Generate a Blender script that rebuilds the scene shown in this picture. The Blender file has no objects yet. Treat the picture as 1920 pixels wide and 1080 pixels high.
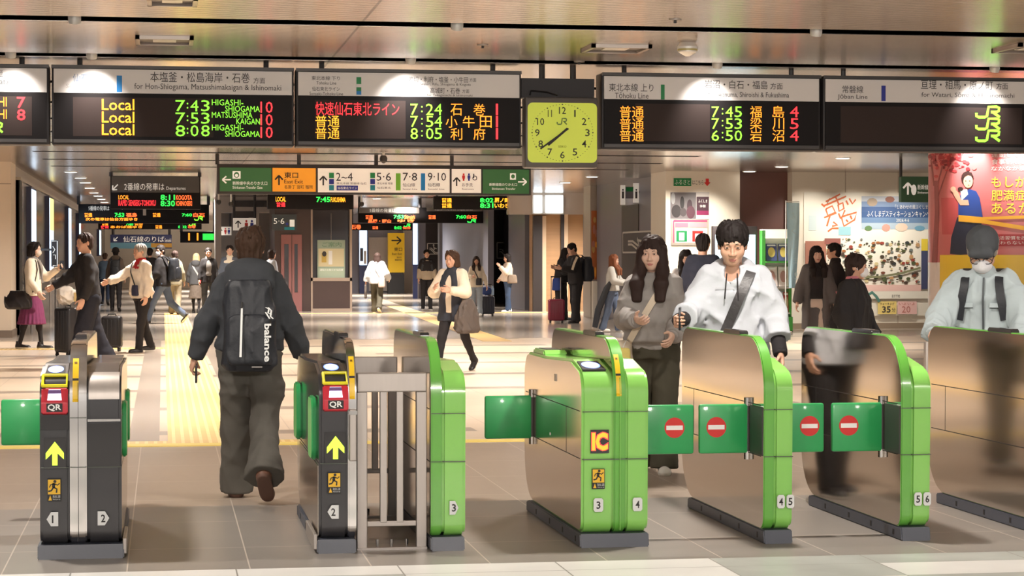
import bpy, bmesh, math, random
import numpy as np
from mathutils import Vector, Matrix, Euler
SC = bpy.context.scene
COL = SC.collection
random.seed(4); rng = np.random.default_rng(4)
# ---------------------------------------------------------------- camera
FPX = 4043.0; CAMH = 1.54
YAW = math.atan(655/FPX); PITCH = -math.atan(58/FPX)
cam = bpy.data.cameras.new('camera'); cam_ob = bpy.data.objects.new('camera', cam); COL.objects.link(cam_ob)
cam.sensor_width = 36; cam.lens = 36*FPX/1920; cam.clip_end = 400; cam.clip_start = .1
cam_ob.location = (0, 0, CAMH); cam_ob.rotation_euler = (math.pi/2+PITCH, 0, -YAW)
SC.camera = cam_ob
_F = np.array([math.sin(YAW)*math.cos(PITCH), math.cos(YAW)*math.cos(PITCH), math.sin(PITCH)])
_R = np.array([math.cos(YAW), -math.sin(YAW), 0.]); _U = np.cross(_R, _F)
def ray(px, py): return _F+(px-960)/FPX*_R+(540-py)/FPX*_U
def G(px, py, z=0.):                       # where a pixel's ray meets a height
    d = ray(px, py); return np.array([0, 0, CAMH])+d*(z-CAMH)/d[2]
def P(px, py, Y):                          # where it meets a wall that faces us
    d = ray(px, py); return np.array([0, 0, CAMH])+d*Y/d[1]
def PX(px, py, X):                         # where it meets a wall along the hall
    d = ray(px, py); return np.array([0, 0, CAMH])+d*X/d[0]
# ---------------------------------------------------------------- world, exposure
w = bpy.data.worlds.new('world'); SC.world = w; w.use_nodes = True
bg = w.node_tree.nodes['Background']; bg.inputs[0].default_value = (1, .93, .86, 1); bg.inputs[1].default_value = .75
vs = SC.view_settings; SC.display_settings.display_device = 'sRGB'
vs.view_transform = 'Standard'; vs.look = 'None'; vs.gamma = 1; vs.use_curve_mapping = False; vs.exposure = 0.35
CEIL = 3.36
def spot(x, y, z, power, angle=150, target=None, r=.12, color=(1, .925, .84), blend=1.):
    l = bpy.data.lights.new('downlight', 'SPOT'); l.energy = power; l.spot_size = math.radians(angle); l.spot_blend = blend
    l.shadow_soft_size = r; l.color = color
    o = bpy.data.objects.new('spot_lamp', l); COL.objects.link(o); o.location = (x, y, z)
    if target is not None:
        o.rotation_euler = (Vector(target)-Vector((x, y, z))).to_track_quat('-Z', 'Y').to_euler()
    return o
# rows of downlights in the ceiling: brightest over the crossing strip behind the gates
for y, pw in ((5, 420), (11.8, 400), (16, 330), (21.2, 640), (26, 800), (31, 900), (36, 850), (42, 700), (50, 1300), (58, 1700), (67, 1900), (76, 2100), (86, 3200), (98, 4500)):
    xs = (-1.5, 3.0, 7.5) if y < 20 else (-1, 4, 9.5)
    if y > 58: xs = (-.5, 5.5)
    for x in xs:
        if not (x > 9 and 24 < y < 32): spot(x+y*.03, y, CEIL-.06, pw)
spot(-3.6, 39.2, CEIL-.06, 420)  # extra lamp, added only to brighten the cream pillar at left
for x in (-2, 2.5, 7): spot(x, 2.2, CEIL-.06, 1050, 70, (x+1.5, 15, 1.4), .25)     # unseen fill lamps added behind us to brighten gates and boards
# ---------------------------------------------------------------- materials
def lin(c): 
    return tuple(((v/255)/12.92 if v/255 <= .04045 else ((v/255+.055)/1.055)**2.4) for v in c)
MATS = {}
def M(name, rgb, rough=.55, metal=0., emit=0., var=0., bump=0., scale=30., stretch=None, coat=0., alpha=1., spec=.5):
    if name in MATS: return MATS[name]
    m = bpy.data.materials.new(name); m.use_nodes = True; MATS[name] = m
    nt = m.node_tree; b = nt.nodes['Principled BSDF']; c = lin(rgb)
    b.inputs['Base Color'].default_value = (*c, 1); b.inputs['Roughness'].default_value = rough; b.inputs['Metallic'].default_value = metal
    b.inputs['Specular IOR Level'].default_value = spec
    if coat: b.inputs['Coat Weight'].default_value = coat; b.inputs['Coat Roughness'].default_value = .08
    if emit: b.inputs['Emission Color'].default_value = (*c, 1); b.inputs['Emission Strength'].default_value = emit
    if alpha < 1: b.inputs['Alpha'].default_value = alpha
    if var or bump:
        tc = nt.nodes.new('ShaderNodeTexCoord'); mp = nt.nodes.new('ShaderNodeMapping'); nz = nt.nodes.new('ShaderNodeTexNoise')
        nt.links.new(tc.outputs['Object'], mp.inputs[0]); nt.links.new(mp.outputs[0], nz.inputs['Vector'])
        if stretch: mp.inputs['Scale'].default_value = stretch
        nz.inputs['Scale'].default_value = scale; nz.inputs['Detail'].default_value = 5
        if var:
            mx = nt.nodes.new('ShaderNodeMix'); mx.data_type = 'RGBA'
            mx.inputs[6].default_value = (*[v*(1-var) for v in c], 1); mx.inputs[7].default_value = (*[min(1, v*(1+var)) for v in c], 1)
            nt.links.new(nz.outputs[0], mx.inputs[0]); nt.links.new(mx.outputs[2], b.inputs['Base Color'])
        if bump:
            bp = nt.nodes.new('ShaderNodeBump'); bp.inputs['Strength'].default_value = bump; bp.inputs['Distance'].default_value = .01
            nt.links.new(nz.outputs[0], bp.inputs['Height']); nt.links.new(bp.outputs[0], b.inputs['Normal'])
    return m
class NB:                                   # tiny node-graph writer
    def __init__(s, m): s.nt = m.node_tree; s.b = s.nt.nodes['Principled BSDF']
    def n(s, t, **k):
        o = s.nt.nodes.new('ShaderNode'+t)
        for a, v in k.items(): setattr(o, a, v)
        return o
    def l(s, a, b): s.nt.links.new(a, b)
    def math(s, op, a, b=None, c=None):
        o = s.n('Math', operation=op)
        for i, v in enumerate((a, b, c)):
            if v is None: continue
            if hasattr(v, 'is_linked') or hasattr(v, 'links'): s.l(v, o.inputs[i])
            else: o.inputs[i].default_value = v
        return o.outputs[0]
    def mix(s, f, a, b):
        o = s.n('Mix', data_type='RGBA')
        for i, v in ((0, f), (6, a), (7, b)):
            if isinstance(v, tuple): o.inputs[i].default_value = (*lin(v), 1)
            elif isinstance(v, (int, float)): o.inputs[i].default_value = v
            else: s.l(v, o.inputs[i])
        return o.outputs[2]
    def pos(s):
        g = s.n('NewGeometry'); x = s.n('SeparateXYZ'); s.l(g.outputs['Position'], x.inputs[0]); return g.outputs['Position'], x.outputs
    def noise(s, vec, scale, detail=4, st=None):
        z = s.n('TexNoise'); z.inputs['Scale'].default_value = scale; z.inputs['Detail'].default_value = detail
        if st:
            mp = s.n('Mapping'); mp.inputs['Scale'].default_value = st; s.l(vec, mp.inputs[0]); vec = mp.outputs[0]
        s.l(vec, z.inputs['Vector']); return z.outputs[0]
    def joint(s, v, period, width, off=0.):   # 1 inside a line repeated every period
        return s.math('LESS_THAN', s.math('FLOORED_MODULO', s.math('ADD', v, off), period), width)
# ---------------------------------------------------------------- mesh helpers
def tag(o, label=None, cat=None, group=None, kind=None):
    if label: o['label'] = label
    if cat: o['category'] = cat
    if group: o['group'] = group
    if kind: o['kind'] = kind
    return o
def empty(name, loc, label, cat, group=None, rz=0):
    o = bpy.data.objects.new(name, None); COL.objects.link(o); o.location = loc; o.rotation_euler = (0, 0, rz); o.empty_display_size = .1
    return tag(o, label, cat, group)
_TX = {}
def text_geo(s, bold=0.):
    k = (s, bold)
    if k not in _TX:
        c = bpy.data.curves.new('lettering', 'FONT'); c.body = s; c.size = 1; c.offset = bold; c.resolution_u = 2
        o = bpy.data.objects.new('lettering', c); me = bpy.data.meshes.new_from_object(o)
        v = np.array([x.co[:2] for x in me.vertices]) if len(me.vertices) else np.zeros((1, 2))
        f = [tuple(p.vertices) for p in me.polygons]
        bpy.data.objects.remove(o); bpy.data.curves.remove(c); bpy.data.meshes.remove(me)
        lo = v.min(0); sz = np.maximum(v.max(0)-lo, 1e-6); _TX[k] = ((v-lo)/sz, f, sz)
    return _TX[k]
class MB:                                   # collects shapes; build() links them as one mesh object
    def __init__(s, origin=(0, 0, 0)): s.v = []; s.f = []; s.mi = []; s.ms = []; s.o = np.array(origin, float)
    def m(s, mat):
        if mat not in s.ms: s.ms.append(mat)
        return s.ms.index(mat)
    def add(s, v, f, mat):
        n = len(s.v); i = mat if isinstance(mat, list) else [s.m(mat)]*len(f)
        s.v += [tuple(map(float, p)) for p in v]; s.f += [tuple(a+n for a in q) for q in f]; s.mi += i
        return s
    def add_bm(s, bm, mat, mat2=None):
        bm.verts.index_update(); a = s.m(mat); b = s.m(mat2) if mat2 else a
        s.add([v.co for v in bm.verts], [[v.index for v in f.verts] for f in bm.faces], [b if f.material_index else a for f in bm.faces]); bm.free(); return s
    def box(s, x0, x1, y0, y1, z0, z1, mat, bev=0., seg=2):
        if bev <= 0:
            v = [(x, y, z) for x in (x0, x1) for y in (y0, y1) for z in (z0, z1)]
            return s.add(v, [(0, 1, 3, 2), (4, 6, 7, 5), (0, 4, 5, 1), (2, 3, 7, 6), (0, 2, 6, 4), (1, 5, 7, 3)], mat)
        bm = bmesh.new(); bmesh.ops.create_cube(bm, size=1)
        for v in bm.verts: v.co = ((x0+x1)/2+v.co.x*(x1-x0), (y0+y1)/2+v.co.y*(y1-y0), (z0+z1)/2+v.co.z*(z1-z0))
        bmesh.ops.bevel(bm, geom=list(bm.edges), offset=bev, segments=seg, affect='EDGES', profile=.5)
        return s.add_bm(bm, mat)
    def prism(s, pts, x0, x1, wall, cap, bev=0.):       # (y, z) outline swept along x
        n = len(pts); bm = bmesh.new()
        a = [bm.verts.new((x0, y, z)) for y, z in pts]; b = [bm.verts.new((x1, y, z)) for y, z in pts]
        for i in range(n): bm.faces.new((a[i], a[(i+1) % n], b[(i+1) % n], b[i]))
        c1 = bm.faces.new(a[::-1]); c2 = bm.faces.new(b); c1.material_index = c2.material_index = 1
        bmesh.ops.recalc_face_normals(bm, faces=bm.faces)
        if bev: bmesh.ops.bevel(bm, geom=[e for c in (c1, c2) for e in c.edges], offset=bev, segments=2, affect='EDGES', material=0)
        return s.add_bm(bm, wall, cap)
    def poly(s, pts, mat): return s.add(pts, [tuple(range(len(pts)))], mat)
    def tube(s, pts, r, mat, n=10, caps=True):
        pts = [Vector(p) for p in pts]; rs = r if isinstance(r, (list, tuple)) else [r]*len(pts); v = []; f = []
        up = None
        for i, p in enumerate(pts):
            t = (pts[min(i+1, len(pts)-1)]-pts[max(i-1, 0)]).normalized()
            if up is None: up = t.orthogonal().normalized()
            up = (up-t*up.dot(t)).normalized(); sd = t.cross(up)
            for k in range(n):
                a = 2*math.pi*k/n; v.append(p+(up*math.cos(a)+sd*math.sin(a))*rs[i])
        for i in range(len(pts)-1):
            for k in range(n): f.append((i*n+k, i*n+(k+1) % n, (i+1)*n+(k+1) % n, (i+1)*n+k))
        if caps: f.append(tuple(range(n))[::-1]); f.append(tuple(range((len(pts)-1)*n, len(pts)*n)))
        return s.add(v, f, mat)
    def strap(s, pts, wid, thick, mat, nrm):           # a flat band along points; nrm = normals per point
        v = []; f = []
        for i, p in enumerate(pts):
            p = Vector(p); t = (Vector(pts[min(i+1, len(pts)-1)])-Vector(pts[max(i-1, 0)])).normalized(); nn = Vector(nrm[i] if isinstance(nrm, list) else nrm).normalized()
            sd = t.cross(nn).normalized()
            for a, b in ((-1, -1), (1, -1), (1, 1), (-1, 1)): v.append(p+sd*a*wid/2+nn*b*thick/2)
        for i in range(len(pts)-1):
            for k in range(4): f.append((i*4+k, i*4+(k+1) % 4, i*4+4+(k+1) % 4, i*4+4+k))
        f.append((3, 2, 1, 0)); j = 4*len(pts)-4; f.append((j, j+1, j+2, j+3))
        return s.add(v, f, mat)
    def disc(s, c, rx, rz, mat, n=24, y=None):
        return s.poly([(c[0]+rx*math.cos(2*math.pi*k/n), c[1], c[2]+rz*math.sin(2*math.pi*k/n)) for k in range(n)], mat)
    def cyl(s, c, r, z0, z1, mat, n=24, r1=None): return s.tube([(c[0], c[1], z0), (c[0], c[1], z1)], [r, r if r1 is None else r1], mat, n)
    def text(s, st, x0, x1, y, z0, z1, mat, bold=0., keep=False, rot=False):  # lettering on a plane that faces -y, fitted to a box
        v, f, sz = text_geo(st, bold)
        if keep and not rot:
            w_ = (z1-z0)*sz[0]/sz[1]; c = (x0+x1)/2; w_ = min(w_, x1-x0); x0, x1 = c-w_/2, c+w_/2
        if rot: q = [(x0+(x1-x0)*b, y, z1-(z1-z0)*a) for a, b in v]
        else: q = [(x0+(x1-x0)*a, y, z0+(z1-z0)*b) for a, b in v]
        return s.add(q, f, mat)
    def stroke(s, pts, wid, y, mat):                   # flat brush line in the xz plane
        n = len(pts); L = []; R_ = []
        for i in range(n):
            a = np.array(pts[max(i-1, 0)], float); b = np.array(pts[min(i+1, n-1)], float); t = (b-a)/max(np.linalg.norm(b-a), 1e-9); nn = np.array([-t[1], t[0]])*wid/2
            L.append(np.array(pts[i])+nn); R_.append(np.array(pts[i])-nn)
        v = [(p[0], y, p[1]) for p in L+R_]
        return s.add(v, [(i, i+1, n+i+1, n+i) for i in range(n-1)], mat)
    def build(s, name, parent=None, smooth=True, ang=.6, loc=None):
        me = bpy.data.meshes.new(name); V = np.array(s.v)-s.o if len(s.v) else np.zeros((0, 3))
        me.from_pydata(V.tolist(), [], s.f)
        for m in s.ms: me.materials.append(m)
        me.polygons.foreach_set('material_index', s.mi); me.update()
        if smooth:
            me.shade_smooth(); me.set_sharp_from_angle(angle=ang)
        ob = bpy.data.objects.new(name, me); COL.objects.link(ob)
        if parent: ob.parent = parent
        elif loc is not None: ob.location = loc
        else: ob.location = tuple(s.o)
        return ob
def rpoly(c, seg=7):                         # outline with rounded corners: (y, z, radius)
    out = []; n = len(c)
    for i in range(n):
        p = Vector(c[i][:2]); a = Vector(c[i-1][:2])-p; b = Vector(c[(i+1) % n][:2])-p; r = c[i][2]
        if r <= 0: out.append(tuple(p)); continue
        la, lb = a.length, b.length; a.normalize(); b.normalize(); th = a.angle(b); t = min(r/math.tan(th/2), la*.49, lb*.49); r = t*math.tan(th/2)
        cen = p+(a+b).normalized()*(r/math.sin(th/2)); s0 = p+a*t-cen; s1 = p+b*t-cen
        a0 = math.atan2(s0.y, s0.x); d = math.atan2(s1.y, s1.x)-a0
        while d > math.pi: d -= 2*math.pi
        while d < -math.pi: d += 2*math.pi
        for k in range(seg+1): q = a0+d*k/seg; out.append((cen.x+r*math.cos(q), cen.y+r*math.sin(q)))
    return out
def structure(o): o['kind'] = 'structure'; return o
# ---------------------------------------------------------------- shell: floor
def floor_mat(name, kind):
    m = bpy.data.materials.new(name); m.use_nodes = True; g = NB(m); p, (x, y, z) = g.pos()
    if kind == 'stone':
        n = g.noise(p, 3.0, 8); cell = g.n('TexWhiteNoise', noise_dimensions='2D'); cb = g.n('CombineXYZ')
        g.l(g.math('FLOOR', g.math('DIVIDE', g.math('ADD', x, .45), .8)), cb.inputs[0]); g.l(g.math('FLOOR', g.math('DIVIDE', g.math('ADD', y, .1), .42)), cb.inputs[1]); g.l(cb.outputs[0], cell.inputs['Vector'])
        dark = g.math('GREATER_THAN', cell.outputs[0], .62)
        c = g.mix(n, (236, 233, 228), (214, 212, 208)); c = g.mix(dark, c, g.mix(n, (150, 152, 146), (196, 198, 192)))
        j = g.math('MAXIMUM', g.joint(x, .8, .008, .45), g.joint(y, .42, .008, .1)); c = g.mix(j, c, (150, 146, 140)); r = .35
    elif kind == 'apron':
        n = g.noise(p, 1.2, 5); n2 = g.noise(p, 14, 3, (1, .25, 1))
        c = g.mix(g.math('MULTIPLY', n2, .6), (165, 149, 134), (146, 131, 118)); front = g.math('LESS_THAN', y, 13.45)
        c = g.mix(front, c, g.mix(n, (150, 142, 134), (132, 126, 121)))
        j = g.math('MAXIMUM', g.joint(x, .6, .007, .18), g.joint(y, 1.15, .009, -.0)); c = g.mix(g.math('MULTIPLY', j, .75), c, (205, 192, 178)); r = .34
    elif kind == 'hall':
        n = g.noise(p, .9, 3); c = g.mix(n, (222, 202, 180), (210, 189, 166))
        j = g.math('MAXIMUM', g.joint(x, .606, .012, .1), g.joint(y, 1.01, .02, 0)); c = g.mix(g.math('MULTIPLY', j, .5), c, (170, 150, 132))
        band = g.joint(y, 3.03, .42, -.7)
        bx = g.math('LESS_THAN', g.math('FLOORED_MODULO', g.math('ADD', x, .55), 3.9), 3.3)
        band = g.math('MULTIPLY', band, bx)
        side = g.math('MULTIPLY', g.math('GREATER_THAN', g.math('ABSOLUTE', g.math('SUBTRACT', x, .33)), .36), g.math('LESS_THAN', g.math('ABSOLUTE', g.math('SUBTRACT', x, .33)), .62))
        c = g.mix(g.math('MAXIMUM', band, side), c, (158, 143, 129)); r = .3
    else:
        n = g.noise(p, .7, 4); c = g.mix(n, (172, 161, 150), (156, 146, 136)); j = g.math('MAXIMUM', g.joint(x, .9, .012), g.joint(y, 1.8, .03)); c = g.mix(g.math('MULTIPLY', j, .5), c, (118, 108, 100))
        c = g.mix(g.joint(y, 9.09, .5, -4.0), c, (176, 160, 143)); r = .17
    g.l(c, g.b.inputs['Base Color']); g.b.inputs['Roughness'].default_value = r
    bp = g.n('Bump'); bp.inputs['Strength'].default_value = .06; g.l(g.noise(p, 5, 2), bp.inputs['Height']); g.l(bp.outputs[0], g.b.inputs['Normal'])
    return m
for nm, y0, y1, k in (('white_stone', -6, 10.7, 'stone'), ('grey_tile', 10.7, 17.7, 'apron'), ('beige_tile', 17.7, 40.4, 'hall'), ('polished_tile', 40.4, 130, 'far')):
    structure(MB().box(-45, 45, y0, y1, -.1, 0, floor_mat(nm, k)).build('floor', smooth=False))
TAC = bpy.data.materials.new('tactile_yellow'); TAC.use_nodes = True
g = NB(TAC); p, (x, y, z) = g.pos()
n = g.noise(p, 2, 3); c = g.mix(n, (232, 194, 116), (222, 182, 104))
c = g.mix(g.joint(x, .075, .028, .0), c, (244, 214, 146)); c = g.mix(g.joint(y, .303, .01), c, (196, 168, 112)); g.l(c, g.b.inputs['Base Color']); g.b.inputs['Roughness'].default_value = .5
TACY = M('tactile_strong_yellow', (240, 214, 110), .5, var=.06, scale=8)
TACO = M('tactile_far_ochre', (205, 170, 112), .5, var=.06, scale=8)
def paving(x0, x1, y0, y1, m, pts=None):
    b = MB()
    if pts: 
        n = len(pts); b.add([(a, c, .006) for a, c in pts]+[(a, c, -.01) for a, c in pts], [tuple(range(n))]+[(i, (i+1) % n, n+(i+1) % n, n+i) for i in range(n)], m)
    else: b.box(x0, x1, y0, y1, -.01, .006, m)
    o = b.build('tactile_paving', smooth=False); return structure(o)
paving(.04, .64, 18.2, 60, TAC)
paving(-6, 12, 17.72, 17.96, TACY)
paving(-.5, 1.2, 17.96, 18.2, TAC)
paving(-3, .04, 36.6, 37.1, TAC)
q = [G(690, 562), G(720, 562), G(960, 640), G(905, 640)]
paving(0, 0, 0, 0, TACO, [tuple(v[:2]) for v in q])
paving(.9, 12, 58.6, 59.2, TACO)
# ---------------------------------------------------------------- shell: ceiling
CM = bpy.data.materials.new('ribbed_metal_ceiling'); CM.use_nodes = True
g = NB(CM); p, (x, y, z) = g.pos()
n = g.noise(p, 1, 4, (.15, 5, 1)); c = g.mix(n, (200, 189, 181), (186, 175, 167))
c = g.mix(g.math('MULTIPLY', g.joint(y, .15, .012), .55), c, (120, 108, 102)); c = g.mix(g.joint(x, 6.62, .022, 5.1), c, (92, 84, 80))
g.l(c, g.b.inputs['Base Color']); g.b.inputs['Metallic'].default_value = .86; g.b.inputs['Roughness'].default_value = .2
wv = g.n('TexWave', wave_type='BANDS', bands_direction='Y'); wv.inputs['Scale'].default_value = 6.6; wv.inputs['Distortion'].default_value = .4; g.l(p, wv.inputs['Vector'])
bp = g.n('Bump'); bp.inputs['Strength'].default_value = .22; bp.inputs['Distance'].default_value = .01; g.l(wv.outputs[0], bp.inputs['Height']); g.l(bp.outputs[0], g.b.inputs['Normal'])
DARK = M('slot_black', (34, 31, 31), .5)
CHARC = M('charcoal_metal', (68, 65, 64), .4, .3)
SL_ALL = [13.79, 16.82, 19.85, 22.88, 25.91, 28.94, 31.97, 35.0]; SL_MID = [38.0, 41.03, 44.06]; SW = .36
b = MB(); ch = MB(); prev = -4
for s_ in SL_ALL:
    b.box(-45, 45, prev, s_-SW/2, CEIL, CEIL+.06, CM); prev = s_+SW/2
    ch.box(-45, 45, s_-SW/2-.03, s_+SW/2+.03, CEIL+.2, CEIL+.24, DARK); ch.box(-45, 45, s_+SW/2, s_+SW/2+.03, CEIL+.005, CEIL+.22, DARK); ch.box(-45, 45, s_-SW/2-.03, s_-SW/2, CEIL+.005, CEIL+.22, DARK)
for s_ in SL_MID:
    b.box(-45, 45, prev, s_-SW/2, CEIL, CEIL+.06, CM); prev = s_+SW/2
    b.box(-45, -2.2, s_-SW/2, s_+SW/2, CEIL, CEIL+.06, CM); b.box(9.6, 45, s_-SW/2, s_+SW/2, CEIL, CEIL+.06, CM)
    ch.box(-2.3, 9.7, s_-SW/2-.03, s_+SW/2+.03, CEIL+.2, CEIL+.24, DARK); ch.box(-2.3, 9.7, s_+SW/2, s_+SW/2+.03, CEIL+.005, CEIL+.22, DARK)
b.box(-45, 45, prev, 130, CEIL, CEIL+.06, CM)
structure(b.build('ceiling', smooth=False)); structure(ch.build('trim_1', smooth=False))
# ---------------------------------------------------------------- shell: walls
CREAM = M('cream_panel', (226, 208, 186), .45, var=.03, scale=3)
WHITEW = M('white_wall_panel', (236, 228, 212), .4, var=.02, scale=2)
WALLD = M('dark_grey_wall', (116, 109, 106), .22, .25, var=.08, scale=2)
BROWN = M('brown_panel', (116, 80, 74), .4, var=.06, scale=3)
DBROWN = M('dark_brown_panel', (76, 60, 57), .35, .1, var=.06, scale=3)
GREYW = M('grey_wall_panel', (168, 157, 148), .4, var=.05, scale=2)
LGREYW = M('light_grey_panel', (176, 166, 154), .4, var=.05, scale=2)
BLUEG = M('blue_grey_panel', (122, 121, 132), .35, .2, var=.06, scale=2)
BLACK = M('black_panel', (52, 46, 46), .4)
STEEL = M('brushed_steel', (178, 170, 164), .42, .8, var=.06, scale=40, stretch=(1, 1, .1))
CHROME = M('chrome', (215, 212, 210), .12, 1.)
WOOD = M('wood_wall', (172, 134, 96), .5, var=.16, scale=2.5, stretch=(.4, .4, 9))
LTWOOD = M('pale_wood_post', (214, 186, 156), .45, var=.05, scale=4)
def wallbox(name, px0, px1, Y, z0, z1, m, depth=.4, x_=None):
    X0, X1 = (P(px0, 500, Y)[0], P(px1, 500, Y)[0]) if x_ is None else x_
    return structure(MB().box(X0, X1, Y, Y+depth, z0, z1, m).build(name, smooth=False))
def zpx(px, py, Y): return P(px, py, Y)[2]
# left: cream pillar, then the dark hall side wall with its pale head strip
mb = MB().box(-9, -2.86, 42.2, 43.6, .14, CEIL, CREAM).box(-9, -2.84, 42.18, 43.6, 0, .14, M('grey_skirting', (128, 112, 98), .5)).box(-9, -2.855, 42.19, 42.2, 2.93, 2.95, M('joint_grey', (168, 150, 132), .5))
structure(mb.build('pillar', smooth=False))
structure(MB().box(-3.3, -2.8, 43.6, 110, 0, 3.06, WALLD).box(-3.3, -2.78, 43.6, 44.3, 0, 3.06, DARK).build('wall_left', smooth=False))
structure(MB().box(-3.3, -2.76, 43.6, 110, 3.06, 3.12, LGREYW).box(-3.3, -2.9, 43.6, 110, 3.12, CEIL, GREYW).build('trim_2', smooth=False))
wallbox('wall_back', 0, 0, 108, 0, CEIL, WHITEW, x_=(-3.2, 30))
# lift block in the middle
EY = 61.6
X0, X1, X2 = P(515, 500, EY)[0], P(583, 500, EY)[0], P(660, 500, EY)[0]
structure(MB().box(X0, X1, EY, EY+3, 0, CEIL, DBROWN).box(X1, X2, EY+.5, EY+3, 0, CEIL, GREYW).build('wall_lift', smooth=False))
def lx(px): return P(px, 500, EY)[0]
def lz(py): return P(590, py, EY)[2]
PINK = M('dusty_pink_door', (150, 100, 98), .4, var=.04)
GLASSD = M('dark_glass', (58, 52, 54), .08, .0, spec=.8)
b = MB(); b.box(lx(527), lx(566), EY-.04, EY, 0, lz(440), PINK)
d_ = structure(b.build('door_1', smooth=False))
b = MB(); b.box(lx(546.4), lx(547.4), EY-.05, EY-.03, 0, lz(440), DBROWN); b.build('door_seam', d_, smooth=False)
for a in ((533, 541), (552, 558)): MB().box(lx(a[0]), lx(a[1]), EY-.055, EY-.03, lz(548), lz(458), GLASSD).build('door_pane', d_, smooth=False)
TRIMB = M('taupe_trim', (170, 150, 134), .4)
b = MB(); b.box(X1, X2, EY-.02, EY+.5, lz(527), lz(521), TRIMB); b.box(X1, X1+.05, EY-.02, EY+.4, 0, CEIL-.2, TRIMB); b.box(X2-.06, X2, EY-.02, EY+.5, 0, CEIL-.2, TRIMB); b.box(X1+.05, X2-.06, EY, EY+.5, 0, lz(527), DBROWN); b.box(X1, X2, EY-.03, EY+.5, 0, .07, TRIMB)
structure(b.build('trim_3', smooth=False))
w_ = structure(MB().box(X1+.05, X2-.06, EY+.3, EY+.32, lz(521), CEIL-.2, GLASSD).build('window_1', smooth=False))
# left of the lift: grey portal with dark openings
GY = 66
def gx(px): return P(px, 500, GY)[0]
def gz(py): return P(460, py, GY)[2]
b = MB(); b.box(gx(404), gx(520), GY, GY+1.5, gz(398), CEIL, GREYW); b.box(gx(404), gx(415), GY, GY+1.5, 0, gz(398), GREYW); b.box(gx(470), gx(486), GY+.1, GY+1.5, 0, gz(398), LGREYW)
b.box(gx(432), gx(500), GY-.05, GY, gz(388), gz(376), BLACK); b.box(gx(440), gx(480), GY-.02, GY+.02, gz(408), gz(396), BLACK); structure(b.build('wall_portal', smooth=False))
wallbox('wall_recess', 404, 520, 70, 0, CEIL, WALLD)
# middle distance: doorways and columns right of the lift
def seg(name, px0, px1, Y, m, pt=None, pb=None, depth=.5):
    z1 = CEIL if pt is None else zpx((px0+px1)/2, pt, Y); z0 = 0 if pb is None else zpx((px0+px1)/2, pb, Y)
    return wallbox(name, px0, px1, Y, z0, z1, m, depth)
seg('wall_corridor', 655, 800, 92, BLUEG)
seg('door_2', 692, 727, 91.9, STEEL, 445, 546, .1); seg('trim_4', 757, 775, 91.7, LGREYW)
seg('trim_5', 785, 798, 80, BLUEG); seg('wall_doorway', 796, 850, 84, BLACK); seg('trim_6', 824, 832, 80, BLUEG)
seg('wall_shop', 846, 918, 77, GREYW); seg('trim_7', 866, 872, 76.9, LGREYW, depth=.2)
seg('trim_8', 915, 926, 66, BLUEG, depth=11); seg('wall_exit', 924, 990, 72, BLACK); seg('trim_9', 961, 982, 70, GREYW, depth=2)
seg('trim_10', 984, 1000, 62, BLUEG, depth=3)
# wood wall beneath the daylight window
WY = 60.5
seg('wall_wood', 998, 1112, WY, WOOD, 402); seg('trim_11', 1000, 1017, WY-.15, BLACK, 405, depth=.2); seg('trim_12', 1017, 1024, WY-.1, LTWOOD, 405, depth=.15)
seg('trim_13', 1052, 1058, WY-.15, BLACK, 402, depth=.2); seg('trim_14', 1058, 1065, WY-.1, LTWOOD, 402, depth=.15); seg('trim_15', 1097, 1108, WY-.3, BLUEG, 400, depth=.3)
seg('wall_above_wood', 955, 1112, WY-.1, GREYW, None, 402, .5)
DAY = M('daylight_glass', (225, 242, 255), .3, emit=3.2)
win = structure(MB().box(P(996, 500, WY)[0], P(1055, 500, WY)[0], WY-.16, WY-.1, zpx(1025, 402, WY), CEIL, LGREYW).build('window_2', smooth=False))
for a in ((999, 1014), (1021, 1053)):
    MB().box(P(a[0], 500, WY)[0], P(a[1], 500, WY)[0], WY-.2, WY-.16, zpx(1025, 399, WY), zpx(1025, 367, WY), DAY).build('window_pane', win, smooth=False)
# posters pillar, dark side wall, white poster wall
PY = 54.
seg('pillar', 1107, 1150, PY, LGREYW, depth=.9); seg('trim_16', 1112, 1150, PY-.18, WHITEW, 527, depth=.2)
structure(MB().box(10.92, 11.6, 45.4, 53.9, 0, CEIL, BLUEG).build('wall_side', smooth=False))
SX = 10.92
def side(name, a, b_, y0, y1, m, off=.03):
    p0 = PX(a, y0, SX); p1 = PX(b_, y1, SX); return MB().box(SX-off, SX+.03, min(p0[1], p1[1]), max(p0[1], p1[1]), min(p0[2], p1[2]), max(p0[2], p1[2]), m)
structure(side('door', 1198, 1167, 640, 386, BLACK, .02).build('door_3', smooth=False))
RY = 44.6
def rx(px, Y=RY): return P(px, 500, Y)[0]
def rz(py, px=1500, Y=RY): return P(px, py, Y)[2]
structure(MB().box(rx(1248), rx(1387), RY, RY+1.4, .0, CEIL, WHITEW).build('wall_posters', smooth=False))
wallbox('wall_brown', 1380, 1490, RY+.35, 0, CEIL, BROWN)
structure(MB().box(rx(1485), 30, RY, RY+1.6, .12, CEIL, WHITEW).box(rx(1485), 30, RY-.02, RY+1.6, 0, .12, M('skirting_beige', (150, 132, 112), .5)).build('wall_right', smooth=False))
for px_ in (1584, 1683):
    structure(MB().box(rx(px_), rx(px_)+.02, RY-.003, RY, 0, CEIL, M('panel_joint', (190, 176, 158), .5)).build('trim_%d' % (17+(px_ > 1600)), smooth=False))
# far side boundaries so that mirrors and tiles see a room
wallbox('wall_front_left', 0, 0, 42.4, 0, CEIL, CREAM, 1., x_=(-45, -8.9))
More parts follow.
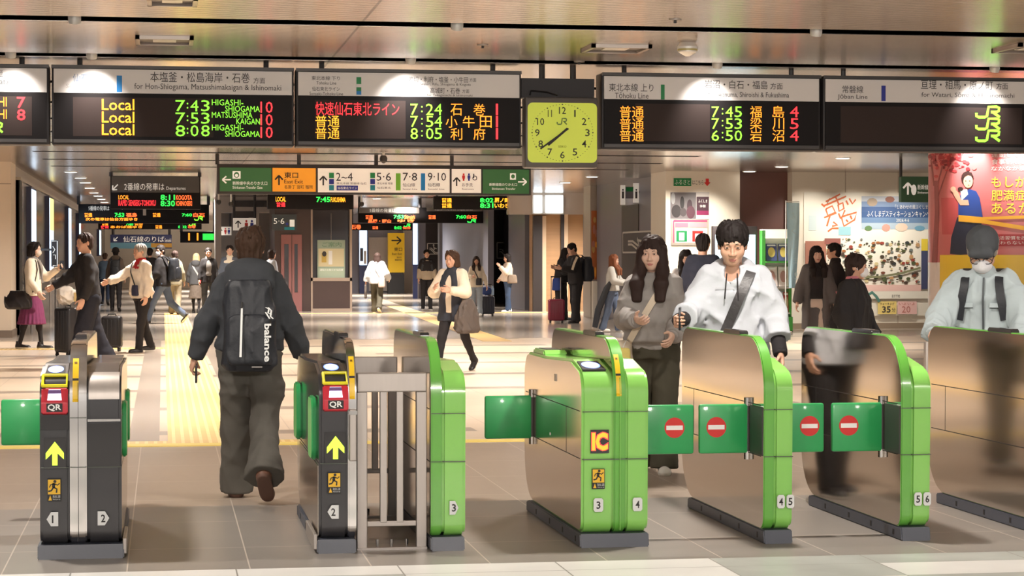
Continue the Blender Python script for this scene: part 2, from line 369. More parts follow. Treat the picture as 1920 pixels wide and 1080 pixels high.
# ---------------------------------------------------------------- signs and boards
SCR = M('led_screen_black', (33, 30, 31), .5, spec=.12); SCR2 = M('led_matrix_brown', (58, 48, 46), .6, spec=.15)
HEADW = M('header_white', (226, 222, 220), .4); INK = M('ink_grey', (66, 62, 62), .6); FRAME = M('board_frame', (66, 64, 66), .5, .2, spec=.25)
LR = M('led_red', (255, 50, 58), .5, emit=1.3); LG = M('led_green', (140, 245, 60), .5, emit=1.0); LO = M('led_orange', (255, 150, 40), .5, emit=1.25); LY = M('led_yellow', (255, 176, 44), .5, emit=1.15)
LGG = M('led_pure_green', (50, 245, 85), .5, emit=1.2); LOR = M('led_deep_orange', (255, 105, 50), .5, emit=1.3)
C_BLUE = M('line_blue', (20, 130, 205), .5); C_GREEN = M('line_green', (25, 135, 75), .5); C_LIME = M('line_lime', (120, 190, 60), .5); C_NAVY = M('line_navy', (40, 50, 150), .5); C_TEAL = M('line_teal', (30, 140, 160), .5)
SGREEN = M('sign_green', (52, 104, 60), .45, emit=.12); SORANGE = M('sign_orange', (240, 160, 42), .45, emit=.2); SWHITE = M('sign_white', (238, 232, 222), .45, emit=.2); SINKW = M('sign_white_ink', (240, 238, 230), .5, emit=.25); SYELL = M('sign_yellow', (222, 182, 30), .45)
RED = M('mark_red', (214, 44, 40), .45); WHITE = M('mark_white', (245, 245, 242), .45); INKB = M('ink_black', (36, 34, 34), .55)
class Sign:                                          # a flat-faced thing hung at depth Y; items are given in the photo's pixels
    def __init__(s, name, label, cat, box, Y, group=None):
        x0, y0, x1, y1 = box; s.Y = Y; xm, ym = (x0+x1)/2, (y0+y1)/2; s.xm, s.ym = xm, ym
        s.o = np.array([s.X(xm), Y, s.Z(y1)]); s.root = empty(name, tuple(s.o), label, cat, group); s.dy = 0.
        s.parts = {}; s.k = 0
    def X(s, px): return P(px, s.ym, s.Y)[0]
    def Z(s, py, px=None): return P(s.xm if px is None else px, py, s.Y)[2]
    def part(s, n):
        if n not in s.parts: s.parts[n] = MB(s.o)
        return s.parts[n]
    def box(s, n, x0, x1, y0, y1, a, b, m, bev=0): s.part(n).box(s.X(x0), s.X(x1), s.Y+a, s.Y+b, s.Z(y1), s.Z(y0), m, bev)
    def up(s, off): s.k += 1; return off+.00012*s.k
    def rect(s, n, x0, x1, y0, y1, off, m):
        off = s.up(off)
        xc = (x0+x1)/2; y = s.Y-off; a, b, c, d = s.X(x0), s.X(x1), s.Z(y1, xc), s.Z(y0, xc); s.part(n).add([(a, y, c), (b, y, c), (b, y, d), (a, y, d)], [(0, 1, 2, 3)], m)
    def t(s, n, st, x0, x1, y0, y1, off, m, bold=0., rot=False):
        off = s.up(off); xc = (x0+x1)/2; s.part(n).text(st, s.X(x0), s.X(x1), s.Y-off, s.Z(y1, xc), s.Z(y0, xc), m, bold, rot=rot)
    def st(s, n, pts, wpx, off, m):
        off = s.up(off)
        s.part(n).stroke([(s.X(a), s.Z(b, a)) for a, b in pts], (s.X(s.xm+wpx)-s.X(s.xm)), s.Y-off, m)
    def ell(s, n, cx, cy, r1, r2, off, m, k=20):
        off = s.up(off)
        c = (s.X(cx), s.Y-off, s.Z(cy, cx)); s.part(n).disc(c, s.X(cx+r1)-c[0], c[2]-s.Z(cy+r2, cx), m, k)
    def rod(s, px, py0, r=.02, m=None, yoff=.06):
        zt = CEIL; x = s.X(px); s.part('hanger_rod#%d' % len(s.parts)).tube([(x, s.Y+yoff, s.Z(py0)), (x, s.Y+yoff, zt)], r, m or FRAME, 8)
    def done(s):
        for n, b in s.parts.items():
            if n == 'body': continue
            b.build(n.split('#')[0], s.root, ang=.5)
        return s.root
def arrow(s, n, cx, cy, sz, ang, off, m, wd=.2):      # a line arrow, ang 90 = up
    a = math.radians(ang); d = np.array([math.cos(a), -math.sin(a)]); q = np.array([-d[1], d[0]]); c = np.array([cx, cy])
    s.st(n, [c-d*sz, c+d*sz*.95], sz*wd*1.6, off, m); s.st(n, [c+d*sz*.1+q*sz*.8, c+d*sz, ], sz*wd*1.6, off, m); s.st(n, [c+d*sz*.1-q*sz*.8, c+d*sz], sz*wd*1.6, off, m)
JRL = [[(0, .42), (.0, .15), (.1, .05), (.36, .05), (.45, .15), (.52, .97), (.86, .97), (.97, .88), (.95, .6), (.85, .5), (.62, .5)], [(.7, .5), (1.0, .03)], [(.62, .5), (.60, .03)]]
def jr(s, n, x0, x1, y0, y1, off, m, wd):
    for L in JRL[:2]: s.st(n, [(x0+(x1-x0)*a, y1-(y1-y0)*b) for a, b in L], wd, off, m)
BY = 20.2
HT, HB, LB = (lambda px: 0), None, None
BG = 'departure boards over the ticket gates'
ZB0 = P(555, 181, BY)[2]; ZTOP = P(555, 135, BY)[2]; ZBOT = P(555, 271, BY)[2]
def board(label, x0, x1, scr):
    s = Sign('departure_board', label, 'departure board', (x0, 135, x1, 271), BY, BG)
    a, b = s.X(x0), s.X(x1)
    s.part('frame').box(a, b, BY, BY+.28, ZBOT-.02, ZTOP+.035, FRAME, .012).box(a+.02, b-.02, BY-.03, BY, ZBOT, ZBOT+.03, CHARC).box(a, b, BY-.035, BY, ZTOP+.005, ZTOP+.035, CHARC)
    s.part('header_panel').box(a+.02, b-.02, BY-.022, BY, ZB0+.01, ZTOP, HEADW)
    s.part('led_screen').box(a+.02, b-.02, BY-.02, BY, ZBOT+.03, ZB0+.008, SCR).box(s.X(scr[0]), s.X(scr[1]), BY-.022, BY-.019, ZBOT+.06, ZB0-.03, SCR2)
    for q in (a+.25, b-.25): s.part('hanger_rod#%d' % len(s.parts)).tube([(q, BY+.14, ZTOP+.03), (q, BY+.14, CEIL)], .025, CHARC, 8)
    return s
HP, LS = 'header_panel', 'led_screen'
s = board('far left departure board cut by the frame, red 7 and 8 track numbers', -120, 92, (-100, 60))
s.t(HP, '面', 0, 6, 133, 145, .024, INK); s.t(HP, 'ata', 0, 17, 150, 159, .024, INK)
s.t(LS, 'HACHI', -40, 13, 182, 200, .024, LO); s.t(LS, 'HACHI', -40, 13, 205, 223, .024, LO); s.t(LS, '7', 32, 48, 182, 203, .024, LR, .01); s.t(LS, '8', 32, 48, 205, 226, .024, LR, .01); jr(s, LS, -30, 5, 230, 249, .024, LG, 4); s.done()
s = board('departure board with three yellow Local rows bound for track 10', 97, 551, (137, 400))
s.t(HP, '仙石線', 137, 181, 139, 154, .024, M('ink_blue_grey', (110, 130, 160), .6)); s.t(HP, 'Senseki Line', 124, 192, 158, 166, .024, M('ink_pale', (190, 186, 186), .6)); s.rect(HP, 219, 229, 142, 173, .024, C_BLUE)
s.t(HP, '本塩釜・松島海岸・石巻', 282, 468, 136, 155, .024, INK); s.t(HP, '方面', 475, 497, 146, 157, .024, INK); s.t(HP, 'for Hon-Shiogama, Matsushimakaigan & Ishinomaki', 252, 527, 158, 172, .024, INK)
for k, (tm, d1, d2) in enumerate((('7:43', 'HIGASHI-', 'SHIOGAMA'), ('7:53', 'MATSUSHIMA', 'KAIGAN'), ('8:08', 'HIGASHI-', 'SHIOGAMA'))):
    y = 186+23.5*k
    s.t(LS, 'Local', 191, 252, y, y+21, .024, LY, .008); s.t(LS, tm[0], 329, 347, y+2, y+23, .024, LG); s.t(LS, ':', 350, 353, y+7, y+18, .024, LG, .01); s.t(LS, tm[2], 357, 372, y+2, y+23, .024, LG); s.t(LS, tm[3], 377, 393, y+2, y+23, .024, LG)
    s.t(LS, d1, 397, 456 if k != 1 else 473, y+1, y+12, .024, LG); s.t(LS, d2, 422 if k != 1 else 443, 487, y+13, y+24, .024, LG); s.t(LS, '10', 488, 511, y+5, y+26, .024, LR)
s.done()
s = board('departure board beside the clock, long red rapid train row', 555, 977, (590, 760))
for st, a, b, c, d in (('東北本線 下り', 584, 637, 143, 151), ('Tohoku Line', 593, 630, 153, 159), ('仙石東北ライン', 585, 637, 163, 171), ('Senseki-Tohoku Line', 580, 643, 173, 179), ('岩切・利府・塩釜・小牛田', 766, 877, 144, 155), ('方面', 880, 892, 147, 154), ('for Iwakiri, Rifu, Shiogama & Kogota', 776, 882, 156, 162), ('高城町・石巻', 806, 862, 165, 176), ('方面', 866, 879, 168, 175), ('for Takagimachi & Ishinomaki', 800, 885, 177, 182)): s.t(HP, st, a, b, c, d, .024, INK)
s.rect(HP, 668, 677, 145, 158, .024, C_GREEN); s.rect(HP, 668, 677, 164, 171, .024, C_GREEN); s.rect(HP, 668, 677, 171, 178, .024, C_BLUE)
s.t(LS, '快速仙石東北ライン', 591, 748, 192, 217, .024, LR)
for y in (216.5, 239): s.t(LS, '普通', 591, 636, y, y+22, .024, LY)
for k, (tm, dd) in enumerate((('7:24', '石巻'), ('7:54', '小牛田'), ('8:05', '利府'))):
    y = 195+22.7*k
    for ch_, a in zip(tm, (769, 789, 798, 814)): s.t(LS, ch_, a, a+(3 if ch_ == ':' else 14), y+(4 if ch_ == ':' else 0), y+(16 if ch_ == ':' else 21), .024, LG)
    for ch_, a in zip(dd, (844, 887) if len(dd) == 2 else (835, 867, 899)): s.t(LS, ch_, a, a+22, y, y+22, .024, LO)
    s.t(LS, '1', 929, 933, y, y+21, .024, LR)
s.done()
s = board('departure board with times 7:45, 7:53 and 6:50 for tracks 4 and 5', 1128, 1538, (1190, 1330))
for st, a, b, c, d in (('東北本線 上り', 1141, 1224, 157, 172), ('Tōhoku Line', 1152, 1215, 174, 185), ('岩沼・白石・福島', 1320, 1438, 151, 167), ('方面', 1443, 1466, 156, 168), ('for Iwanuma, Shiroishi & Fukushima', 1327, 1478, 173, 184)): s.t(HP, st, a, b, c, d, .024, INK)
s.rect(HP, 1238, 1245, 159, 187, .024, C_GREEN)
for k, (tm, dd, n) in enumerate((('7:45', '福島', '4'), ('7:53', '梁川', '5'), ('6:50', '岩沼', '4'))):
    y = 199+22.3*k; s.t(LS, '普通', 1161, 1206, y, y+22, .024, LO)
    for ch_, a in zip(tm, (1333, 1352, 1359, 1376)): s.t(LS, ch_, a, a+(3 if ch_ == ':' else 14), y+(4 if ch_ == ':' else 1), y+(16 if ch_ == ':' else 21), .024, LG)
    for ch_, a in zip(dd, (1405, 1447)): s.t(LS, ch_, a, a+22, y, y+22, .024, LO)
    s.t(LS, n, 1480, 1496, y+1, y+21, .024, LR)
s.done()
s = board('far right departure board showing three green railway logos', 1543, 1985, (1575, 1915))
for st, a, b, c, d in (('常磐線', 1578, 1617, 161, 175), ('Jōban Line', 1569, 1625, 177, 188), ('亘理・相馬・原ノ町', 1725, 1860, 151, 168), ('方面', 1866, 1888, 156, 168), ('for Watari, Sōma & Haranomachi', 1726, 1900, 174, 184)): s.t(HP, st, a, b, c, d, .024, INK)
s.rect(HP, 1651, 1659, 161, 190, .024, C_NAVY)
for k in range(3): jr(s, LS, 1829, 1873, 200+22.3*k, 221+22.3*k, .024, LG, 5)
s.done()
# ---- clock
CF = M('clock_face_lime', (198, 212, 56), .35, emit=.24); CFR = M('clock_frame_grey', (104, 100, 98), .4, .3)
s = Sign('station_clock', 'square clock with a lime green dial between the departure boards', 'clock', (985, 181, 1121, 315), BY-.1)
s.box('case', 985, 1121, 182, 315, 0, .2, CFR, .02); s.part('case').box(s.X(984), s.X(1122), BY+.1, BY+.22, ZB0+.02, ZTOP-.02, FRAME)
s.part('dial').poly([(a, s.Y-.012, b_) for a, b_ in rpoly([(s.X(989), s.Z(305), .05), (s.X(1119), s.Z(305), .05), (s.X(1119), s.Z(193), .05), (s.X(989), s.Z(193), .05)])], CF)
RX, RZ = 47, 43
for h in range(1, 13):
    a = math.radians(30*h); cx, cy = 1054+RX*math.sin(a), 249-RZ*math.cos(a)*.97; w_ = {1: 1.6, 10: 12, 11: 6.5, 12: 12}.get(h, 7.5)
    s.t('dial', str(h), cx-w_/2-.5, cx+w_/2+.5, cy-6.5, cy+6.5, .014, INKB, .004)
for k in range(60):
    a = math.radians(6*k); r_ = 1.35 if k % 5 == 0 else .7; s.ell('dial', 1054+(57)*math.sin(a), 249-53*math.cos(a), r_, r_, .014, INKB, 8)
jr(s, 'dial', 1044, 1062, 222, 234, .014, M('logo_dim_green', (110, 140, 70), .5), 2.2); s.t('dial', 'SEIKO', 1046, 1061, 273, 277, .014, M('logo_olive', (120, 130, 40), .5))
for nm, ln, tl, ang, wd, o_ in (('hour_hand', 36, 12, 229.5, 4.2, .022), ('minute_hand', 52, 13, 234, 3.0, .03)):
    a = math.radians(ang); s.st(nm, [(1054-tl*math.sin(a), 249+tl*math.cos(a)), (1054+ln*math.sin(a), 249-ln*math.cos(a))], wd, o_, INKB)
for q in (1025, 1084): s.part('hanger_rod#%d' % len(s.parts)).tube([(s.X(q), BY+.16, s.Z(184)), (s.X(q), BY+.16, CEIL)], .03, CHARC, 8)
s.part('cable').tube([(s.X(1000), BY+.08, s.Z(176)), (s.X(1001), BY+.06, s.Z(168)), (s.X(1030), BY+.06, s.Z(170)), (s.X(1052), BY+.1, s.Z(176))], .008, DARK, 6); s.done()
# ---- spot fixtures in the ceiling slots, lighting the white headers
FIX = M('fixture_white', (236, 232, 226), .35, .4); LAMPG = M('lamp_glow', (255, 240, 215), .4, emit=6.)
def spotlight(px, Y, lit=None, where=''):
    x = P(px, 115, Y)[0]; r = empty('spotlight', (x, Y, CEIL), 'small ceiling slot spotlight '+where, 'spotlight', 'small spotlights in the ceiling slots')
    b = MB((x, Y, CEIL)); b.tube([(x, Y, CEIL+.16), (x, Y, CEIL-.005), (x, Y+.01, CEIL-.03)], [.05, .05, .045], FIX, 14); b.build('housing', r)
    b = MB((x, Y, CEIL)); b.tube([(x, Y, CEIL-.028), (x, Y+.001, CEIL-.034)], .036, LAMPG, 14); b.build('lens', r)
    if lit: spot(x, Y+.02, CEIL-.045, lit, 80, (x, BY-.02, CEIL-.42), .03, (1, .93, .86), 1.)
for px, lit, wh in ((20, 38, 'lighting the board cut off at far left'), (172, 48, 'lighting the board with three Local rows'), (770, 52, 'lighting the board beside the clock'), (1345, 40, 'lighting the board with times for tracks 4 and 5'), (1865, 40, 'lighting the far right board')): spotlight(px, 19.86-.05, lit, wh)
for px, wh in ((140, 'in the nearer slot at upper left'), (857, 'in the nearer slot left of the clock'), (1530, 'in the nearer slot at upper right')): spotlight(px, 16.82, None, wh)
# ---- hung direction sign
def chars(s, n, st, x0, x1, y0, y1, m, off=.012, b=0.): s.t(n, st, x0, x1, y0, y1, off, m, b)
s = Sign('direction_sign', 'long hanging sign with green, orange and white panels for tracks and exits', 'sign', (407, 309, 996, 365), 38.8)
s.box('frame', 407, 996, 309, 365, .01, .22, FRAME, .01)
s.box('green_panel', 412, 509, 316, 360, -.006, .02, SGREEN); s.box('orange_panel', 511, 592, 316, 360, -.006, .02, SORANGE); s.box('white_panel', 596, 843, 316, 361, -.006, .02, SWHITE); s.box('white_panel#2', 847, 902, 316, 361, -.006, .02, SWHITE); s.box('green_panel#2', 905, 992, 316, 362, -.006, .02, SGREEN)
n = 'green_panel'; arrow(s, n, 425, 337, 8, 180, .012, SINKW); s.rect(n, 436, 451, 321, 335, .012, SINKW); s.ell(n, 443.5, 328, 5, 5.5, .014, SGREEN); s.ell(n, 443.5, 329, 3, 3, .016, SINKW); chars(s, n, '新幹線中央のりかえ口', 436, 501, 340, 347, SINKW); chars(s, n, 'Shinkansen Transfer Gate', 436, 492, 349, 354, SINKW)
n = 'orange_panel'; arrow(s, n, 523, 338, 9, 90, .012, INKB); chars(s, n, '東口', 533, 559, 323, 334, INKB, b=.01); chars(s, n, 'East Exit', 533, 568, 337, 344, INKB); chars(s, n, '名掛丁 宮町 榴岡', 533, 586, 347, 354, INKB)
n = 'white_panel'; arrow(s, n, 606, 339, 8.5, 90, .012, INKB)
for y, c in ((324, C_GREEN), (335.5, C_NAVY), (347, C_TEAL)): s.rect(n, 617, 626, y, y+10, .012, c); s.rect(n, 694, 703, y, y+10, .012, c)
for st, a, b_ in (('2~4', 630, 661), ('5·6', 706, 733), ('7·8', 755, 782), ('9·10', 802, 836)): chars(s, n, st, a, b_, 324, 339, INKB)
s.rect(n, 742, 751, 325, 357, .012, C_LIME); s.rect(n, 789, 797, 325, 357, .012, C_BLUE); s.rect(n, 631, 671, 348, 357, .012, C_NAVY); chars(s, n, '東北本線 常磐線 仙石', 631, 687, 342, 346, INK); chars(s, n, '仙石東北ライン', 633, 669, 350, 355, SINKW, .014)
chars(s, n, '東北本線 常磐', 707, 736, 342, 346, INK); chars(s, n, '仙石東北', 707, 733, 350, 354, INK); chars(s, n, '仙山線', 755, 778, 343, 350, INK); chars(s, n, 'Senzan Line', 755, 782, 353, 356, INK); chars(s, n, '仙石線', 802, 825, 343, 350, INK); chars(s, n, 'Senseki Line', 802, 833, 353, 356, INK)
n = 'white_panel#2'; arrow(s, n, 856, 341, 8, 90, .012, INKB)
for cx, m_ in ((869, RED), (879, C_NAVY)): s.ell(n, cx, 327, 1.8, 2, .012, m_, 10); s.rect(n, cx-2.6, cx+2.6, 329, 335, .012, m_); s.rect(n, cx-1.6, cx+1.6, 335, 339, .012, m_)
s.ell(n, 890, 334, 4.5, 4.5, .012, INK); s.ell(n, 890, 334, 3, 3, .014, SWHITE); s.rect(n, 887, 889, 326, 334, .015, INK); chars(s, n, 'お手洗', 866, 886, 343, 350, INK); chars(s, n, 'Restrooms', 866, 888, 353, 356, INK)
n = 'green_panel#2'; arrow(s, n, 979, 341, 8, 0, .012, SINKW); s.rect(n, 956, 967, 325, 337, .012, SINKW); s.ell(n, 961.5, 331, 3.6, 4, .014, SGREEN); chars(s, n, '新幹線南のりかえ口', 917, 969, 343, 349, SINKW); chars(s, n, 'Shinkansen Transfer', 922, 966, 352, 356, SINKW)
for q in (407.5, 561, 706, 848): s.rod(q, 310, .035)
s.done()
# ---- departure signs further in
def dep(label, box, Y, group='hanging departure signs along the hall'): 
    s = Sign('departure_sign', label, 'departure sign', box, Y, group); s.box('housing', *[box[0], box[2], box[1], box[3]], 0, .25, SCR, .01); return s
s = dep('hanging departure sign with arrow above the grey-haired man', (207, 330, 376, 392), 47.2)
s.box('title_panel', 209, 374, 331, 361, -.01, .02, M('sign_dark_grey', (84, 80, 78), .4)); n = 'title_panel'
arrow(s, n, 216, 351, 7, 225, .014, SINKW); chars(s, n, '2番線の発車は', 233, 308, 343, 357, SINKW, .014); chars(s, n, 'Departures', 312, 348, 350, 358, SINKW, .014); n = 'housing'
chars(s, n, 'LOCAL', 222, 242, 366, 374, LO, b=.02); chars(s, n, 'RAPID SENSEKI-TOHOKU', 222, 292, 375, 386, LR, b=.02); chars(s, n, '8:11', 301, 328, 365, 375, LGG, b=.02); chars(s, n, '8:30', 301, 328, 376, 387, LGG, b=.02); chars(s, n, 'KOGOTA', 330, 360, 366, 375, LOR, b=.02); chars(s, n, 'ICHINOSEKI', 330, 360, 377, 386, LOR, b=.02)
s.rod(208, 331, .04); s.rod(374.5, 331, .04); s.done()
s = dep('wide twin departure sign above the hall, left of the lift', (147, 383, 392, 419), 66)
chars(s, 'housing', '5番線の発車は', 166, 205, 386, 395, SINKW); chars(s, 'housing', 'Departures', 222, 248, 389, 393, SINKW); chars(s, 'housing', '6番線の発車は Departures', 294, 373, 389, 393, SINKW)
for st, a, b_, c, d, m_ in (('普通', 158, 173, 399, 407, LO), ('7:53', 215, 233, 399, 407, LGG), ('福島', 236, 257, 399, 407, LOR), ('次の電車は仙台方面ゆき', 160, 258, 408, 414, LO), ('普通', 286, 301, 399, 407, LO), ('7:60', 341, 360, 400, 406, LGG), ('白石', 362, 384, 399, 407, LOR)): chars(s, 'housing', st, a, b_, c, d, m_, b=.03)
jr(s, 'housing', 365, 380, 406, 413, .012, LG, 2); s.rect('housing', 268, 274, 391, 404, .012, STEEL); s.rod(147.5, 384, .05); s.rod(391, 384, .05); s.done()
s = dep('lower twin departure sign behind the wide twin sign', (184, 417, 378, 430), 82)
for st, a, b_, c, d, m_ in (('普通', 191, 203, 417, 423, LO), ('7:40', 236, 250, 418, 423, LGG), ('仙台', 252, 268, 417, 423, LO), ('快速', 189, 204, 423, 429, LR), ('あおば通ゆき', 207, 267, 423, 428, LO), ('普通', 291, 304, 422, 429, LO), ('8:02', 334, 350, 423, 428, LGG), ('石巻', 352, 367, 422, 428, LOR)): chars(s, 'housing', st, a, b_, c, d, m_, b=.03)
jr(s, 'housing', 355, 367, 417, 423, .012, LG, 1.6); s.rod(186, 418, .05); s.rod(376, 418, .05); s.done()
s = dep('small hanging sign with a green lit panel above the hall', (338, 434, 404, 455), 74)
for q in (355, 371): s.rect('housing', q-2, q+1, 437, 451, .012, LO)
s.rect('housing', 380, 401, 438, 450, .011, M('led_green_field', (40, 180, 60), .5, emit=1.4)); chars(s, 'housing', '8:05', 382, 399, 440, 448, LGG); s.rod(340, 435, .05); s.rod(402, 435, .05); s.done()
s = dep('departure sign fixed above the lift doors, time 7:45', (502, 365, 663, 392), EY-.6, None)
for st, a, b_, c, d, m_ in (('LOCAL', 517, 536, 369, 378, LY), ('普通', 518, 535, 379, 388, LR), ('7:45', 593, 619, 369, 379, LGG), ('FUKUSHIMA', 620, 648, 370, 379, LY)): chars(s, 'housing', st, a, b_, c, d, m_, b=.02)
s.part('bracket').box(s.X(520), s.X(526), s.Y+.25, EY, s.Z(380), s.Z(376), FRAME).box(s.X(640), s.X(646), s.Y+.25, EY+.6, s.Z(380), s.Z(376), FRAME); s.done()
s = dep('departure sign with 8:02 and 8:31 rows, right of the long direction sign rods', (814, 368, 967, 393), 60.8)
for st, a, b_, c, d, m_ in (('普通', 828, 847, 371, 380, LY), ('普通', 828, 847, 381, 390, LY), ('8:02', 900, 925, 371, 380, LGG), ('8:31', 900, 925, 381, 390, LGG), ('原ノ町', 927, 955, 371, 380, LY), ('いわき', 927, 955, 381, 390, LY)): chars(s, 'housing', st, a, b_, c, d, m_, b=.03)
s.rod(820, 369, .04); s.rod(960, 369, .04); s.done()
s = dep('twin departure sign hanging in front of the yellow exit sign', (672, 389, 906, 418), 67)
s.box('title_panel', 673, 786, 389, 400, -.01, .02, M('sign_mid_grey', (112, 106, 102), .4)); chars(s, 'title_panel', '5番線の発車は', 693, 742, 391, 398, SINKW, .014); s.box('title_panel#2', 800, 905, 389, 396, -.01, .02, M('sign_mid_grey', (112, 106, 102), .4)); chars(s, 'title_panel#2', '6番線の発車は Departures', 815, 886, 391, 395, SINKW, .014)
for st, a, b_, c, d, m_ in (('普通', 685, 699, 403, 411, LOR), ('7:53', 738, 757, 403, 410, LGG), ('Shiroishi', 758, 778, 403, 411, LOR), ('黒磯・郡山', 690, 733, 411, 418, LOR), ('ゆき', 745, 777, 411, 417, LOR), ('普通', 803, 817, 403, 411, LOR), ('7:60', 855, 874, 403, 410, LGG), ('白石', 875, 894, 403, 410, LOR)): chars(s, 'housing', st, a, b_, c, d, m_, b=.03)
jr(s, 'housing', 877, 892, 411, 417, .012, LGG, 2); s.rod(674, 390, .04); s.rod(788, 390, .05); s.rod(904, 390, .04); s.done()
s = dep('dim departure sign beneath the twin sign by the yellow exit sign', (656, 419, 775, 432), 82)
for st, a, b_, c, d, m_ in (('石巻', 658, 677, 421, 430, LOR), ('普通', 698, 709, 424, 430, LOR), ('8:02', 739, 753, 424, 430, LGG), ('仙台', 755, 770, 424, 430, LOR)): chars(s, 'housing', st, a, b_, c, d, m_, b=.03)
jr(s, 'housing', 758, 769, 420, 425, .012, LGG, 1.6); s.rod(660, 420, .05); s.rod(772, 420, .05); s.done()
s = Sign('platform_sign', 'blue platform sign with white arrow and lettering far down the hall', 'sign', (207, 440, 345, 466), 90)
s.box('panel', 207, 322, 440, 466, 0, .15, M('sign_navy', (52, 60, 104), .45)); s.rect('panel', 207, 290, 455, 466, .01, M('sign_sky', (110, 165, 190), .45)); s.rect('panel', 283, 322, 456, 464, .012, M('sign_ochre', (196, 152, 64), .45)); arrow(s, 'panel', 217, 448, 5, 225, .014, SINKW); chars(s, 'panel', '仙石線のりば', 231, 308, 443, 454, SINKW, .014); chars(s, 'panel', 'Senseki', 309, 321, 447, 454, SINKW, .014)
s.rod(212, 441, .06); s.rod(318, 441, .06); s.done()
def wcsign(box, Y, lab):
    s = Sign('restroom_sign', lab, 'sign', box, Y); s.box('panel', box[0], box[2], box[1], box[3], 0, .1, SWHITE); x0, y0, x1, y1 = box; w_ = x1-x0; h = y1-y0
    arrow(s, 'panel', x0+w_*.22, (y0+y1)/2, h*.28, 90, .008, INKB)
    for k, m_ in ((.58, RED), (.82, C_NAVY)): s.ell('panel', x0+w_*k, y0+h*.25, h*.09, h*.1, .008, m_, 10); s.rect('panel', x0+w_*k-h*.13, x0+w_*k+h*.13, y0+h*.38, y0+h*.68, .008, m_); s.rect('panel', x0+w_*k-h*.07, x0+w_*k+h*.07, y0+h*.68, y0+h*.88, .008, m_)
    s.rod(x0+2, y0+1, .04); s.rod(x1-2, y0+1, .04); s.done()
wcsign((437, 409, 480, 432), 64, 'larger white restroom sign with arrow behind the backpacker')
wcsign((407, 425, 434, 441), 69, 'smaller white restroom sign with arrow left of the larger one')
s = Sign('track_sign', 'dark track sign reading 5 6 above the pink lift doors', 'sign', (510, 402, 556, 432), EY-.02); s.box('panel', 510, 556, 402, 432, -.04, 0, M('sign_slate', (66, 72, 76), .4)); chars(s, 'panel', '5·6', 513, 533, 409, 420, SINKW, .045); s.rect('panel', 543, 552, 412, 425, .045, SINKW); s.ell('panel', 538, 420, 2.5, 2.5, .045, C_NAVY); s.rect('panel', 533, 552, 426, 431, .045, C_TEAL); s.done()
s = Sign('exit_sign', 'tall yellow exit sign with a black arrow pointing right', 'sign', (728, 437, 759, 510), 90.5); s.box('panel', 728, 758.5, 437, 511, 0, .3, SYELL); s.part('base').box(s.X(728), s.X(758), s.Y, s.Y+.5, 0, s.Z(515), INKB); s.part('base').box(s.X(730), s.X(756), s.Y+.05, s.Y+.25, s.Z(515), s.Z(509), FRAME)
arrow(s, 'panel', 743, 451, 9, 0, .012, INKB, .16); chars(s, 'panel', '東口', 739, 754, 464, 471, INKB); chars(s, 'panel', 'East Exit', 735, 754, 474, 478, INKB); chars(s, 'panel', '宮町', 744, 753, 481, 484, INKB); chars(s, 'panel', '榴岡 ', 740, 753, 486, 489, INKB); s.done()
# ---- lit advertising screens
LIT = M('lit_screen', (196, 224, 250), .3, emit=2.2); LITY = M('lit_screen_yellow', (230, 220, 120), .3, emit=1.6); NAVYE = M('screen_edge_navy', (44, 50, 84), .35)
def litscreen(px0, px1, py0, py1, Y, lab):
    s = Sign('advert_screen', lab, 'screen', (px0, py0, px1, py1), Y); s.box('case', px0-1, px1+1.5, py0-2, py1+2, .01, .16, NAVYE); s.box('screen', px0, px1, py0, py1, -.005, .02, LIT); s.part('case').box(s.X(px0), s.X(px1), Y+.02, Y+.14, 0, s.Z(py1), NAVYE); return s
s = litscreen(674, 688, 431, 497, 91.2, 'pale lit advertising screen left of the yellow exit sign'); s.rect('screen', 675, 681, 465, 490, .01, INK); s.rect('screen', 682, 687, 470, 495, .01, LGREYW); s.done()
litscreen(774.5, 783, 419, 496, 79.5, 'narrow blue lit advertising screen right of the yellow exit sign').done()
def sidead(px0, px1, py0, py1, lab, m2, mtop=None):
    X = -2.8; p0 = PX(px0, py0, X); p1 = PX(px1, py0, X); za, zb = PX((px0+px1)/2, py1, X)[2], PX((px0+px1)/2, py0, X)[2]; za = max(za, .35)
    r = empty('wall_advert', (X, p0[1], za), lab, 'advert', 'lit adverts on the dark side wall'); b = MB((X, p0[1], za)); b.box(X, X+.1, p0[1], p1[1], za, zb, NAVYE); b.build('case', r)
    b = MB((X, p0[1], za)); b.box(X+.1, X+.108, p0[1]+.06, p1[1]-.06, za+.05, zb-.05, m2)
    if mtop: b.box(X+.108, X+.112, p0[1]+.06, p1[1]-.06, zb-(zb-za)*.45, zb-.05, mtop)
    b.build('screen', r)
sidead(49.5, 58.5, 352, 500, 'widest pale lit advert on the dark side wall', LIT); sidead(84.5, 92.5, 369, 510, 'lit advert with a yellow top on the side wall', LIT, LITY); sidead(122, 127, 388, 505, 'thin white lit advert on the side wall, third along', LIT); sidead(142.5, 145.5, 400, 500, 'far thin lit advert on the side wall by the black-clad man', LIT); sidead(182, 185, 430, 480, 'most distant thin lit advert on the side wall', LIT)
